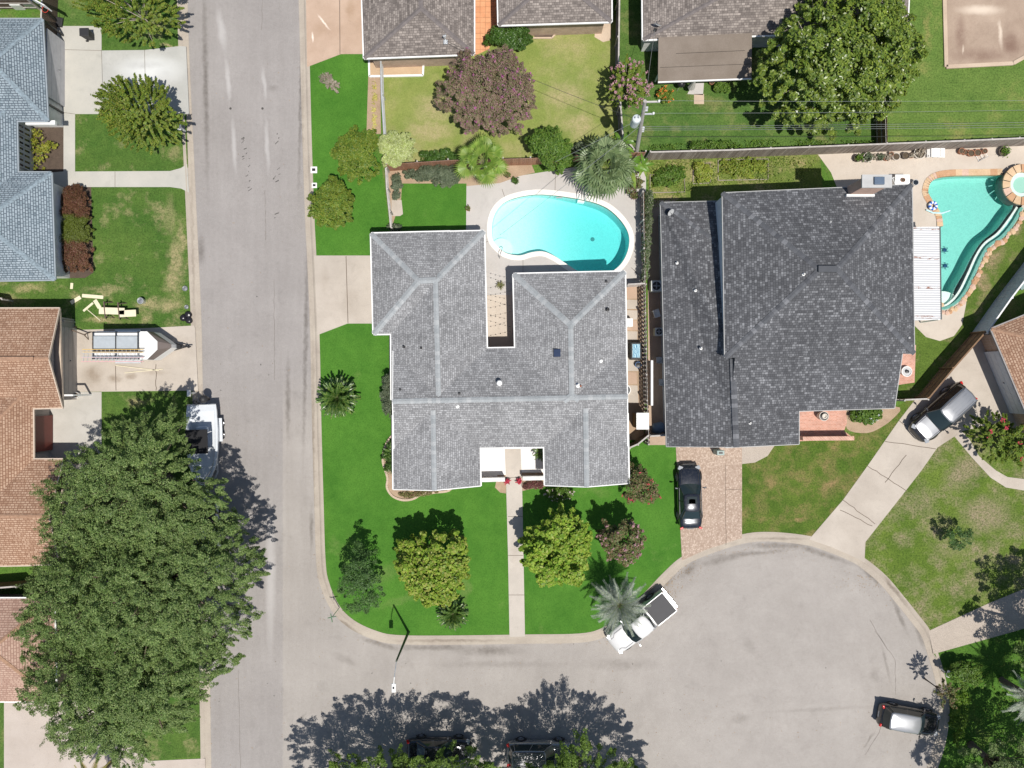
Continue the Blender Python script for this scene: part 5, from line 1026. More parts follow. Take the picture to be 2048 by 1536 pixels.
fp_g = leafmat('fan_palm_green', [(.15, .27, .04), (.23, .36, .06), (.32, .42, .09)], .35, .4, .5)
fp_s = leafmat('dusty_palm_green', [(.13, .19, .08), (.19, .26, .12), (.26, .33, .16)], .25, .4, .5)
fan_palm('fan_palm', 'bright green fan palm between the back fence and the pool deck', 965, 322, 58, 2.9, fp_g, 14, 3, 23, width=.05, trunk=.22)
fan_palm('fan_palm', 'dusty green fan palm with drooping fronds beside the utility pole', 1212, 335, 70, 3.2, fp_s, 30, 5, 17, width=.06, droop=.6, trunk=.22)
ban = leafmat('banana_leaf', [(.12, .26, .03), (.2, .36, .05), (.3, .42, .08)], .4, .4, .5)
def blade_plant(name, label, cat, px, py, r, z, mat, n=10, seed=1, w_=.2, trunk=.06, el=(.15, 1.1)):
    rng = random.Random(seed); b = W(px, py, z); th_ = thing(name, label, cat, (b.x, b.y, G)); B = MB(); R = r/S*(1-z/H)
    for i in range(n):
        a = i*2.39996+rng.uniform(-.3, .3); e = rng.uniform(*el); L = R*rng.uniform(.8, 1.25); p = Vector((0, 0, z-G)); rows = []; m = 7
        side = Vector((-math.sin(a), math.cos(a), 0))
        for k in range(m+1):
            u = k/m; wd = w_*R*.5*math.sin(PI*min(1, .08+u*.95))**.8; rows.append([p-side*wd+Vector((0, 0, wd*.35)), p.copy(), p+side*wd+Vector((0, 0, wd*.35))])
            p = p+Vector((math.cos(a)*math.cos(e), math.sin(a)*math.cos(e), math.sin(e)))*L/m; e -= .22
        B.loft(rows, close=False, caps=False)
    B.build('leaf', mat, th_)
    if trunk: T = MB(); T.tube([(0, 0, -.1), (0, 0, z-G)], trunk, 7); T.build('stem', m_bark, th_)
    return th_
blade_plant('banana_plant', 'bright green broad-bladed plant right of the drooping fan palm', 'plant', 1256, 335, 42, 2.6, ban, 13, 4, .22)
blade_plant('banana_plant', 'broad-bladed green plant above the drooping fan palm at the fence corner', 'plant', 1243, 290, 34, 2.4, ban, 10, 6, .22)
blade_plant('banana_plant', 'smallest broad-bladed green plant beside the foot of the utility pole', 'plant', 1286, 330, 26, 2.2, ban, 9, 9, .22)
sago = leafmat('sago_green', [(.03, .08, .015), (.06, .13, .025), (.17, .25, .05)], .12, .3, .6)
feather_palm('sago_palm', 'dark round sago palm on the left side lawn near the kerb', 'sago palm', 676, 795, 41, 1.0, sago, 75, 11, .40, 20, .5, .2, .05, 1.4, -.2)
feather_palm('sago_palm', 'dark sago palm at the foot of the left yellow-green tree', 'sago palm', 906, 1227, 31, .8, sago, 50, 12, .34, 16, .5, .16, .045, 1.35, -.1)
silver = leafmat('silver_palm', [(.15, .19, .15), (.26, .30, .25), (.38, .40, .35)], .15, .45, .4)
feather_palm('pindo_palm', 'silvery feather palm on the kerb over the white pickup', 'palm', 1238, 1208, 62, 3.0, silver, 44, 13, .46, 30, .6, .22, .018, 1.35, -.25)
feather_palm('date_palm', 'large dark feather palm at the right edge above the lower lawn', 'palm', 2062, 1395, 60, 3.4, silver, 34, 14, .4, 26, .5, .22, .026, 1.2, -.1)
feather_palm('potted_palm', 'small spiky plant in the narrow courtyard between the grey roofs', 'plant', 1001, 571, 9, .45, leafmat('reddish_spikes', [(.2, .14, .06), (.16, .18, .06)], .1), 16, 15, .06, 8, .4, .05, .012, 1.0, .1)
feather_palm('courtyard_fern', 'small dark plant under the eave in the right half of the white gravel court', 'plant', 1080, 906, 16, .9, sago, 16, 16, .14, 12, .5, .05, .02, 1.0, .1)
feather_palm('bed_palm', 'small dark spiky palm against the left wall above the curved bed', 'plant', 784, 905, 20, .7, sago, 18, 18, .18, 12, .5, .05, .025, 1.0, 0)
feather_palm('date_palm', 'golden drooping palm fronds at the bottom edge on the pale driveway', 'palm', 185, 1560, 50, 3.2, leafmat('golden_frond', [(.3, .2, .04), (.2, .22, .05)], .2), 24, 19, .3, 22, .5, .16, .026, 1.1, -.1)

litter('leaf_litter', leafmat('fallen_leaves', [(.22, .12, .05), (.34, .22, .1), (.12, .08, .05)], .1), [(1330, 1160, 16, 22, 420, .0), (1345, 1140, 30, 12, 260, 0), (980, 1282, 120, 4, 260, 0), (640, 900, 4, 200, 200, .02), (1760, 1162, 40, 14, 240, 0), (1500, 1100, 150, 8, 200, 0), (410, 1300, 8, 160, 400, .0), (1100, 1450, 420, 60, 500, 0), (500, 700, 60, 500, 160, 0)], 5)

def ground_plants(name, poly, mat, n, hgt, leaf, seed):
    rng = np.random.default_rng(seed); pl = np.array([tuple(W(*p))[:2] for p in poly]); lo, hi = pl.min(0), pl.max(0); q = rng.uniform(lo, hi, (n*2, 2)); d, ins = outline_dist(q, pl); q = q[ins][:n]; n = len(q)
    m = np.sin(q[:, 0]*1.7+1)*np.sin(q[:, 1]*2.3+seed)+rng.normal(0, .35, n); q = q[m > -.25]; n = len(q)
    P = np.column_stack([q, G+rng.uniform(.03, hgt, n)]); N = unit(rng.normal(0, .5, (n, 3))+np.array([0, 0, .9])); U, V = frame(N, rng); s_ = leaf*rng.uniform(.5, 1.3, (n, 1)); o = quads(name, P, U*s_*.5, V*s_*.28, mat, None); o['kind'] = 'stuff'
ground_plants('garden_weeds', [(1295, 322), (1545, 312), (1640, 320), (1600, 360), (1540, 366), (1440, 368), (1370, 385), (1360, 415), (1298, 415)], leafmat('weed_leaves', [(.12, .2, .03), (.22, .3, .05), (.34, .36, .1), (.1, .17, .03)], .3), 2600, .2, .15, 3)
ground_plants('fence_weeds', [(1295, 300), (1750, 290), (1750, 283), (1560, 280), (1400, 285), (1295, 292)], lm_mid, 1500, .3, .15, 4)
ground_plants('shade_cover', [(1890, 1330), (2060, 1290), (2100, 1560), (1900, 1560), (1905, 1430)], leafmat('cover_leaves', [(.07, .14, .02), (.14, .24, .03), (.22, .3, .04)], .3), 1800, .25, .16, 6)
# ------------------------------------------------------------------ vehicles (local x forward, y left)
def paint(name, col, metal=.3, rough=.25):
    t = NT(name); t.bump(t.noise(.8, 2), .02, .02); m = t.done(t.mix(t.ramp(t.noise(6, 5, .7), (.45, 0), (.8, .12)), col, (.35, .33, .3)), rough, metal, .5)
    t.b.inputs['Coat Weight'].default_value = .8; t.b.inputs['Coat Roughness'].default_value = .04; return m
m_tyre = plain('tyre_rubber', (.025, .025, .027), .85); m_rim = plain('alloy_rim', (.5, .5, .52), .3, .9, .1)
m_cglass = plain('car_glass', (.018, .03, .032), .05, 0, .1, 1, .6); m_lamp = plain('headlamp', (.34, .36, .38), .1, 0, .1, 3, .8); m_tail = plain('tail_lamp', (.5, .01, .01), .2, 0, .1)
m_plast = plain('black_plastic', (.03, .03, .032), .55); m_chrome = plain('chrome', (.7, .7, .72), .12, 1, .05)
def wheel(th, x, y, r, w_=.23, z0=0):
    sg = 1 if y > 0 else -1; B = MB(); n = 20
    def ring(prof, mi=0):
        vs = [Vector((x+rr*math.cos(2*PI*k/n), y+sg*yy, z0+r+rr*math.sin(2*PI*k/n))) for rr, yy in prof for k in range(n)]
        B.add(vs, [(i*n+k, i*n+(k+1) % n, (i+1)*n+(k+1) % n, (i+1)*n+k) for i in range(len(prof)-1) for k in range(n)])
    ring([(.05, -w_), (r*.9, -w_), (r, -w_+.04), (r, -.03), (r*.93, 0), (r*.68, 0), (r*.66, -.04)]); wo = B.build('wheel', m_tyre, th, fixn=True, smooth=False)
    B = MB(); ring([(r*.66, -.03), (r*.6, -.015), (r*.56, -.06), (.02, -.06)]); 
    for k in range(5): a = 2*PI*k/5; B.beam((x, y-sg*.03, z0+r), (x+r*.62*math.cos(a), y-sg*.02, z0+r+r*.62*math.sin(a)), .03, .06)
    o = B.build('rim', m_rim, None, fixn=True); o.parent = wo
KINDS = {
 # L, W, H, deck stations (x, half width frac, top z), glasshouse (front base, rear base, front roof, rear roof), base z
 'sedan': dict(L=4.85, W=1.84, H=1.45, st=[(-2.42, .62, .62), (-2.36, .80, .86), (-2.15, .90, .99), (-1.7, .965, 1.03), (-.8, 1, .99), (.3, 1, .96), (1.0, .985, .96), (1.6, .96, .90), (2.05, .88, .80), (2.3, .74, .68), (2.42, .55, .52)], g=(1.02, -1.78, .30, -1.05), zb=.96, wb=(1.45, -1.38), r=.33),
 'suv': dict(L=4.95, W=1.95, H=1.82, st=[(-2.47, .70, .7), (-2.43, .88, .98), (-2.2, .95, 1.1), (-1.2, 1, 1.1), (.2, 1, 1.09), (1.05, .99, 1.1), (1.7, .96, 1.06), (2.15, .88, .98), (2.38, .74, .82), (2.47, .55, .55)], g=(1.12, -2.36, .42, -2.12), zb=1.08, wb=(1.45, -1.4), r=.38),
 'pickup': dict(L=5.55, W=1.95, H=1.86, st=[(-2.78, .86, .7), (-2.76, .93, 1.12), (-2.6, .96, 1.2), (-1.2, .97, 1.2), (-.85, .98, 1.17), (.4, .98, 1.16), (1.35, .985, 1.16), (2.0, .96, 1.12), (2.5, .88, 1.04), (2.7, .76, .9), (2.78, .58, .55)], g=(1.36, -.85, .68, -.66), zb=1.16, wb=(1.78, -1.72), r=.39)}
def car(name, label, cat, px, py, head, kind, pm, group=None, z=.9, gz=0, roofm=None, hoodm=None, roof_rails=False, sunroof=False, scale=1.0, extra=None):
    k = KINDS[kind]; L, Wd, Hh, zb = k['L'], k['W'], k['H'], k['zb']; p = W(px, py, z); th = thing(name, label, cat, (p.x, p.y, gz), math.radians(head), group)
    if scale != 1: th.scale = (scale,)*3
    hw = Wd/2; rings = []
    for x, f, zt in k['st']:
        w_ = hw*f; rings.append([Vector((x, y, zz)) for y, zz in ((0, .22), (-w_*.82, .22), (-w_*.97, .36), (-w_, .58), (-w_*.985, zt*.80), (-w_*.90, zt*.975), (-w_*.5, zt+.012), (0, zt+.022), (w_*.5, zt+.012), (w_*.90, zt*.975), (w_*.985, zt*.80), (w_, .58), (w_*.97, .36), (w_*.82, .22))])
    B = MB(); B.loft(rings); B.build('body', pm, th, smooth=True, fixn=True, sub=1)
    xf, xr, rf, rr = k['g']; bw = hw*.90; rw = hw*(.66 if kind == 'sedan' else .74); zr = Hh-.04
    base = [(xf, 0), (xf-.05, .55), (xf-.22, .98), ((xf+xr)*.5+.1, 1.0), (xr+.35*(kind != 'pickup')+.05, .99), (xr+.08, .86), (xr, 0)]
    top = [(rf, 0), (rf-.02, .55), (rf-.12, .96), ((rf+rr)*.5+.05, 1.0), (rr+.25, .97), (rr+.06, .85), (rr, 0)]
    bp = [Vector((x, -y*bw, zb-.01)) for x, y in base]; tp = [Vector((x, -y*rw, zr-.03*(i in (1, 2, 3, 4, 5)))) for i, (x, y) in enumerate(top)]
    mir = lambda v: Vector((v.x, -v.y, v.z))
    def panel(idx, nm, both):
        if both == 'full':
            B = MB(); a = [mir(bp[i]) for i in idx[::-1]]+[bp[i] for i in idx[1:]]; b = [mir(tp[i]) for i in idx[::-1]]+[tp[i] for i in idx[1:]]
            B.loft([a, b], close=False, caps=False); B.build(nm, m_cglass, th, fixn=True, smooth=True)
        else:
            for f in (lambda v: v, mir):
                B = MB(); B.loft([[f(bp[i]) for i in idx], [f(tp[i]) for i in idx]], close=False, caps=False); B.build(nm, m_cglass, th, fixn=True)
    panel([0, 1, 2], 'windshield', 'full'); panel([6, 5], 'rear_window', 'full') if False else None
    B = MB(); a = [bp[5], bp[6], mir(bp[5])]; b = [tp[5], tp[6], mir(tp[5])]; B.loft([a, b], close=False, caps=False); B.build('rear_window', m_cglass, th, fixn=True, smooth=True)
    panel([2, 3], 'side_window', 0); panel([3, 4, 5], 'side_window', 0)
    # roof skin with pillars
    B = MB(); ring = tp+[mir(v) for v in tp[5:0:-1]]; c = Vector((0, 0, 0)); cx = sum(v.x for v in ring)/len(ring)
    r0 = [v-Vector((0, 0, .03)) for v in ring]; r1 = [Vector((cx+(v.x-cx)*1.0, v.y*1.0, v.z+.012)) for v in ring]; r2 = [Vector((cx+(v.x-cx)*.9, v.y*.86, v.z+.045)) for v in ring]; r3 = [Vector((cx+(v.x-cx)*.4, v.y*.4, zr+.055)) for v in ring]
    B.loft([r0, r1, r2, r3])
    B.build('roof', roofm or pm, th, smooth=True, fixn=True)
    for f in (lambda v: v, mir):
        B = MB()
        for i, wd in ((2, .07), (3, .06), (5, .09), (4, .05)): B.beam(f(bp[i]), f(tp[i])-Vector((0, 0, .01)), wd, .05, up=(1, 0, 0))
        B.beam(f(bp[2])+Vector((0, 0, .01)), f(bp[4])+Vector((0, 0, .01)), .035, .03)
        B.build('pillar', pm, th)
    for sx in k['wb']:
        for sy in (-1, 1): wheel(th, sx, sy*(hw+.005), k['r'])
    for sx in k['wb']:
        B = MB()
        for sy in (-1, 1):
            pts = [(sx+(k['r']+.05)*math.cos(a), sy*(hw*.992), k['r']+(k['r']+.05)*math.sin(a)) for a in np.linspace(-.2, PI+.2, 10)]; B.tube(pts, .03, 5)
        B.build('wheel_arch', m_plast, th)
    fx = L/2
    for sy in (-1, 1):
        B = MB(); B.box((fx-.30, sy*hw*.70, k['st'][-3][2]-.09), (.30, .34, .10), rz=-sy*.42); B.build('headlight', m_lamp, th, bevel=.03)
        B = MB(); B.box((-fx+.10, sy*hw*.76, k['st'][1][2]-.02), (.16, .26, .16), rz=sy*.35); B.build('tail_light', m_tail, th, bevel=.03)
        B = MB(); B.beam((xf-.32, sy*hw*.93, zb+.06), (xf-.36, sy*(hw+.12), zb+.08), .06, .05); B.box((xf-.34, sy*(hw+.14), zb+.1), (.11, .2, .14), rz=-sy*.2); B.build('wing_mirror', pm, th, bevel=.02)
    B = MB(); B.box((fx-.04, 0, .52), (.06, .9, .16)); B.build('grille', m_plast, th)
    B = MB(); B.box((-fx-.005, 0, .6), (.03, .48, .14)); B.build('number_plate', m_lamp, th)
    B = MB()      # shut lines and wipers
    zl = lambda x: np.interp(x, [s[0] for s in k['st']], [s[2] for s in k['st']])
    for sy in (-1, 1):
        pts = [(x, sy*hw*(.70 if x < 2.1 else .5), zl(x)+.012) for x in np.linspace(xf-.05, fx-.32, 6)]
        for a, b in zip(pts, pts[1:]): B.beam(a, b, .018, .012)
        B.beam((xf-.02-.1, sy*.15, zb+.05), (xf-.45, sy*.15+.45*(-1), zb+.28), .018, .012) if kind != 'x' else None
    B.build('trim_line', m_plast, th)
    if kind == 'sedan':
        B = MB(); B.beam((xr-.02, -hw*.7, 1.035), (xr-.02, hw*.7, 1.035), .02, .01); B.build('trunk_line', m_plast, th)
    if hoodm:  # panel laid over the front deck to carry painted sky glare
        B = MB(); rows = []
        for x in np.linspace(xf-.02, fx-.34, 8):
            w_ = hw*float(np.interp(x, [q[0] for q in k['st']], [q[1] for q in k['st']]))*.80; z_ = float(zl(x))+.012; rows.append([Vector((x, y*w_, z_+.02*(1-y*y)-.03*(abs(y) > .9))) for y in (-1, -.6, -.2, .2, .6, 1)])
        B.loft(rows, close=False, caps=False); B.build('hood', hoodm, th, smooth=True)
    if sunroof: B = MB(); B.box((rf-.48, 0, zr+.045), (.55, .75, .02)); B.build('sunroof', m_cglass, th, bevel=.01)
    if roof_rails:
        for sy in (-1, 1): B = MB(); B.tube([(rf-.1, sy*rw*.86, zr+.03), (rf-.25, sy*rw*.86, zr+.1), (rr+.35, sy*rw*.86, zr+.1), (rr+.2, sy*rw*.86, zr+.03)], .02, 6); B.build('roof_rail', m_chrome if False else m_plast, th)
        B = MB()
        for q in range(5): y = (q-2)*.24; B.beam((rf-.7, y, zr+.055), (rr+.3, y, zr+.055), .03, .012)
        B.build('roof_rib', roofm or pm, th)
    if kind == 'pickup':
        B = MB(); B.box((-1.78, 0, 1.225), (1.74, 1.66, .03)); B.build('bed_cover', plain('tonneau_vinyl', (.035, .035, .04), .6), th, bevel=.01)
        B = MB()
        for sy in (-1, 1): B.beam((-.92, sy*.87, 1.24), (-2.68, sy*.87, 1.24), .06, .05)
        B.beam((-2.7, -.84, 1.23), (-2.7, .84, 1.23), .1, .05); B.build('bed_rail', pm, th, bevel=.01)
        B = MB(); B.box((-2.86, 0, .55), (.16, 1.8, .16)); B.build('rear_bumper', m_chrome, th, bevel=.03)
    return th
pt_black = paint('black_blue_paint', (.012, .016, .026)); pt_white = paint('white_paint', (.62, .62, .615), 0, .3); pt_grey = paint('dark_graphite_paint', (.03, .028, .03)); pt_silver = paint('silver_grey_paint', (.30, .30, .31), .5)
pt_glare = paint('painted_sky_glare', (.30, .31, .325), .45, .3)  # sky glare on the dark glossy cars, painted in as a pale colour
car('parked_sedan', 'glossy black sedan parked on the pebble driveway below the charcoal roof', 'car', 1380, 993, 91.5, 'sedan', pt_black, sunroof=True, gz=G)
car('parked_suv', 'dark estate car with pale sky glare painted on its top on the long diagonal driveway', 'car', 1885, 826, 222, 'suv', pt_grey, roofm=pt_glare, hoodm=pt_glare, roof_rails=True, scale=1.04, gz=G, z=1.0)
car('pickup_truck', 'white pickup with black bed cover parked at the kerb under the silvery palm', 'pickup', 1281, 1246, 219, 'pickup', pt_white)
car('parked_suv', 'dark wagon with sky glare painted on its roof parked nose to kerb at the lower right', 'car', 1822, 1442, -10, 'suv', pt_grey, roofm=pt_glare, scale=.92)
car('parked_sedan', 'black sedan in tree shade at the bottom edge', 'car', 878, 1503, 0, 'sedan', pt_black)
car('parked_wagon', 'silver-grey wagon in tree shade at the bottom edge', 'car', 1080, 1510, 0, 'suv', pt_silver, roof_rails=True)
car('pickup_truck', 'white truck nearly hidden below the live oak, in front of the boat', 'pickup', 413, 1075, -88, 'pickup', pt_white)
# boat on its trailer
p = W(404, 888, 1.4); bt = thing('motorboat', 'white motorboat with black canopy and outboard engine on the street under the oak', 'boat', (p.x, p.y, 0), math.radians(-88))
B = MB(); rings = []
for x, w_, zt, zk in ((-2.95, 1.05, 1.25, .55), (-2.4, 1.12, 1.3, .5), (-1, 1.17, 1.35, .48), (.4, 1.15, 1.42, .5), (1.6, .98, 1.5, .6), (2.4, .66, 1.58, .8), (2.85, .32, 1.62, 1.05), (3.0, .08, 1.64, 1.3)):
    rings.append([Vector((x, y, z)) for y, z in ((0, zk), (-w_*.55, zk+.12), (-w_*.92, zk+.4), (-w_, zt), (-w_*.86, zt+.02), (-w_*.82, zt-.05), (-w_*.8, zt-.38 if -2.3 < x < 1.2 else zt-.03), (0, zt-.42 if -2.3 < x < 1.2 else zt), (w_*.8, zt-.38 if -2.3 < x < 1.2 else zt-.03), (w_*.82, zt-.05), (w_*.86, zt+.02), (w_, zt), (w_*.92, zk+.4), (w_*.55, zk+.12))])
B.loft(rings); m_gel = plain('gelcoat', (.62, .65, .68), .25, 0, .06, 3, .5); B.build('hull', m_gel, bt, fixn=True, smooth=False)
B = MB(); B.box((-.2, 0, 1.25), (.9, .6, .75), taper=.8); B.build('console', m_gel, bt, bevel=.05)
B = MB(); B.box((-1.05, 0, 1.15), (.45, .8, .5)); B.build('bench_seat', m_gel, bt, bevel=.05)
B = MB(); B.box((-.25, .08, 2.55), (1.75, 1.62, .07)); B.build('canopy', plain('black_canvas', (.012, .012, .014), .8), bt, bevel=.03)
B = MB()
for sx in (-.9, .3):
    for sy in (-1, 1): B.tube([(sx, sy*.62, 1.1), (sx*.9, sy*.68, 2.5)], .022, 6)
B.build('canopy_frame', m_chrome, bt)
B = MB(); B.lathe([(.12, .45), (.14, 1.1), (.27, 1.2), (.3, 1.45), (.24, 1.7), (.1, 1.78)], (-3.3, .25, 0), 14); B.build('outboard_motor', m_plast, bt, smooth=True)
B = MB(); B.lathe([(.08, 1.2), (.15, 1.35), (.14, 1.55), (.05, 1.6)], (-3.1, -.4, 0), 12); B.box((-3.0, -.35, 1.0), (.1, .1, .5)); B.build('trolling_motor', m_plast, bt)
B = MB(); B.tube([(-2.9, 1.1, 1.35), (-2.9, -1.1, 1.35)], .02, 5); B.tube([(2.9, 0, 1.66), (2.0, .7, 1.8), (1.2, .95, 1.7)], .018, 5); B.tube([(2.9, 0, 1.66), (2.0, -.7, 1.8), (1.2, -.95, 1.7)], .018, 5); B.build('rail', m_chrome, bt)
tr = thing('boat_trailer', 'grey metal trailer carrying the white motorboat', 'trailer', (p.x, p.y, 0), math.radians(-88))
B = MB()
for sy in (-1, 1): B.beam((-2.6, sy*.75, .42), (2.2, sy*.7, .42), .09, .12); B.beam((2.2, sy*.7, .42), (3.9, 0, .45), .09, .12)
for x in (-2, -.9, .6, 2.0): B.beam((x, -.75, .4), (x, .75, .4), .08, .08)
B.build('trailer_frame', m_galv, tr)
for x in (-1.4, -.55):
    for sy in (-1, 1): wheel(tr, x, sy*1.2, .3, .2)
for sy in (-1, 1): B = MB(); B.box((-.97, sy*1.12, .68), (1.75, .28, .04)); B.build('mudguard', m_gel, tr, bevel=.02)
# cargo trailer with ladders
p = W(262, 692, 1.5); ct = thing('cargo_trailer', 'white enclosed cargo trailer with grey rack panel and brown pointed nose on the driveway', 'trailer', (p.x, p.y, G))
zt = 2.15; hw = 1.02; prof = [(-2.35, -hw), (1.75, -hw), (3.05, -.12), (3.05, .12), (1.75, hw), (-2.35, hw)]; top = [(-2.35, -hw), (1.55, -hw), (2.3, -.3), (2.3, .3), (1.55, hw), (-2.35, hw)]
B = MB(); B.loft([[Vector((x, y, .45)) for x, y in prof], [Vector((x, y, 1.55)) for x, y in prof]]); B.build('body', m_white, ct, fixn=True, bevel=.02)
B = MB(); B.loft([[Vector((x, y, 1.55)) for x, y in prof[1:5]], [Vector((x, y, zt)) for x, y in top[1:5]]], close=False, caps=False); B.build('nose_panel', plain('brown_nose', (.17, .14, .125), .4), ct, fixn=True)
B = MB(); B.loft([[Vector((x, y, 1.55)) for x, y in (prof[4], prof[5], prof[0], prof[1])], [Vector((x, y, zt)) for x, y in (top[4], top[5], top[0], top[1])]], close=False, caps=False)
B.prism([Vector((x, y, 0)) for x, y in top], zt-.02, zt+.02); B.build('roof', m_white, ct, fixn=True)
B = MB(); B.box((-.62, .16, zt+.2), (3.25, 1.0, .03)); B.build('rack_panel', plain('rack_sheet', (.46, .50, .52), .4, .2), ct)
B = MB()
for x in (-2.25, -.6, 1.0):
    B.beam((x, -1.0, zt+.24), (x, .98, zt+.24), .06, .06)
    for sy in (-1, 1): B.beam((x, sy*.98, zt), (x, sy*.98, zt+.27), .05, .05)
for y in (.92, -.36, -.98): B.beam((-2.3, y, zt+.26), (1.1, y, zt+.26), .05, .05)
B.build('roof_rack', m_dark, ct)
B = MB()
for sy in (-1, 1): B.beam((2.7, sy*.3, .5), (3.75, 0, .5), .07, .09)
B.beam((3.6, 0, .5), (4.05, 0, .52), .08, .08); B.tube([(3.7, 0, .1), (3.7, 0, .95)], .035, 7); B.lathe([(.1, .0), (.1, .06), (.03, .07)], (3.7, 0, .08), 10); B.box((3.2, 0, .6), (.3, .3, .22)); B.build('hitch', m_dark, ct)
for x in (-.95, -.12):
    for sy in (-1, 1): wheel(ct, x, sy*1.2, .33, .2)
for sy in (-1, 1): B = MB(); B.box((-.53, sy*1.14, .78), (1.9, .25, .05)); B.build('mudguard', m_galv, ct, bevel=.03)
B = MB(); B.box((-2.75, .25, .55), (.75, 1.5, .05)); B.build('rear_rack', m_galv, ct)
def ladder(label, y, z, L, mat, x0, w_=.36):
    t_ = thing('ladder', label, 'ladder', (p.x+x0+L/2, p.y+y, G+z), 0, 'ladders on the trailer rack'); B = MB()
    for sy in (-1, 1): B.beam((-L/2, sy*w_/2, 0), (L/2, sy*w_/2, 0), .05, .07)
    n = int(L/.3)
    for i in range(n): x = -L/2+.15+i*.3; B.beam((x, -w_/2, 0), (x, w_/2, 0), .03, .03, mi=1)
    B.build('frame', [mat, m_galv], t_)
ladder('yellow ladder lying on the rack of the cargo trailer', -.40, zt+.33, 4.4, plain('yellow_fibreglass', (.62, .42, .14), .5), -2.95, .2)
ladder('silver ladder lying on the rack between the yellow and the pink ladder', -.70, zt+.33, 4.3, m_galv, -3.0, .3)
ladder('faded pink ladder on the outer edge of the cargo trailer rack', -1.02, zt+.3, 4.5, plain('pink_fibreglass', (.62, .36, .36), .5), -3.05, .3)
B = MB(); random.seed(2)
for i in range(7): B.box((random.uniform(-.25, .25), random.uniform(-.3, .3), .1+random.uniform(0, .25)), (random.uniform(.15, .35), random.uniform(.1, .25), .1), random.uniform(0, 3), ry=random.uniform(-.5, .5))
o = B.build('tool_pile', plain('orange_brown_tools', (.45, .24, .08), .7)); o.location = (p.x-2.8, p.y+.25, G+.6); tag(o, 'heap of orange and brown tools on the rear rack of the cargo trailer', 'tools')
# ------------------------------------------------------------------ fences
m_wood = []
def woodmat(name, cols):
    t = NT(name); g = t.n('NewGeometry'); k = len(cols)
    c = t.ramp(g.outputs['Random Per Island'], *[(i/(k-1), q) for i, q in enumerate(cols)]); c = t.mix(1, c, t.ramp(t.noise(6, 6, .7, vec=t.map(scale=(3, 3, .6))), (.3, .65), (.7, 1.15)), 'MULTIPLY'); return t.done(c, .85)
wd_grey = woodmat('weathered_wood', [(.20, .165, .14), (.33, .28, .24), (.26, .22, .19), (.42, .37, .32)])
wd_dark = woodmat('dark_wood', [(.09, .065, .05), (.15, .11, .085), (.12, .09, .07)])
wd_red = woodmat('reddish_wood', [(.34, .17, .10), (.44, .24, .15), (.38, .2, .13)])
wd_brown = woodmat('brown_wood', [(.17, .10, .06), (.25, .155, .09), (.2, .125, .075)])
m_railw = plain('pale_rail', (.46, .43, .40), .8, 0, .3, 4)
def fence(label, pts, h_, mat, side=1, post_every=2.4, rail=True, pw=.145, railmat=None, postcap=True, gap=.012, thick=.02, name='fence', cat='fence', open_top=False):
    """board fence along photo points (at the ground); rails and posts stand on the given side"""
    P = [W(q[0], q[1], G) for q in pts]; th = thing(name, label, cat, P[0]); o0 = P[0]; B = MB(); R = MB(); rng = random.Random(len(label))
    for a, b in zip(P, P[1:]):
        d = b-a; L = d.length; d.normalize(); nr = Vector((d.y, -d.x, 0))*side; n = max(1, int(L/pw)); st = L/n
        for i in range(n):
            c = a+d*st*(i+.5)-o0; hh = h_+rng.uniform(-.02, .02); B.box(c+Vector((0, 0, hh/2)), (st-gap, thick, hh), math.atan2(d.y, d.x))
        if rail:
            for z in (.3, h_*.55, h_-.18): R.beam(a-o0+nr*.04+Vector((0, 0, z)), b-o0+nr*.04+Vector((0, 0, z)), .04, .09)
            R.beam(a-o0+nr*.03+Vector((0, 0, h_+.03)), b-o0+nr*.03+Vector((0, 0, h_+.03)), .11, .03) if postcap else None
        m = max(1, round(L/post_every))
        for i in range(m+1):
            if i == 0 and a is not P[0]: continue
            q = MB(); c = a+d*L*i/m-o0+nr*.09; q.box(c+Vector((0, 0, (h_+.05)/2)), (.1, .1, h_+.05), math.atan2(d.y, d.x)); q.build('post', railmat or m_railw, th)
    B.build('pickets', mat, th)
    if rail: R.build('rail', railmat or m_railw, th)
    return th
fence('long weathered wooden fence dividing the upper gardens from the lagoon pool', [(1292, 320), (1450, 316), (1600, 310), (1750, 304), (1900, 298), (2060, 291), (2300, 280)], 1.85, wd_grey, -1)
fence('dark fence standing between the yellowing lawn and the pink-flowered tree', [(1234, -120), (1233, 20), (1231, 170), (1240, 290), (1262, 312)], 1.8, wd_dark, 1, postcap=True)
fence('brown fence between the two upper right lawns, below the huge glossy tree', [(1745, -120), (1748, 120), (1752, 303)], 1.8, wd_brown, 1, postcap=False)
fence('chain of grey slats between the soil strip and the yellowing lawn', [(766, 122), (768, 200), (774, 295), (778, 330)], 1.2, wd_grey, -1, railmat=m_galv)
fence('reddish brown board fence behind the pool deck and fan palms', [(780, 342), (900, 334), (1060, 330), (1180, 322), (1284, 318)], 1.7, wd_red, -1, postcap=False)
fence('low whitish picket fence between the vivid lawn and the stepping slab', [(776, 345), (778, 385), (783, 430), (786, 462)], 1.2, woodmat('whitewashed_wood', [(.5, .46, .42), (.62, .58, .54), (.42, .37, .33)]), -1, railmat=m_railw)
fence('passage fence with shadow-toothed pickets between the two large houses', [(1280, 395), (1283, 560), (1286, 700), (1288, 800), (1291, 885)], 1.85, wd_brown, 1, pw=.3, gap=.12, postcap=False)
fence('short fence closing the pool deck beside the light grey roof', [(1249, 574), (1284, 572)], 1.7, wd_red, 1, postcap=True, name='gate', cat='gate')
fence('dark side gate slanting from the light grey roof to the passage fence', [(1252, 891), (1268, 884), (1290, 866)], 1.7, wd_dark, 1, name='gate', cat='gate')
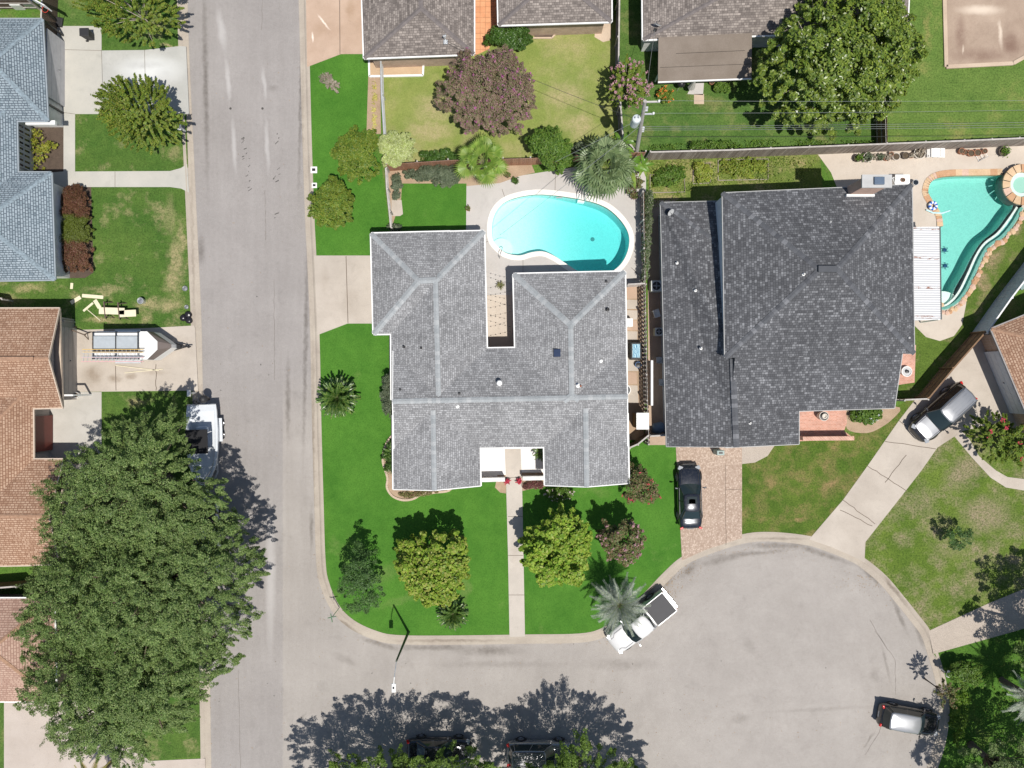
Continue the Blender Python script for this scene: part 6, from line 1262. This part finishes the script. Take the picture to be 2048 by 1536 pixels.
fence('short gate closing the side passage beside the pebble driveway', [(1292, 870), (1330, 868)], 1.7, wd_dark, -1, name='gate', cat='gate')
fence('brown diagonal board fence along the top of the long driveway', [(1832, 796), (1880, 738), (1942, 668)], 1.8, wd_brown, -1, railmat=wd_brown, postcap=True)
bl = woodmat('blue_grey_boards', [(.42, .48, .55), (.48, .54, .6), (.45, .5, .57)])
fence('pale blue-grey fence running up to the right edge beside the sloping lawn', [(1942, 668), (1990, 600), (2040, 535), (2110, 440)], 1.9, bl, 1, railmat=plain('white_cap_rail', (.72, .72, .72), .6))
fence('short wooden gate between the red brick path and the diagonal fence', [(1786, 798), (1832, 796)], 1.7, wd_brown, 1, name='gate', cat='gate')
fence('dark brown sloping fence behind the blue-grey roof at the top left', [(118, -60), (116, 0), (114, 75)], 1.9, wd_dark, 1)
fence('dark fence in front of the two air conditioners at the top left corner', [(0, 18), (82, 18)], 1.7, wd_dark, 1, postcap=True)
fence('low grey fence at the lower left corner of the blue-grey roof', [(-40, 590), (26, 600)], 1.2, wd_grey, 1)
fence('dark fence between the terracotta roof and the faded roof', [(-40, 1168), (62, 1160)], 1.7, wd_brown, 1)
fence('short dark fence beside the terracotta roofed garage', [(128, 640), (150, 642)], 1.5, wd_brown, 1)

# ------------------------------------------------------------------ utility pole, lamp, signs
a = W(1271, 317, G); b = W(1290, 202, 9.6); up = thing('utility_pole', 'leaning grey utility pole with round transformer above the fence corner', 'utility pole', a); ax = (b-a)
at = lambda f: ax*f
B = MB(); B.tube([(0, 0, -.1), at(.5), at(1.0)], [.17, .14, .11], 10); B.build('pole', plain('weathered_pole', (.42, .40, .37), .85, 0, .2, 4), up)
for f, ln in ((.985, .95), (.80, .75)):
    B = MB(); B.beam(at(f)+Vector((-.1, 0, 0)), at(f)+Vector((ln, .02, 0)), .1, .1); B.build('crossarm', plain('pale_crossarm', (.5, .48, .45), .8) if f > .9 else m_galv, up)
    B = MB(); B.lathe([(.05, 0), (.08, .05), (.05, .1), (.08, .14), (.03, .2)], at(f)+Vector((ln-.08, .02, .05)), 8); B.build('insulator', m_white, up)
B = MB(); tl = at(.70)+Vector((-.42, -.05, 0)); B.lathe([(.05, -.62), (.29, -.58), (.3, .45), (.26, .55), (.05, .6)], tl, 18); B.build('transformer', plain('transformer_grey', (.55, .6, .62), .4), up, smooth=False)
for k in (-.1, .12): B = MB(); B.lathe([(.035, 0), (.06, .06), (.035, .12), (.05, .2), (.02, .28)], tl+Vector((k, 0, .58)), 8); B.build('bushing', m_white, up)
B = MB(); B.beam(at(.74), tl+Vector((0, 0, .3)), .08, .1); B.beam(at(.66), tl+Vector((0, 0, -.3)), .08, .1)
for f in (.9, .86, .58, .55, .52): B.box(at(f)+Vector((.14, .0, 0)), (.26, .14, .1), 0)
B.build('bracket', m_galv, up)
B = MB(); B.tube([at(.98)+Vector((.1, 0, .1)), at(.86)+Vector((.22, .1, 0)), at(.74)+Vector((-.3, .05, .8-.5)), tl+Vector((.1, 0, .8))], .015, 4); B.build('jumper_wire', m_dark, up)
m_wire = plain('aluminium_wire', (.42, .44, .42), .4, .6); m_wireb = plain('black_wire', (.05, .05, .05), .5)
def wire(label, p, q, sag, r=.009, m=None, name='power_line'):
    o = MB(); p = Vector(p); q = Vector(q); n = 16; o.tube([p.lerp(q, i/n)-Vector((0, 0, 4*sag*(i/n)*(1-i/n))) for i in range(n+1)], r, 4)
    x = o.build(name, m or m_wire); tag(x, label, 'power line', 'overhead lines'); return x
wa = lambda f, x=0: a+at(f)+Vector((x, 0, 0))
wire('topmost overhead wire running right from the tip of the utility pole', wa(.985, .9)+Vector((0, 0, .25)), W(2700, 190, 9.8), .5)
wire('second overhead wire running right from the lower crossarm', wa(.80, .7)+Vector((0, 0, .2)), W(2700, 205, 8.8), .5)
for f, y, g in ((.60, 232, 'upper'), (.57, 238, 'middle'), (.54, 244, 'lower')): wire(g+' strand of the triple overhead wires across the bright back lawns', wa(f, .25), W(2700, y, 6.4), .3, .010)
wire('lowest overhead cable close above the long wooden fence', wa(.42, .1), W(2700, 262, 4.9), .4, .013, m_wireb)
wire('service wire from the utility pole down over the round orange tree', wa(.72, -.2), W(1128, 312, 3.9)+Vector((-.6, -.4, 0)), .1, .012)
wire('lower service wire from the utility pole toward the light grey roof', wa(.60, -.1), W(1000, 470, 3.2), .3, .014)
wire('service wire from the utility pole to the mast on the grey-brown roof', wa(.70, -.1), W(893, 82, 4.2), .5, .014, m_wireb)
wire('service wire from the utility pole to the dish corner of the brown flat patio', wa(.75, .1), W(1310, 58, 3.6), .3, .012)
b0 = W(817, 1264, G); ln = thing('street_lamp', 'dark green street lamp with a long thin arm over the bend of the road', 'street lamp', b0)
B = MB(); B.tube([(0, 0, -.1), (0, 0, .3), (0, 0, 6.1)], [.13, .1, .06], 10); B.build('pole', plain('green_pole', (.05, .07, .05), .5), ln)
e = W(787.5, 1372, 6.7)-b0; B = MB(); B.tube([(0, 0, 6.0), (e.x*.25, e.y*.3, 6.35), (e.x*.6, e.y*.6, 6.6), (e.x, e.y, e.z+.05)], .03, 6); B.build('arm', m_galv, ln)
B = MB(); B.box((e.x, e.y-.12, e.z), (.3, .62, .12)); B.build('lamp_head', plain('pale_lamp_head', (.7, .7, .68), .4), ln, bevel=.05)
B = MB(); B.lathe([(.05, 0), (.06, .08), (.02, .1)], (e.x, e.y-.1, e.z+.06), 8); B.build('photocell', m_dark, ln)
b0 = W(679, 1215, G); sg = thing('sign_post', 'thin sign post with crossed street name blades on the curved corner kerb', 'street sign', b0)
B = MB(); B.tube([(0, 0, 0), (0, 0, 2.5)], .03, 6); B.build('post', m_galv, sg)
for i, a_ in enumerate((.2, 1.75)): B = MB(); B.box((0, 0, 2.4+i*.17), (.62, .02, .15), a_); B.build('name_blade', plain('green_blade', (.05, .25, .1), .5) if i == 0 else bpy.data.materials['green_blade'], sg)
def mailbox(px, py, label, rz=0, m=None):
    t_ = thing('mailbox', label, 'mailbox', W(px, py, G), rz); B = MB(); B.box((0, 0, .5), (.1, .1, 1.0)); B.build('post', m or m_white, t_)
    B = MB(); B.prism([Vector((-.24, -.12, 0)), Vector((.24, -.12, 0)), Vector((.24, .12, 0)), Vector((-.24, .12, 0))], 1.0, 1.15); B.lathe([(.12, -.24), (.12, .24)], n=10) if False else None; B.box((0, 0, 1.19), (.48, .2, .08)); B.build('box', m or m_white, t_, bevel=.03)
mailbox(390, 786, 'white mailbox on the kerb just above the outboard engine of the boat', 1.57); mailbox(371, 263, 'white mailbox at the kerb beside the round green crape myrtle', 1.57); mailbox(1881, 1337, 'white mailbox beside the lower right driveway', 1.2)
def ubox(px, py, label, d=(.34, .5, .3), m=None, nm='utility_box'):
    t_ = thing(nm, label, 'utility box', W(px, py, G)); B = MB(); B.box((0, 0, d[2]/2), d); B.build('box', m or m_galv, t_, bevel=.03); B = MB(); B.box((0, 0, d[2]+.01), (d[0]*.5, d[1]*.4, .03)); B.build('lid', m_dark, t_)
ubox(628, 340, 'upper of two small pale meter covers beside the kerb on the vivid lawn', (.5, .5, .08), m_white); ubox(629, 371, 'lower of two small pale meter covers beside the kerb on the vivid lawn', (.4, .4, .08), m_white)
ubox(1433, 903, 'grey-green electric box against the charcoal roofed garage wall', (.55, .35, 1.2), plain('greenish_box', (.3, .38, .36), .5)); ubox(1291, 405, 'small grey box at the top end of the vine-covered hedge', (.4, .3, .7))
ubox(838, 124, 'dark green meter box against the wall under the grey-brown roof', (.6, .5, 1.1), plain('dark_green_box', (.05, .08, .07), .5))
# ------------------------------------------------------------------ air conditioners and passage clutter
def ac(px, py, label, s_=.75, rz=0, m=None):
    t_ = thing('air_conditioner', label, 'air conditioner', W(px, py, G+.4), rz, 'air conditioners'); t_.location.z = G; m = m or plain('ac_white', (.62, .64, .62), .5) if 'ac_white' not in bpy.data.materials else (m or bpy.data.materials['ac_white'])
    B = MB(); B.box((0, 0, .4), (s_, s_, .8)); B.build('case', m, t_, bevel=.06); B = MB(); B.lathe([(s_*.38, .79), (s_*.38, .83), (s_*.36, .83), (s_*.36, .81), (.02, .81)], n=20); B.build('fan_guard', m_dark, t_)
    B = MB()
    for k in range(4): B.box((s_*.16*math.cos(k*PI/2), s_*.16*math.sin(k*PI/2), .822), (s_*.3, .1, .01), k*PI/2)
    B.lathe([(.08, .82), (.08, .86), (.02, .87)], n=10); B.build('fan', m_grey, t_)
ac(1311, 573, 'white air conditioner with round fan, topmost in the shaded side passage', .82); ac(1316, 664, 'white ring-topped air conditioner in the middle of the shaded side passage', .6)
ac(35, 5, 'white air conditioner behind the dark fence at the top left corner', .8); ac(60, 3, 'dark grey air conditioner right of the white one at the top left corner', .8, m=m_grey)
def tub(name, label, cat, px, py, r, h_, m, water=None, n=18, top=None, z=G, foot=.8):
    t_ = thing(name, label, cat, W(px, py, z+h_*.6)); t_.location.z = z; B = MB(); B.lathe([(r*foot, 0), (r, h_), (r*.88, h_), (r*.86, h_-.06)], n=n, cap=False); B.lathe([(r*foot, .005), (.01, .005)], n=n, cap=False); B.build('body', m, t_, fixn=True)
    if water: B = MB(); B.lathe([(r*.87, h_-.06), (.01, h_-.04)], n=n, cap=False); B.build(top or 'soil', water, t_, fixn=True)
    return t_
B = MB(); t_ = thing('hot_tub', 'black square spa with swirling blue water beside the light grey roof', 'hot tub', W(1271, 702, .6)); t_.location.z = G
B.box((0, 0, .4), (.85, 1.3, .8)); B.build('shell', m_plast, t_, bevel=.08)
t = NT('blue_swirl'); wv = t.n('TexWave', {'Vector': t.obj, 'Scale': 3.0, 'Distortion': 7.0, 'Detail': 2.0}); mb = t.done(t.ramp(wv.outputs[0], (.25, (.02, .12, .25)), (.5, (.1, .4, .6)), (.75, (.6, .8, .85))), .1)
B = MB(); B.box((0, 0, .81), (.55, 1.0, .02)); B.build('water', mb, t_)
tub('blue_bucket', 'round blue bucket below the black square spa', 'bucket', 1276, 730, .24, .4, plain('blue_plastic', (.05, .15, .35), .4), m_dark)
tub('tyre_planter', 'white ring against the wall below the stone slabs', 'planter', 1250, 780, .42, .3, m_white, m_dark, foot=1)
o = MB(); o.box((0, 0, .45), (.5, .62, .9)); o.box((.05, -.1, .93), (.2, .12, .06)); o = o.build('storage_cabinet', m_white, bevel=.02); o.location = W(1257, 646, .5); o.location.z = G; tag(o, 'small white cabinet against the wall above the black spa', 'cabinet')
sh = thing('garden_shed', 'small shed with ribbed white roof at the lower end of the passage', 'shed', W(1284.5, 842, 2.0)); sh.location.z = G
B = MB(); B.box((0, 0, 1.0), (.8, 1.05, 2.0)); B.build('wall', wd_brown, sh); B = MB(); B.box((0, 0, 2.05), (.92, 1.2, .06), ry=.05)
for k in range(7): B.box((0, -.54+k*.18, 2.095), (.92, .03, .03), ry=.05)
B.build('roof', m_white, sh)
o = MB(); o.box((0, 0, .9), (.16, 3.3, 1.6)); o = o.build('white_panel', m_white); o.location = W(1300, 766, 1.0); o.location.z = G; tag(o, 'long white board leaning on the passage fence on the neighbour side', 'board')
def chairthing(px, py, label, rz, m=None, s_=1.0):
    t_ = thing('patio_chair', label, 'chair', W(px, py, G), rz); m = m or m_white
    B = MB(); B.box((0, 0, .42), (.5, .5, .04)); B.build('seat', m, t_, bevel=.015); B = MB(); B.box((-.25, 0, .68), (.04, .5, .5), ry=-.15); B.build('backrest', m, t_, bevel=.015)
    for sx in (-1, 1):
        for sy in (-1, 1): B = MB(); B.beam((sx*.22, sy*.22, .42), (sx*.26, sy*.26, 0), .04, .04); B.build('leg', m, t_)
    for sy in (-1, 1): B = MB(); B.beam((-.25, sy*.27, .64), (.2, sy*.27, .62), .05, .03); B.beam((.2, sy*.27, .62), (.22, sy*.25, .42), .03, .03); B.build('armrest', m, t_)
    t_.scale = (s_,)*3
    return t_
chairthing(1311, 628, 'white plastic chair in the shaded passage below the big air conditioner', .3); chairthing(1783, 366, 'white chair beside the brick chimney', .4)
chairthing(1317, 720, 'pale grey plastic chair in the shade, upper of the two low in the passage', 1.6, m_galv, .9); chairthing(1322, 764, 'pale grey plastic chair in the shade, lower of the two low in the passage', 1.6, m_galv, .9)
o = MB(); random.seed(6)
vs = [(-.6, -.35), (-.1, -.5), (.5, -.3), (.6, .2), (.1, .45), (-.5, .3)]; o.loft([[Vector((x*s__, y*s__, z_+random.uniform(-.03, .03))) for x, y in vs] for s__, z_ in ((1, 0), (.9, .25), (.5, .4), (.1, .45))]); o = o.build('tarpaulin', plain('blue_tarp', (.2, .3, .42), .5), smooth=True); o.location = W(1318, 855, G); tag(o, 'crumpled blue tarpaulin at the lower end of the shaded passage', 'tarpaulin')
# ------------------------------------------------------------------ pots along the fence
m_terra = plain('terracotta', (.42, .19, .11), .8, 0, .3, 6); m_soil = plain('potting_soil', (.10, .075, .05), .95, 0, .4, 9); m_pot_d = plain('dark_pot', (.12, .10, .085), .7, 0, .3, 6); m_pot_w = plain('pale_pot', (.6, .56, .5), .7, 0, .15, 6)
def pot(px, py, r, h_, m, label, plant=None, seed=1):
    t_ = tub('plant_pot', label, 'plant pot', px, py, r, h_, m, m_soil, foot=.7)
    if plant:
        rng = np.random.default_rng(seed); n = 90; P = rng.normal(0, r*.45, (n, 3)); P[:, 2] = h_+np.abs(P[:, 2])*.9; N = unit(rng.normal(0, .6, (n, 3))+np.array([0, 0, 1.])); U, V = frame(N, rng); quads('plant', P, U*.09, V*.05, plant, t_)
for q in ((1715, 317, .30, .4, m_pot_d, 'dark pot with green plant, leftmost in the row under the long fence', lm_mid), (1734, 316, .36, .5, m_pot_w, 'large pale-rimmed pot, second from the left in the fence row', lm_greygreen), (1747, 315, .2, .3, m_terra, 'small terracotta pot right of the large pale-rimmed pot', lm_dry),
          (1759, 315, .27, .3, m_pot_d, 'dark pot with blue-green plant near the toppled terracotta', lm_greygreen), (1773, 316, .26, .3, m_terra, 'dark red pot between the blue-green plant and the grey-rimmed pot', lm_dry), (1781, 309, .17, .4, m_terra, 'small tall terracotta pot at the fence foot', None), (1791, 314, .29, .35, m_pot_w, 'grey-rimmed pot holding dry soil, left of the gap in the row', None),
          (1810, 312, .27, .35, m_pot_d, 'plain brown pot right of the gap in the row', None), (1822, 312, .2, .25, m_terra, 'pot with a withered plant beside the biggest pale pot', lm_dry), (1838, 307, .44, .35, m_pot_w, 'biggest pot of the row, pale with a dead branching plant', lm_dry),
          (1922, 303, .24, .35, m_terra, 'leftmost terracotta pot of the right-hand cluster', None), (1929, 305, .22, .3, m_terra, 'second terracotta pot of the right-hand cluster', None), (1941, 307, .27, .3, m_terra, 'widest terracotta pot of the right-hand cluster, third in line', None), (1954, 306, .27, .32, m_terra, 'terracotta pot just above the folded grey chair frame', None), (1968, 303, .2, .35, m_terra, 'rightmost terracotta pot of the right-hand cluster', None),
          (2006, 304, .38, .35, m_pot_d, 'dark bowl with green plant near the right end of the long fence', lm_mid), (936, 418, .18, .3, m_terra, 'small terracotta pot on the left edge of the pool deck', lm_redgreen), (1015, 571 - 400 + 180, .2, .3, m_pot_d, 'dark pot in the bare bed between the palms', lm_redgreen), (1030, 362, .24, .3, m_pot_d, 'dark glazed pot where the deck meets the bare bed', lm_dark),
          (1268, 392, .3, .4, plain('purple_pot', (.22, .12, .13), .5), 'purplish pot at the pool corner below the broad-leaved plants', lm_redgreen), (1423, 165, .2, .35, m_terra, 'orange terracotta pot under the edge of the flat brown patio roof', None), (1014, 962, .2, .3, m_pot_d, 'pot of crimson flowers on the left of the front walk', lm_red), (1038, 962, .2, .3, m_pot_d, 'pot of crimson flowers on the right of the front walk', lm_red)):
    pot(*q[:6], plant=q[6], seed=int(q[0]))
ur = tub('urn', 'round stone urn with dark rings on the red brick front patio', 'urn', 1645, 832, .36, .75, m_pot_w, m_dark); B = MB(); B.lathe([(.2, .6), (.2, .9), (.13, .9), (.12, .8), (.02, .8)], n=16); B.build('pedestal', m_pot_w, ur)
wp_ = tub('fountain_bowl', 'round white bowl with dark centre on the right-hand red brick path', 'planter', 1812, 743, .40, .35, m_white, plain('bowl_grey', (.5, .5, .5), .6)); B = MB(); B.lathe([(.13, .3), (.12, .45), (.02, .47)], n=12); B.build('finial', m_dark, wp_)
B = MB(); B.box((0, 0, .35), (1.1, .7, .03), ry=.12); B.box((-.55, .05, .3), (.45, .75, .03), ry=-.6); B.box((.2, 0, .2), (.06, .6, .4)); B.box((-.2, 0, .2), (.06, .6, .4)); o = B.build('folding_table', m_white); o.location = W(1871, 308, G); tag(o, 'collapsed white folding table lying by the pots under the long fence', 'table')
t_ = thing('folding_chair', 'folded grey metal chair frame lying below the terracotta pots', 'chair', W(1961, 314, G), .5); B = MB()
for q in (-.22, .22): B.tube([(-.35, q, .05), (.35, q, .3)], .018, 5); B.tube([(-.3, q, .28), (.3, q, .04)], .018, 5)
for x in (-.3, 0, .3): B.tube([(x, -.22, .17+x*.35), (x, .22, .17+x*.35)], .015, 5)
B.build('frame', m_galv, t_)
# grill and table by the chimney, pool floats
t_ = thing('patio_table', 'white patio table with small items right of the brick chimney', 'table', W(1803, 362, .7)); t_.location.z = G; B = MB(); B.box((0, 0, .72), (1.1, .9, .05)); B.build('table_top', m_white, t_, bevel=.02)
for sx in (-1, 1):
    for sy in (-1, 1): B = MB(); B.beam((sx*.45, sy*.35, 0), (sx*.45, sy*.35, .72), .05, .05); B.build('leg', m_white, t_)
o = tub('bowl', 'small pink-brown bowl on the white patio table', 'bowl', 1806, 360, .16, .1, m_terra, m_soil, z=G+.75)
tub('glass_table', 'round grey glass side table at the upper right corner of the charcoal roof', 'table', 1829, 366, .22, .5, m_galv, m_glass)
t_ = thing('kettle_grill', 'black kettle grill under the edge of the flat brown patio roof', 'grill', W(1362, 168, .8)); t_.location.z = G; B = MB(); B.lathe([(.02, .5), (.2, .55), (.3, .75), (.3, .8), (.24, .95), (.1, 1.03), (.02, 1.04)], n=18); B.build('bowl', m_dark, t_, smooth=True)
for k in range(3): B = MB(); B.beam((.15*math.cos(k*2.1), .15*math.sin(k*2.1), .6), (.3*math.cos(k*2.1), .3*math.sin(k*2.1), 0), .03, .03); B.build('leg', m_galv, t_)
t_ = thing('patio_umbrella', 'folded pale umbrella under the edge of the flat brown patio roof', 'umbrella', W(1384, 172, 1.2)); t_.location.z = G; B = MB(); B.tube([(0, 0, 0), (0, 0, 2.0)], .02, 6); B.build('pole', m_galv, t_); B = MB(); B.lathe([(.28, .9), (.2, 1.3), (.04, 2.05)], n=8); B.build('canopy', plain('pale_canvas', (.5, .48, .44), .8), t_)
t_ = thing('pool_float', 'blue and white inflatable ring at the left edge of the lagoon pool', 'pool float', W(1864, 412, .2)); t_.location.z = G+.08
def torus(B, R, r, n=24, m=8, mats=None, sx=1):
    vs = [Vector(((R+r*math.cos(2*PI*j/m))*math.cos(2*PI*i/n)*sx, (R+r*math.cos(2*PI*j/m))*math.sin(2*PI*i/n), r*math.sin(2*PI*j/m)+r)) for i in range(n) for j in range(m)]
    for i in range(n):
        B.add([vs[i*m+j] for j in range(m)]+[vs[((i+1) % n)*m+j] for j in range(m)], [(j, m+j, m+(j+1) % m, (j+1) % m) for j in range(m)], mats[i] if mats else 0)
B = MB(); torus(B, .24, .12, mats=[1 if (i//2) % 2 else 0 for i in range(24)]); B.build('ring', [plain('float_blue', (.02, .12, .5), .3), m_white], t_, smooth=True)
B = MB(); B.tube([(-.8, -.2, .06), (-.3, -.42, .06), (.4, -.45, .05), (1.0, -.25, .04)], [.05, .06, .06, .05], 8); o = B.build('pool_noodle', plain('pale_cyan_foam', (.5, .75, .78), .6)); o.location = W(1872, 415, G); o.location.z = G+.06; tag(o, 'pale cyan foam noodle across the left edge of the lagoon pool', 'pool noodle')
for x, y, l in ((1903, 496, 'upper'), (1904, 528, 'lower')):
    t_ = thing('pool_toy', l+' of two dark crab-shaped toys on the lagoon pool floor', 'pool toy', W(x, y, 0)); t_.location.z = -.92; B = MB(); B.lathe([(.13, 0), (.15, .03), (.05, .06)], n=10); B.build('shell', plain('toy_navy', (.02, .06, .16), .6) if l == 'upper' else bpy.data.materials['toy_navy'], t_)
    for k in range(6): a_ = k*PI/3+.3; B = MB(); B.tube([(.1*math.cos(a_), .1*math.sin(a_), .02), (.24*math.cos(a_+.2), .24*math.sin(a_+.2), .04), (.27*math.cos(a_+.5), .27*math.sin(a_+.5), .01)], .02, 5); B.build('leg', bpy.data.materials['toy_navy'], t_)
# pool ladder and handrail
t_ = thing('pool_ladder', 'chrome pool ladder with white tread at the deep end of the kidney pool', 'pool ladder', W(1163, 398, G), -.15)
for sx in (-1, 1): B = MB(); B.tube([(sx*.27, .55, 0), (sx*.27, .5, .55), (sx*.27, .3, .78), (sx*.27, .0, .7), (sx*.27, -.12, .3), (sx*.27, -.12, -1.0)], .028, 8); B.build('handrail', m_chrome, t_, smooth=True)
for k in range(3): B = MB(); B.box((0, -.14, -.12-k*.3), (.5, .1, .04)); B.build('tread', m_white, t_)
t_ = thing('pool_handrail', 'curved metal handrail at the shallow steps of the kidney pool', 'handrail', W(1002, 508, G), 1.3); B = MB(); B.tube([(-.35, 0, 0), (-.33, 0, .7), (-.1, 0, .85), (.35, 0, .5), (.5, 0, .0), (.5, 0, -.3)], .026, 8); B.build('rail', m_chrome, t_, smooth=True)
# string lights
random.seed(9); m_bulb = plain('dark_bulb', (.03, .03, .03), .3)
ys = [558, 583, 603, 625, 645, 664]
for i, y in enumerate(ys):
    p, q = W(972, y+ (8 if i % 2 else -6), 2.75), W(1029, y+(-4 if i % 2 else 10), 2.75); t_ = thing('string_light', 'thin string of small dark bulbs hung across the narrow courtyard', 'string lights', p, 0, 'string lights over the courtyard'); d = q-p
    B = MB(); B.tube([d*k/8-Vector((0, 0, .35*4*(k/8)*(1-k/8))) for k in range(9)], .004, 4); B.build('cable', m_dark, t_)
    for k in range(1, 6): u = k/6; B = MB(); B.lathe([(.012, 0), (.03, -.04), (.04, -.09), (.02, -.13)], d*u-Vector((0, 0, 1.4*u*(1-u))), 8); B.build('bulb', m_bulb, t_)
# ------------------------------------------------------------------ west side clutter
t_ = thing('basketball_hoop', 'basketball hoop with white backboard and red rim by the top left driveway', 'basketball hoop', W(132, 50, G), -.15); B = MB(); B.tube([(-.6, .1, 0), (-.5, .1, 2.6), (0, 0, 3.2)], .05, 8); B.build('pole', m_dark, t_); B = MB(); B.box((.05, 0, 3.3), (.06, 1.4, .9), 1.2, ry=0); B.build('backboard', m_white, t_)
B = MB(); torus(B, .22, .015, 18, 5); o = B.build('rim', plain('red_rim', (.6, .05, .03), .4), t_); o.location = (.3, -.25, 3.0); B = MB(); B.box((-.7, .1, .1), (1.0, .7, .2)); B.build('base', m_plast, t_, bevel=.04)
def bin_(px, py, label, rz, m):
    t_ = thing('wheelie_bin', label, 'bin', W(px, py, G), rz); B = MB(); B.loft([[Vector((x*f, y*f, z)) for x, y in ((-.28, -.32), (.28, -.32), (.28, .32), (-.28, .32))] for z, f in ((.08, .8), (.95, 1))]); B.build('body', m, t_, bevel=.03, fixn=True)
    B = MB(); B.box((0, .0, .99), (.6, .7, .07)); B.build('lid', m, t_, bevel=.03); B = MB(); B.tube([(-.25, .38, .92), (.25, .38, .92)], .02, 6); B.build('handle', m, t_)
    for sx in (-1, 1): B = MB(); B.tube([(sx*.24, .28, .1), (sx*.3, .28, .1)], .1, 12); B.build('wheel', m_tyre, t_)
bin_(183, 76, 'black wheelie bin beside the tree by the top left driveway', 1.6, m_plast)
bin_(2028, 572, 'grey-green wheelie bin beside the blue-grey fence at the right edge', .5, plain('grey_green_bin', (.2, .28, .27), .5)); bin_(2052, 560, 'white bin at the right edge beside the grey-green one', .5, m_white)
m_ply = plain('cream_board', (.72, .66, .48), .7, 0, .1, 5)
def board(px, py, L, w_, rz, z, label, nm='wood_board', m=None): B = MB(); B.box((0, 0, .03), (L, w_, .05)); o = B.build(nm, m or m_ply, bevel=.005); o.location = W(px, py, z); o.rotation_euler = (0, 0, rz); tag(o, label, 'board', 'cream boards on the left lawn')
board(152, 600, .85, .28, .55, G, 'short cream board at the left end of the scatter, tilted'); board(186, 593, 1.6, .26, -.08, G, 'long cream board at the top of the scatter'); board(177, 614, .95, .16, .7, G, 'narrow slanted cream board left of the sawhorses'); board(195, 608, .7, .3, -1.0, G, 'small cream board touching the left sawhorse')
board(188, 630, 1.3, .05, -.7, G, 'thin cream stick below the boards')
board(224, 622, 1.9, .5, -.03, .8, 'wide cream board lying across the sawhorses, left one'); board(255, 627, 1.3, .5, .05, .8, 'wide cream board lying across the sawhorses, right one')
board(144, 572, .45, .2, 1.5, G, 'small cream offcut near the burgundy hedge')
for x, y, l in ((214, 620, 'left dark sawhorse under the cream boards'), (242, 622, 'right dark sawhorse under the cream boards'), (160, 665, 'dark sawhorse at the top of the driveway beside the garage')):
    t_ = thing('sawhorse', l, 'sawhorse', W(x, y, .5), .1 if x > 170 else 1.2); t_.location.z = G; B = MB(); B.beam((0, -.62, .7), (0, .62, .7), .08, .1); B.build('beam', wd_dark, t_)
    for sx in (-1, 1):
        for sy in (-1, 1): B = MB(); B.beam((0, sy*.5, .7), (sx*.32, sy*.6, 0), .05, .05); B.build('leg', wd_dark, t_)
def bag(px, py, r, label): B = MB(); random.seed(int(px*3+py)); stone(B, (0, 0, 0), r, .9); o = B.build('rubbish_bag', bpy.data.materials.get('black_bag') or plain('black_bag', (.02, .018, .022), .25), smooth=True, sub=1); o.location = W(px, py, G); tag(o, label, 'rubbish bag', 'rubbish bags by the kerb')
bag(368, 636, .36, 'left black rubbish bag of the pile at the kerb'); bag(378, 630, .36, 'topmost black rubbish bag of the pile at the kerb'); bag(379, 641, .36, 'lowest black rubbish bag of the pile at the kerb')
tub('grey_bucket', 'light grey round bin on the dry patch right of the sawhorses', 'bin', 283, 602, .24, .5, m_galv, m_grey)
tub('valve_cover', 'dark round cover in the dry grass at the kerb, upper one', 'cover', 370, 577, .2, .12, m_grey, m_grey, foot=1); tub('valve_cover', 'dark round cover in the dry grass at the kerb, lower one', 'cover', 373, 614, .16, .1, m_grey, m_grey, foot=1)
tub('garage_planter', 'round white pot at the porch post beside the terracotta roofed garage', 'planter', 154, 790, .22, .4, m_white, m_soil)
for q, l in (((255, 733, 3.3, -.12), 'long thin wooden lath crossing the other on the driveway'), ((268, 739, 2.9, .1), 'orange-tinted thin lath under the other one on the driveway')):
    board(q[0]+20, q[1]+3, q[2], .05, q[3], .16, l, 'lath')
tub('garden_ball', 'white round lamp beside the eave of the upper grey-brown roof', 'lamp', 1187, 46, .18, .3, m_white, m_white, foot=.5)
for i, (px_, py_) in enumerate(((776, 150), (848, 150))): pass
B = MB()
for a_, b_ in (((738, 113), (739, 153)), ((739, 153), (846, 151)), ((846, 151), (847, 132))): B.beam(W(*a_, .2), W(*b_, .2), .14, .16)
o = B.build('bed_edging', m_white); tag(o, 'white edging around the tan soil bed below the grey-brown roof', 'edging')
B = MB(); P = [W(*p, .17) for p in bed1]
for a_, b_ in zip(P, P[1:]): B.beam(a_, b_, .16, .12)
o = B.build('bed_edging', m_tan); tag(o, 'curving tan stone edging of the bed at the lower left gable', 'edging')
B = MB(); P = [W(*p, .16) for p in [(1060, 76), (1104, 76), (1116, 62), (1122, 50)]]
for a_, b_ in zip(P, P[1:]): B.beam(a_, b_, .12, .1)
o = B.build('bed_edging', m_tan); tag(o, 'pale stone edging of the mulch bed beside the dark bush', 'edging')
def rbed(pts, label):
    B = MB(); P = [W(*p, .16) for p in pts]
    for a_, b_ in zip(P, P[1:]+P[:1]): B.beam(a_, b_, .04, .12)
    o = B.build('raised_bed', wd_grey); tag(o, label, 'raised bed')
rbed([(1386, 328), (1420, 326), (1421, 366), (1386, 368)], 'narrow timber frame around the yellow-green vegetables'); rbed([(1436, 320), (1536, 318), (1536, 359), (1436, 361)], 'wide timber frame of the garden bed under the long fence'); rbed([(1300, 350), (1368, 348), (1370, 384), (1300, 386)], 'timber frame around the weedy bed beside the hedge end')
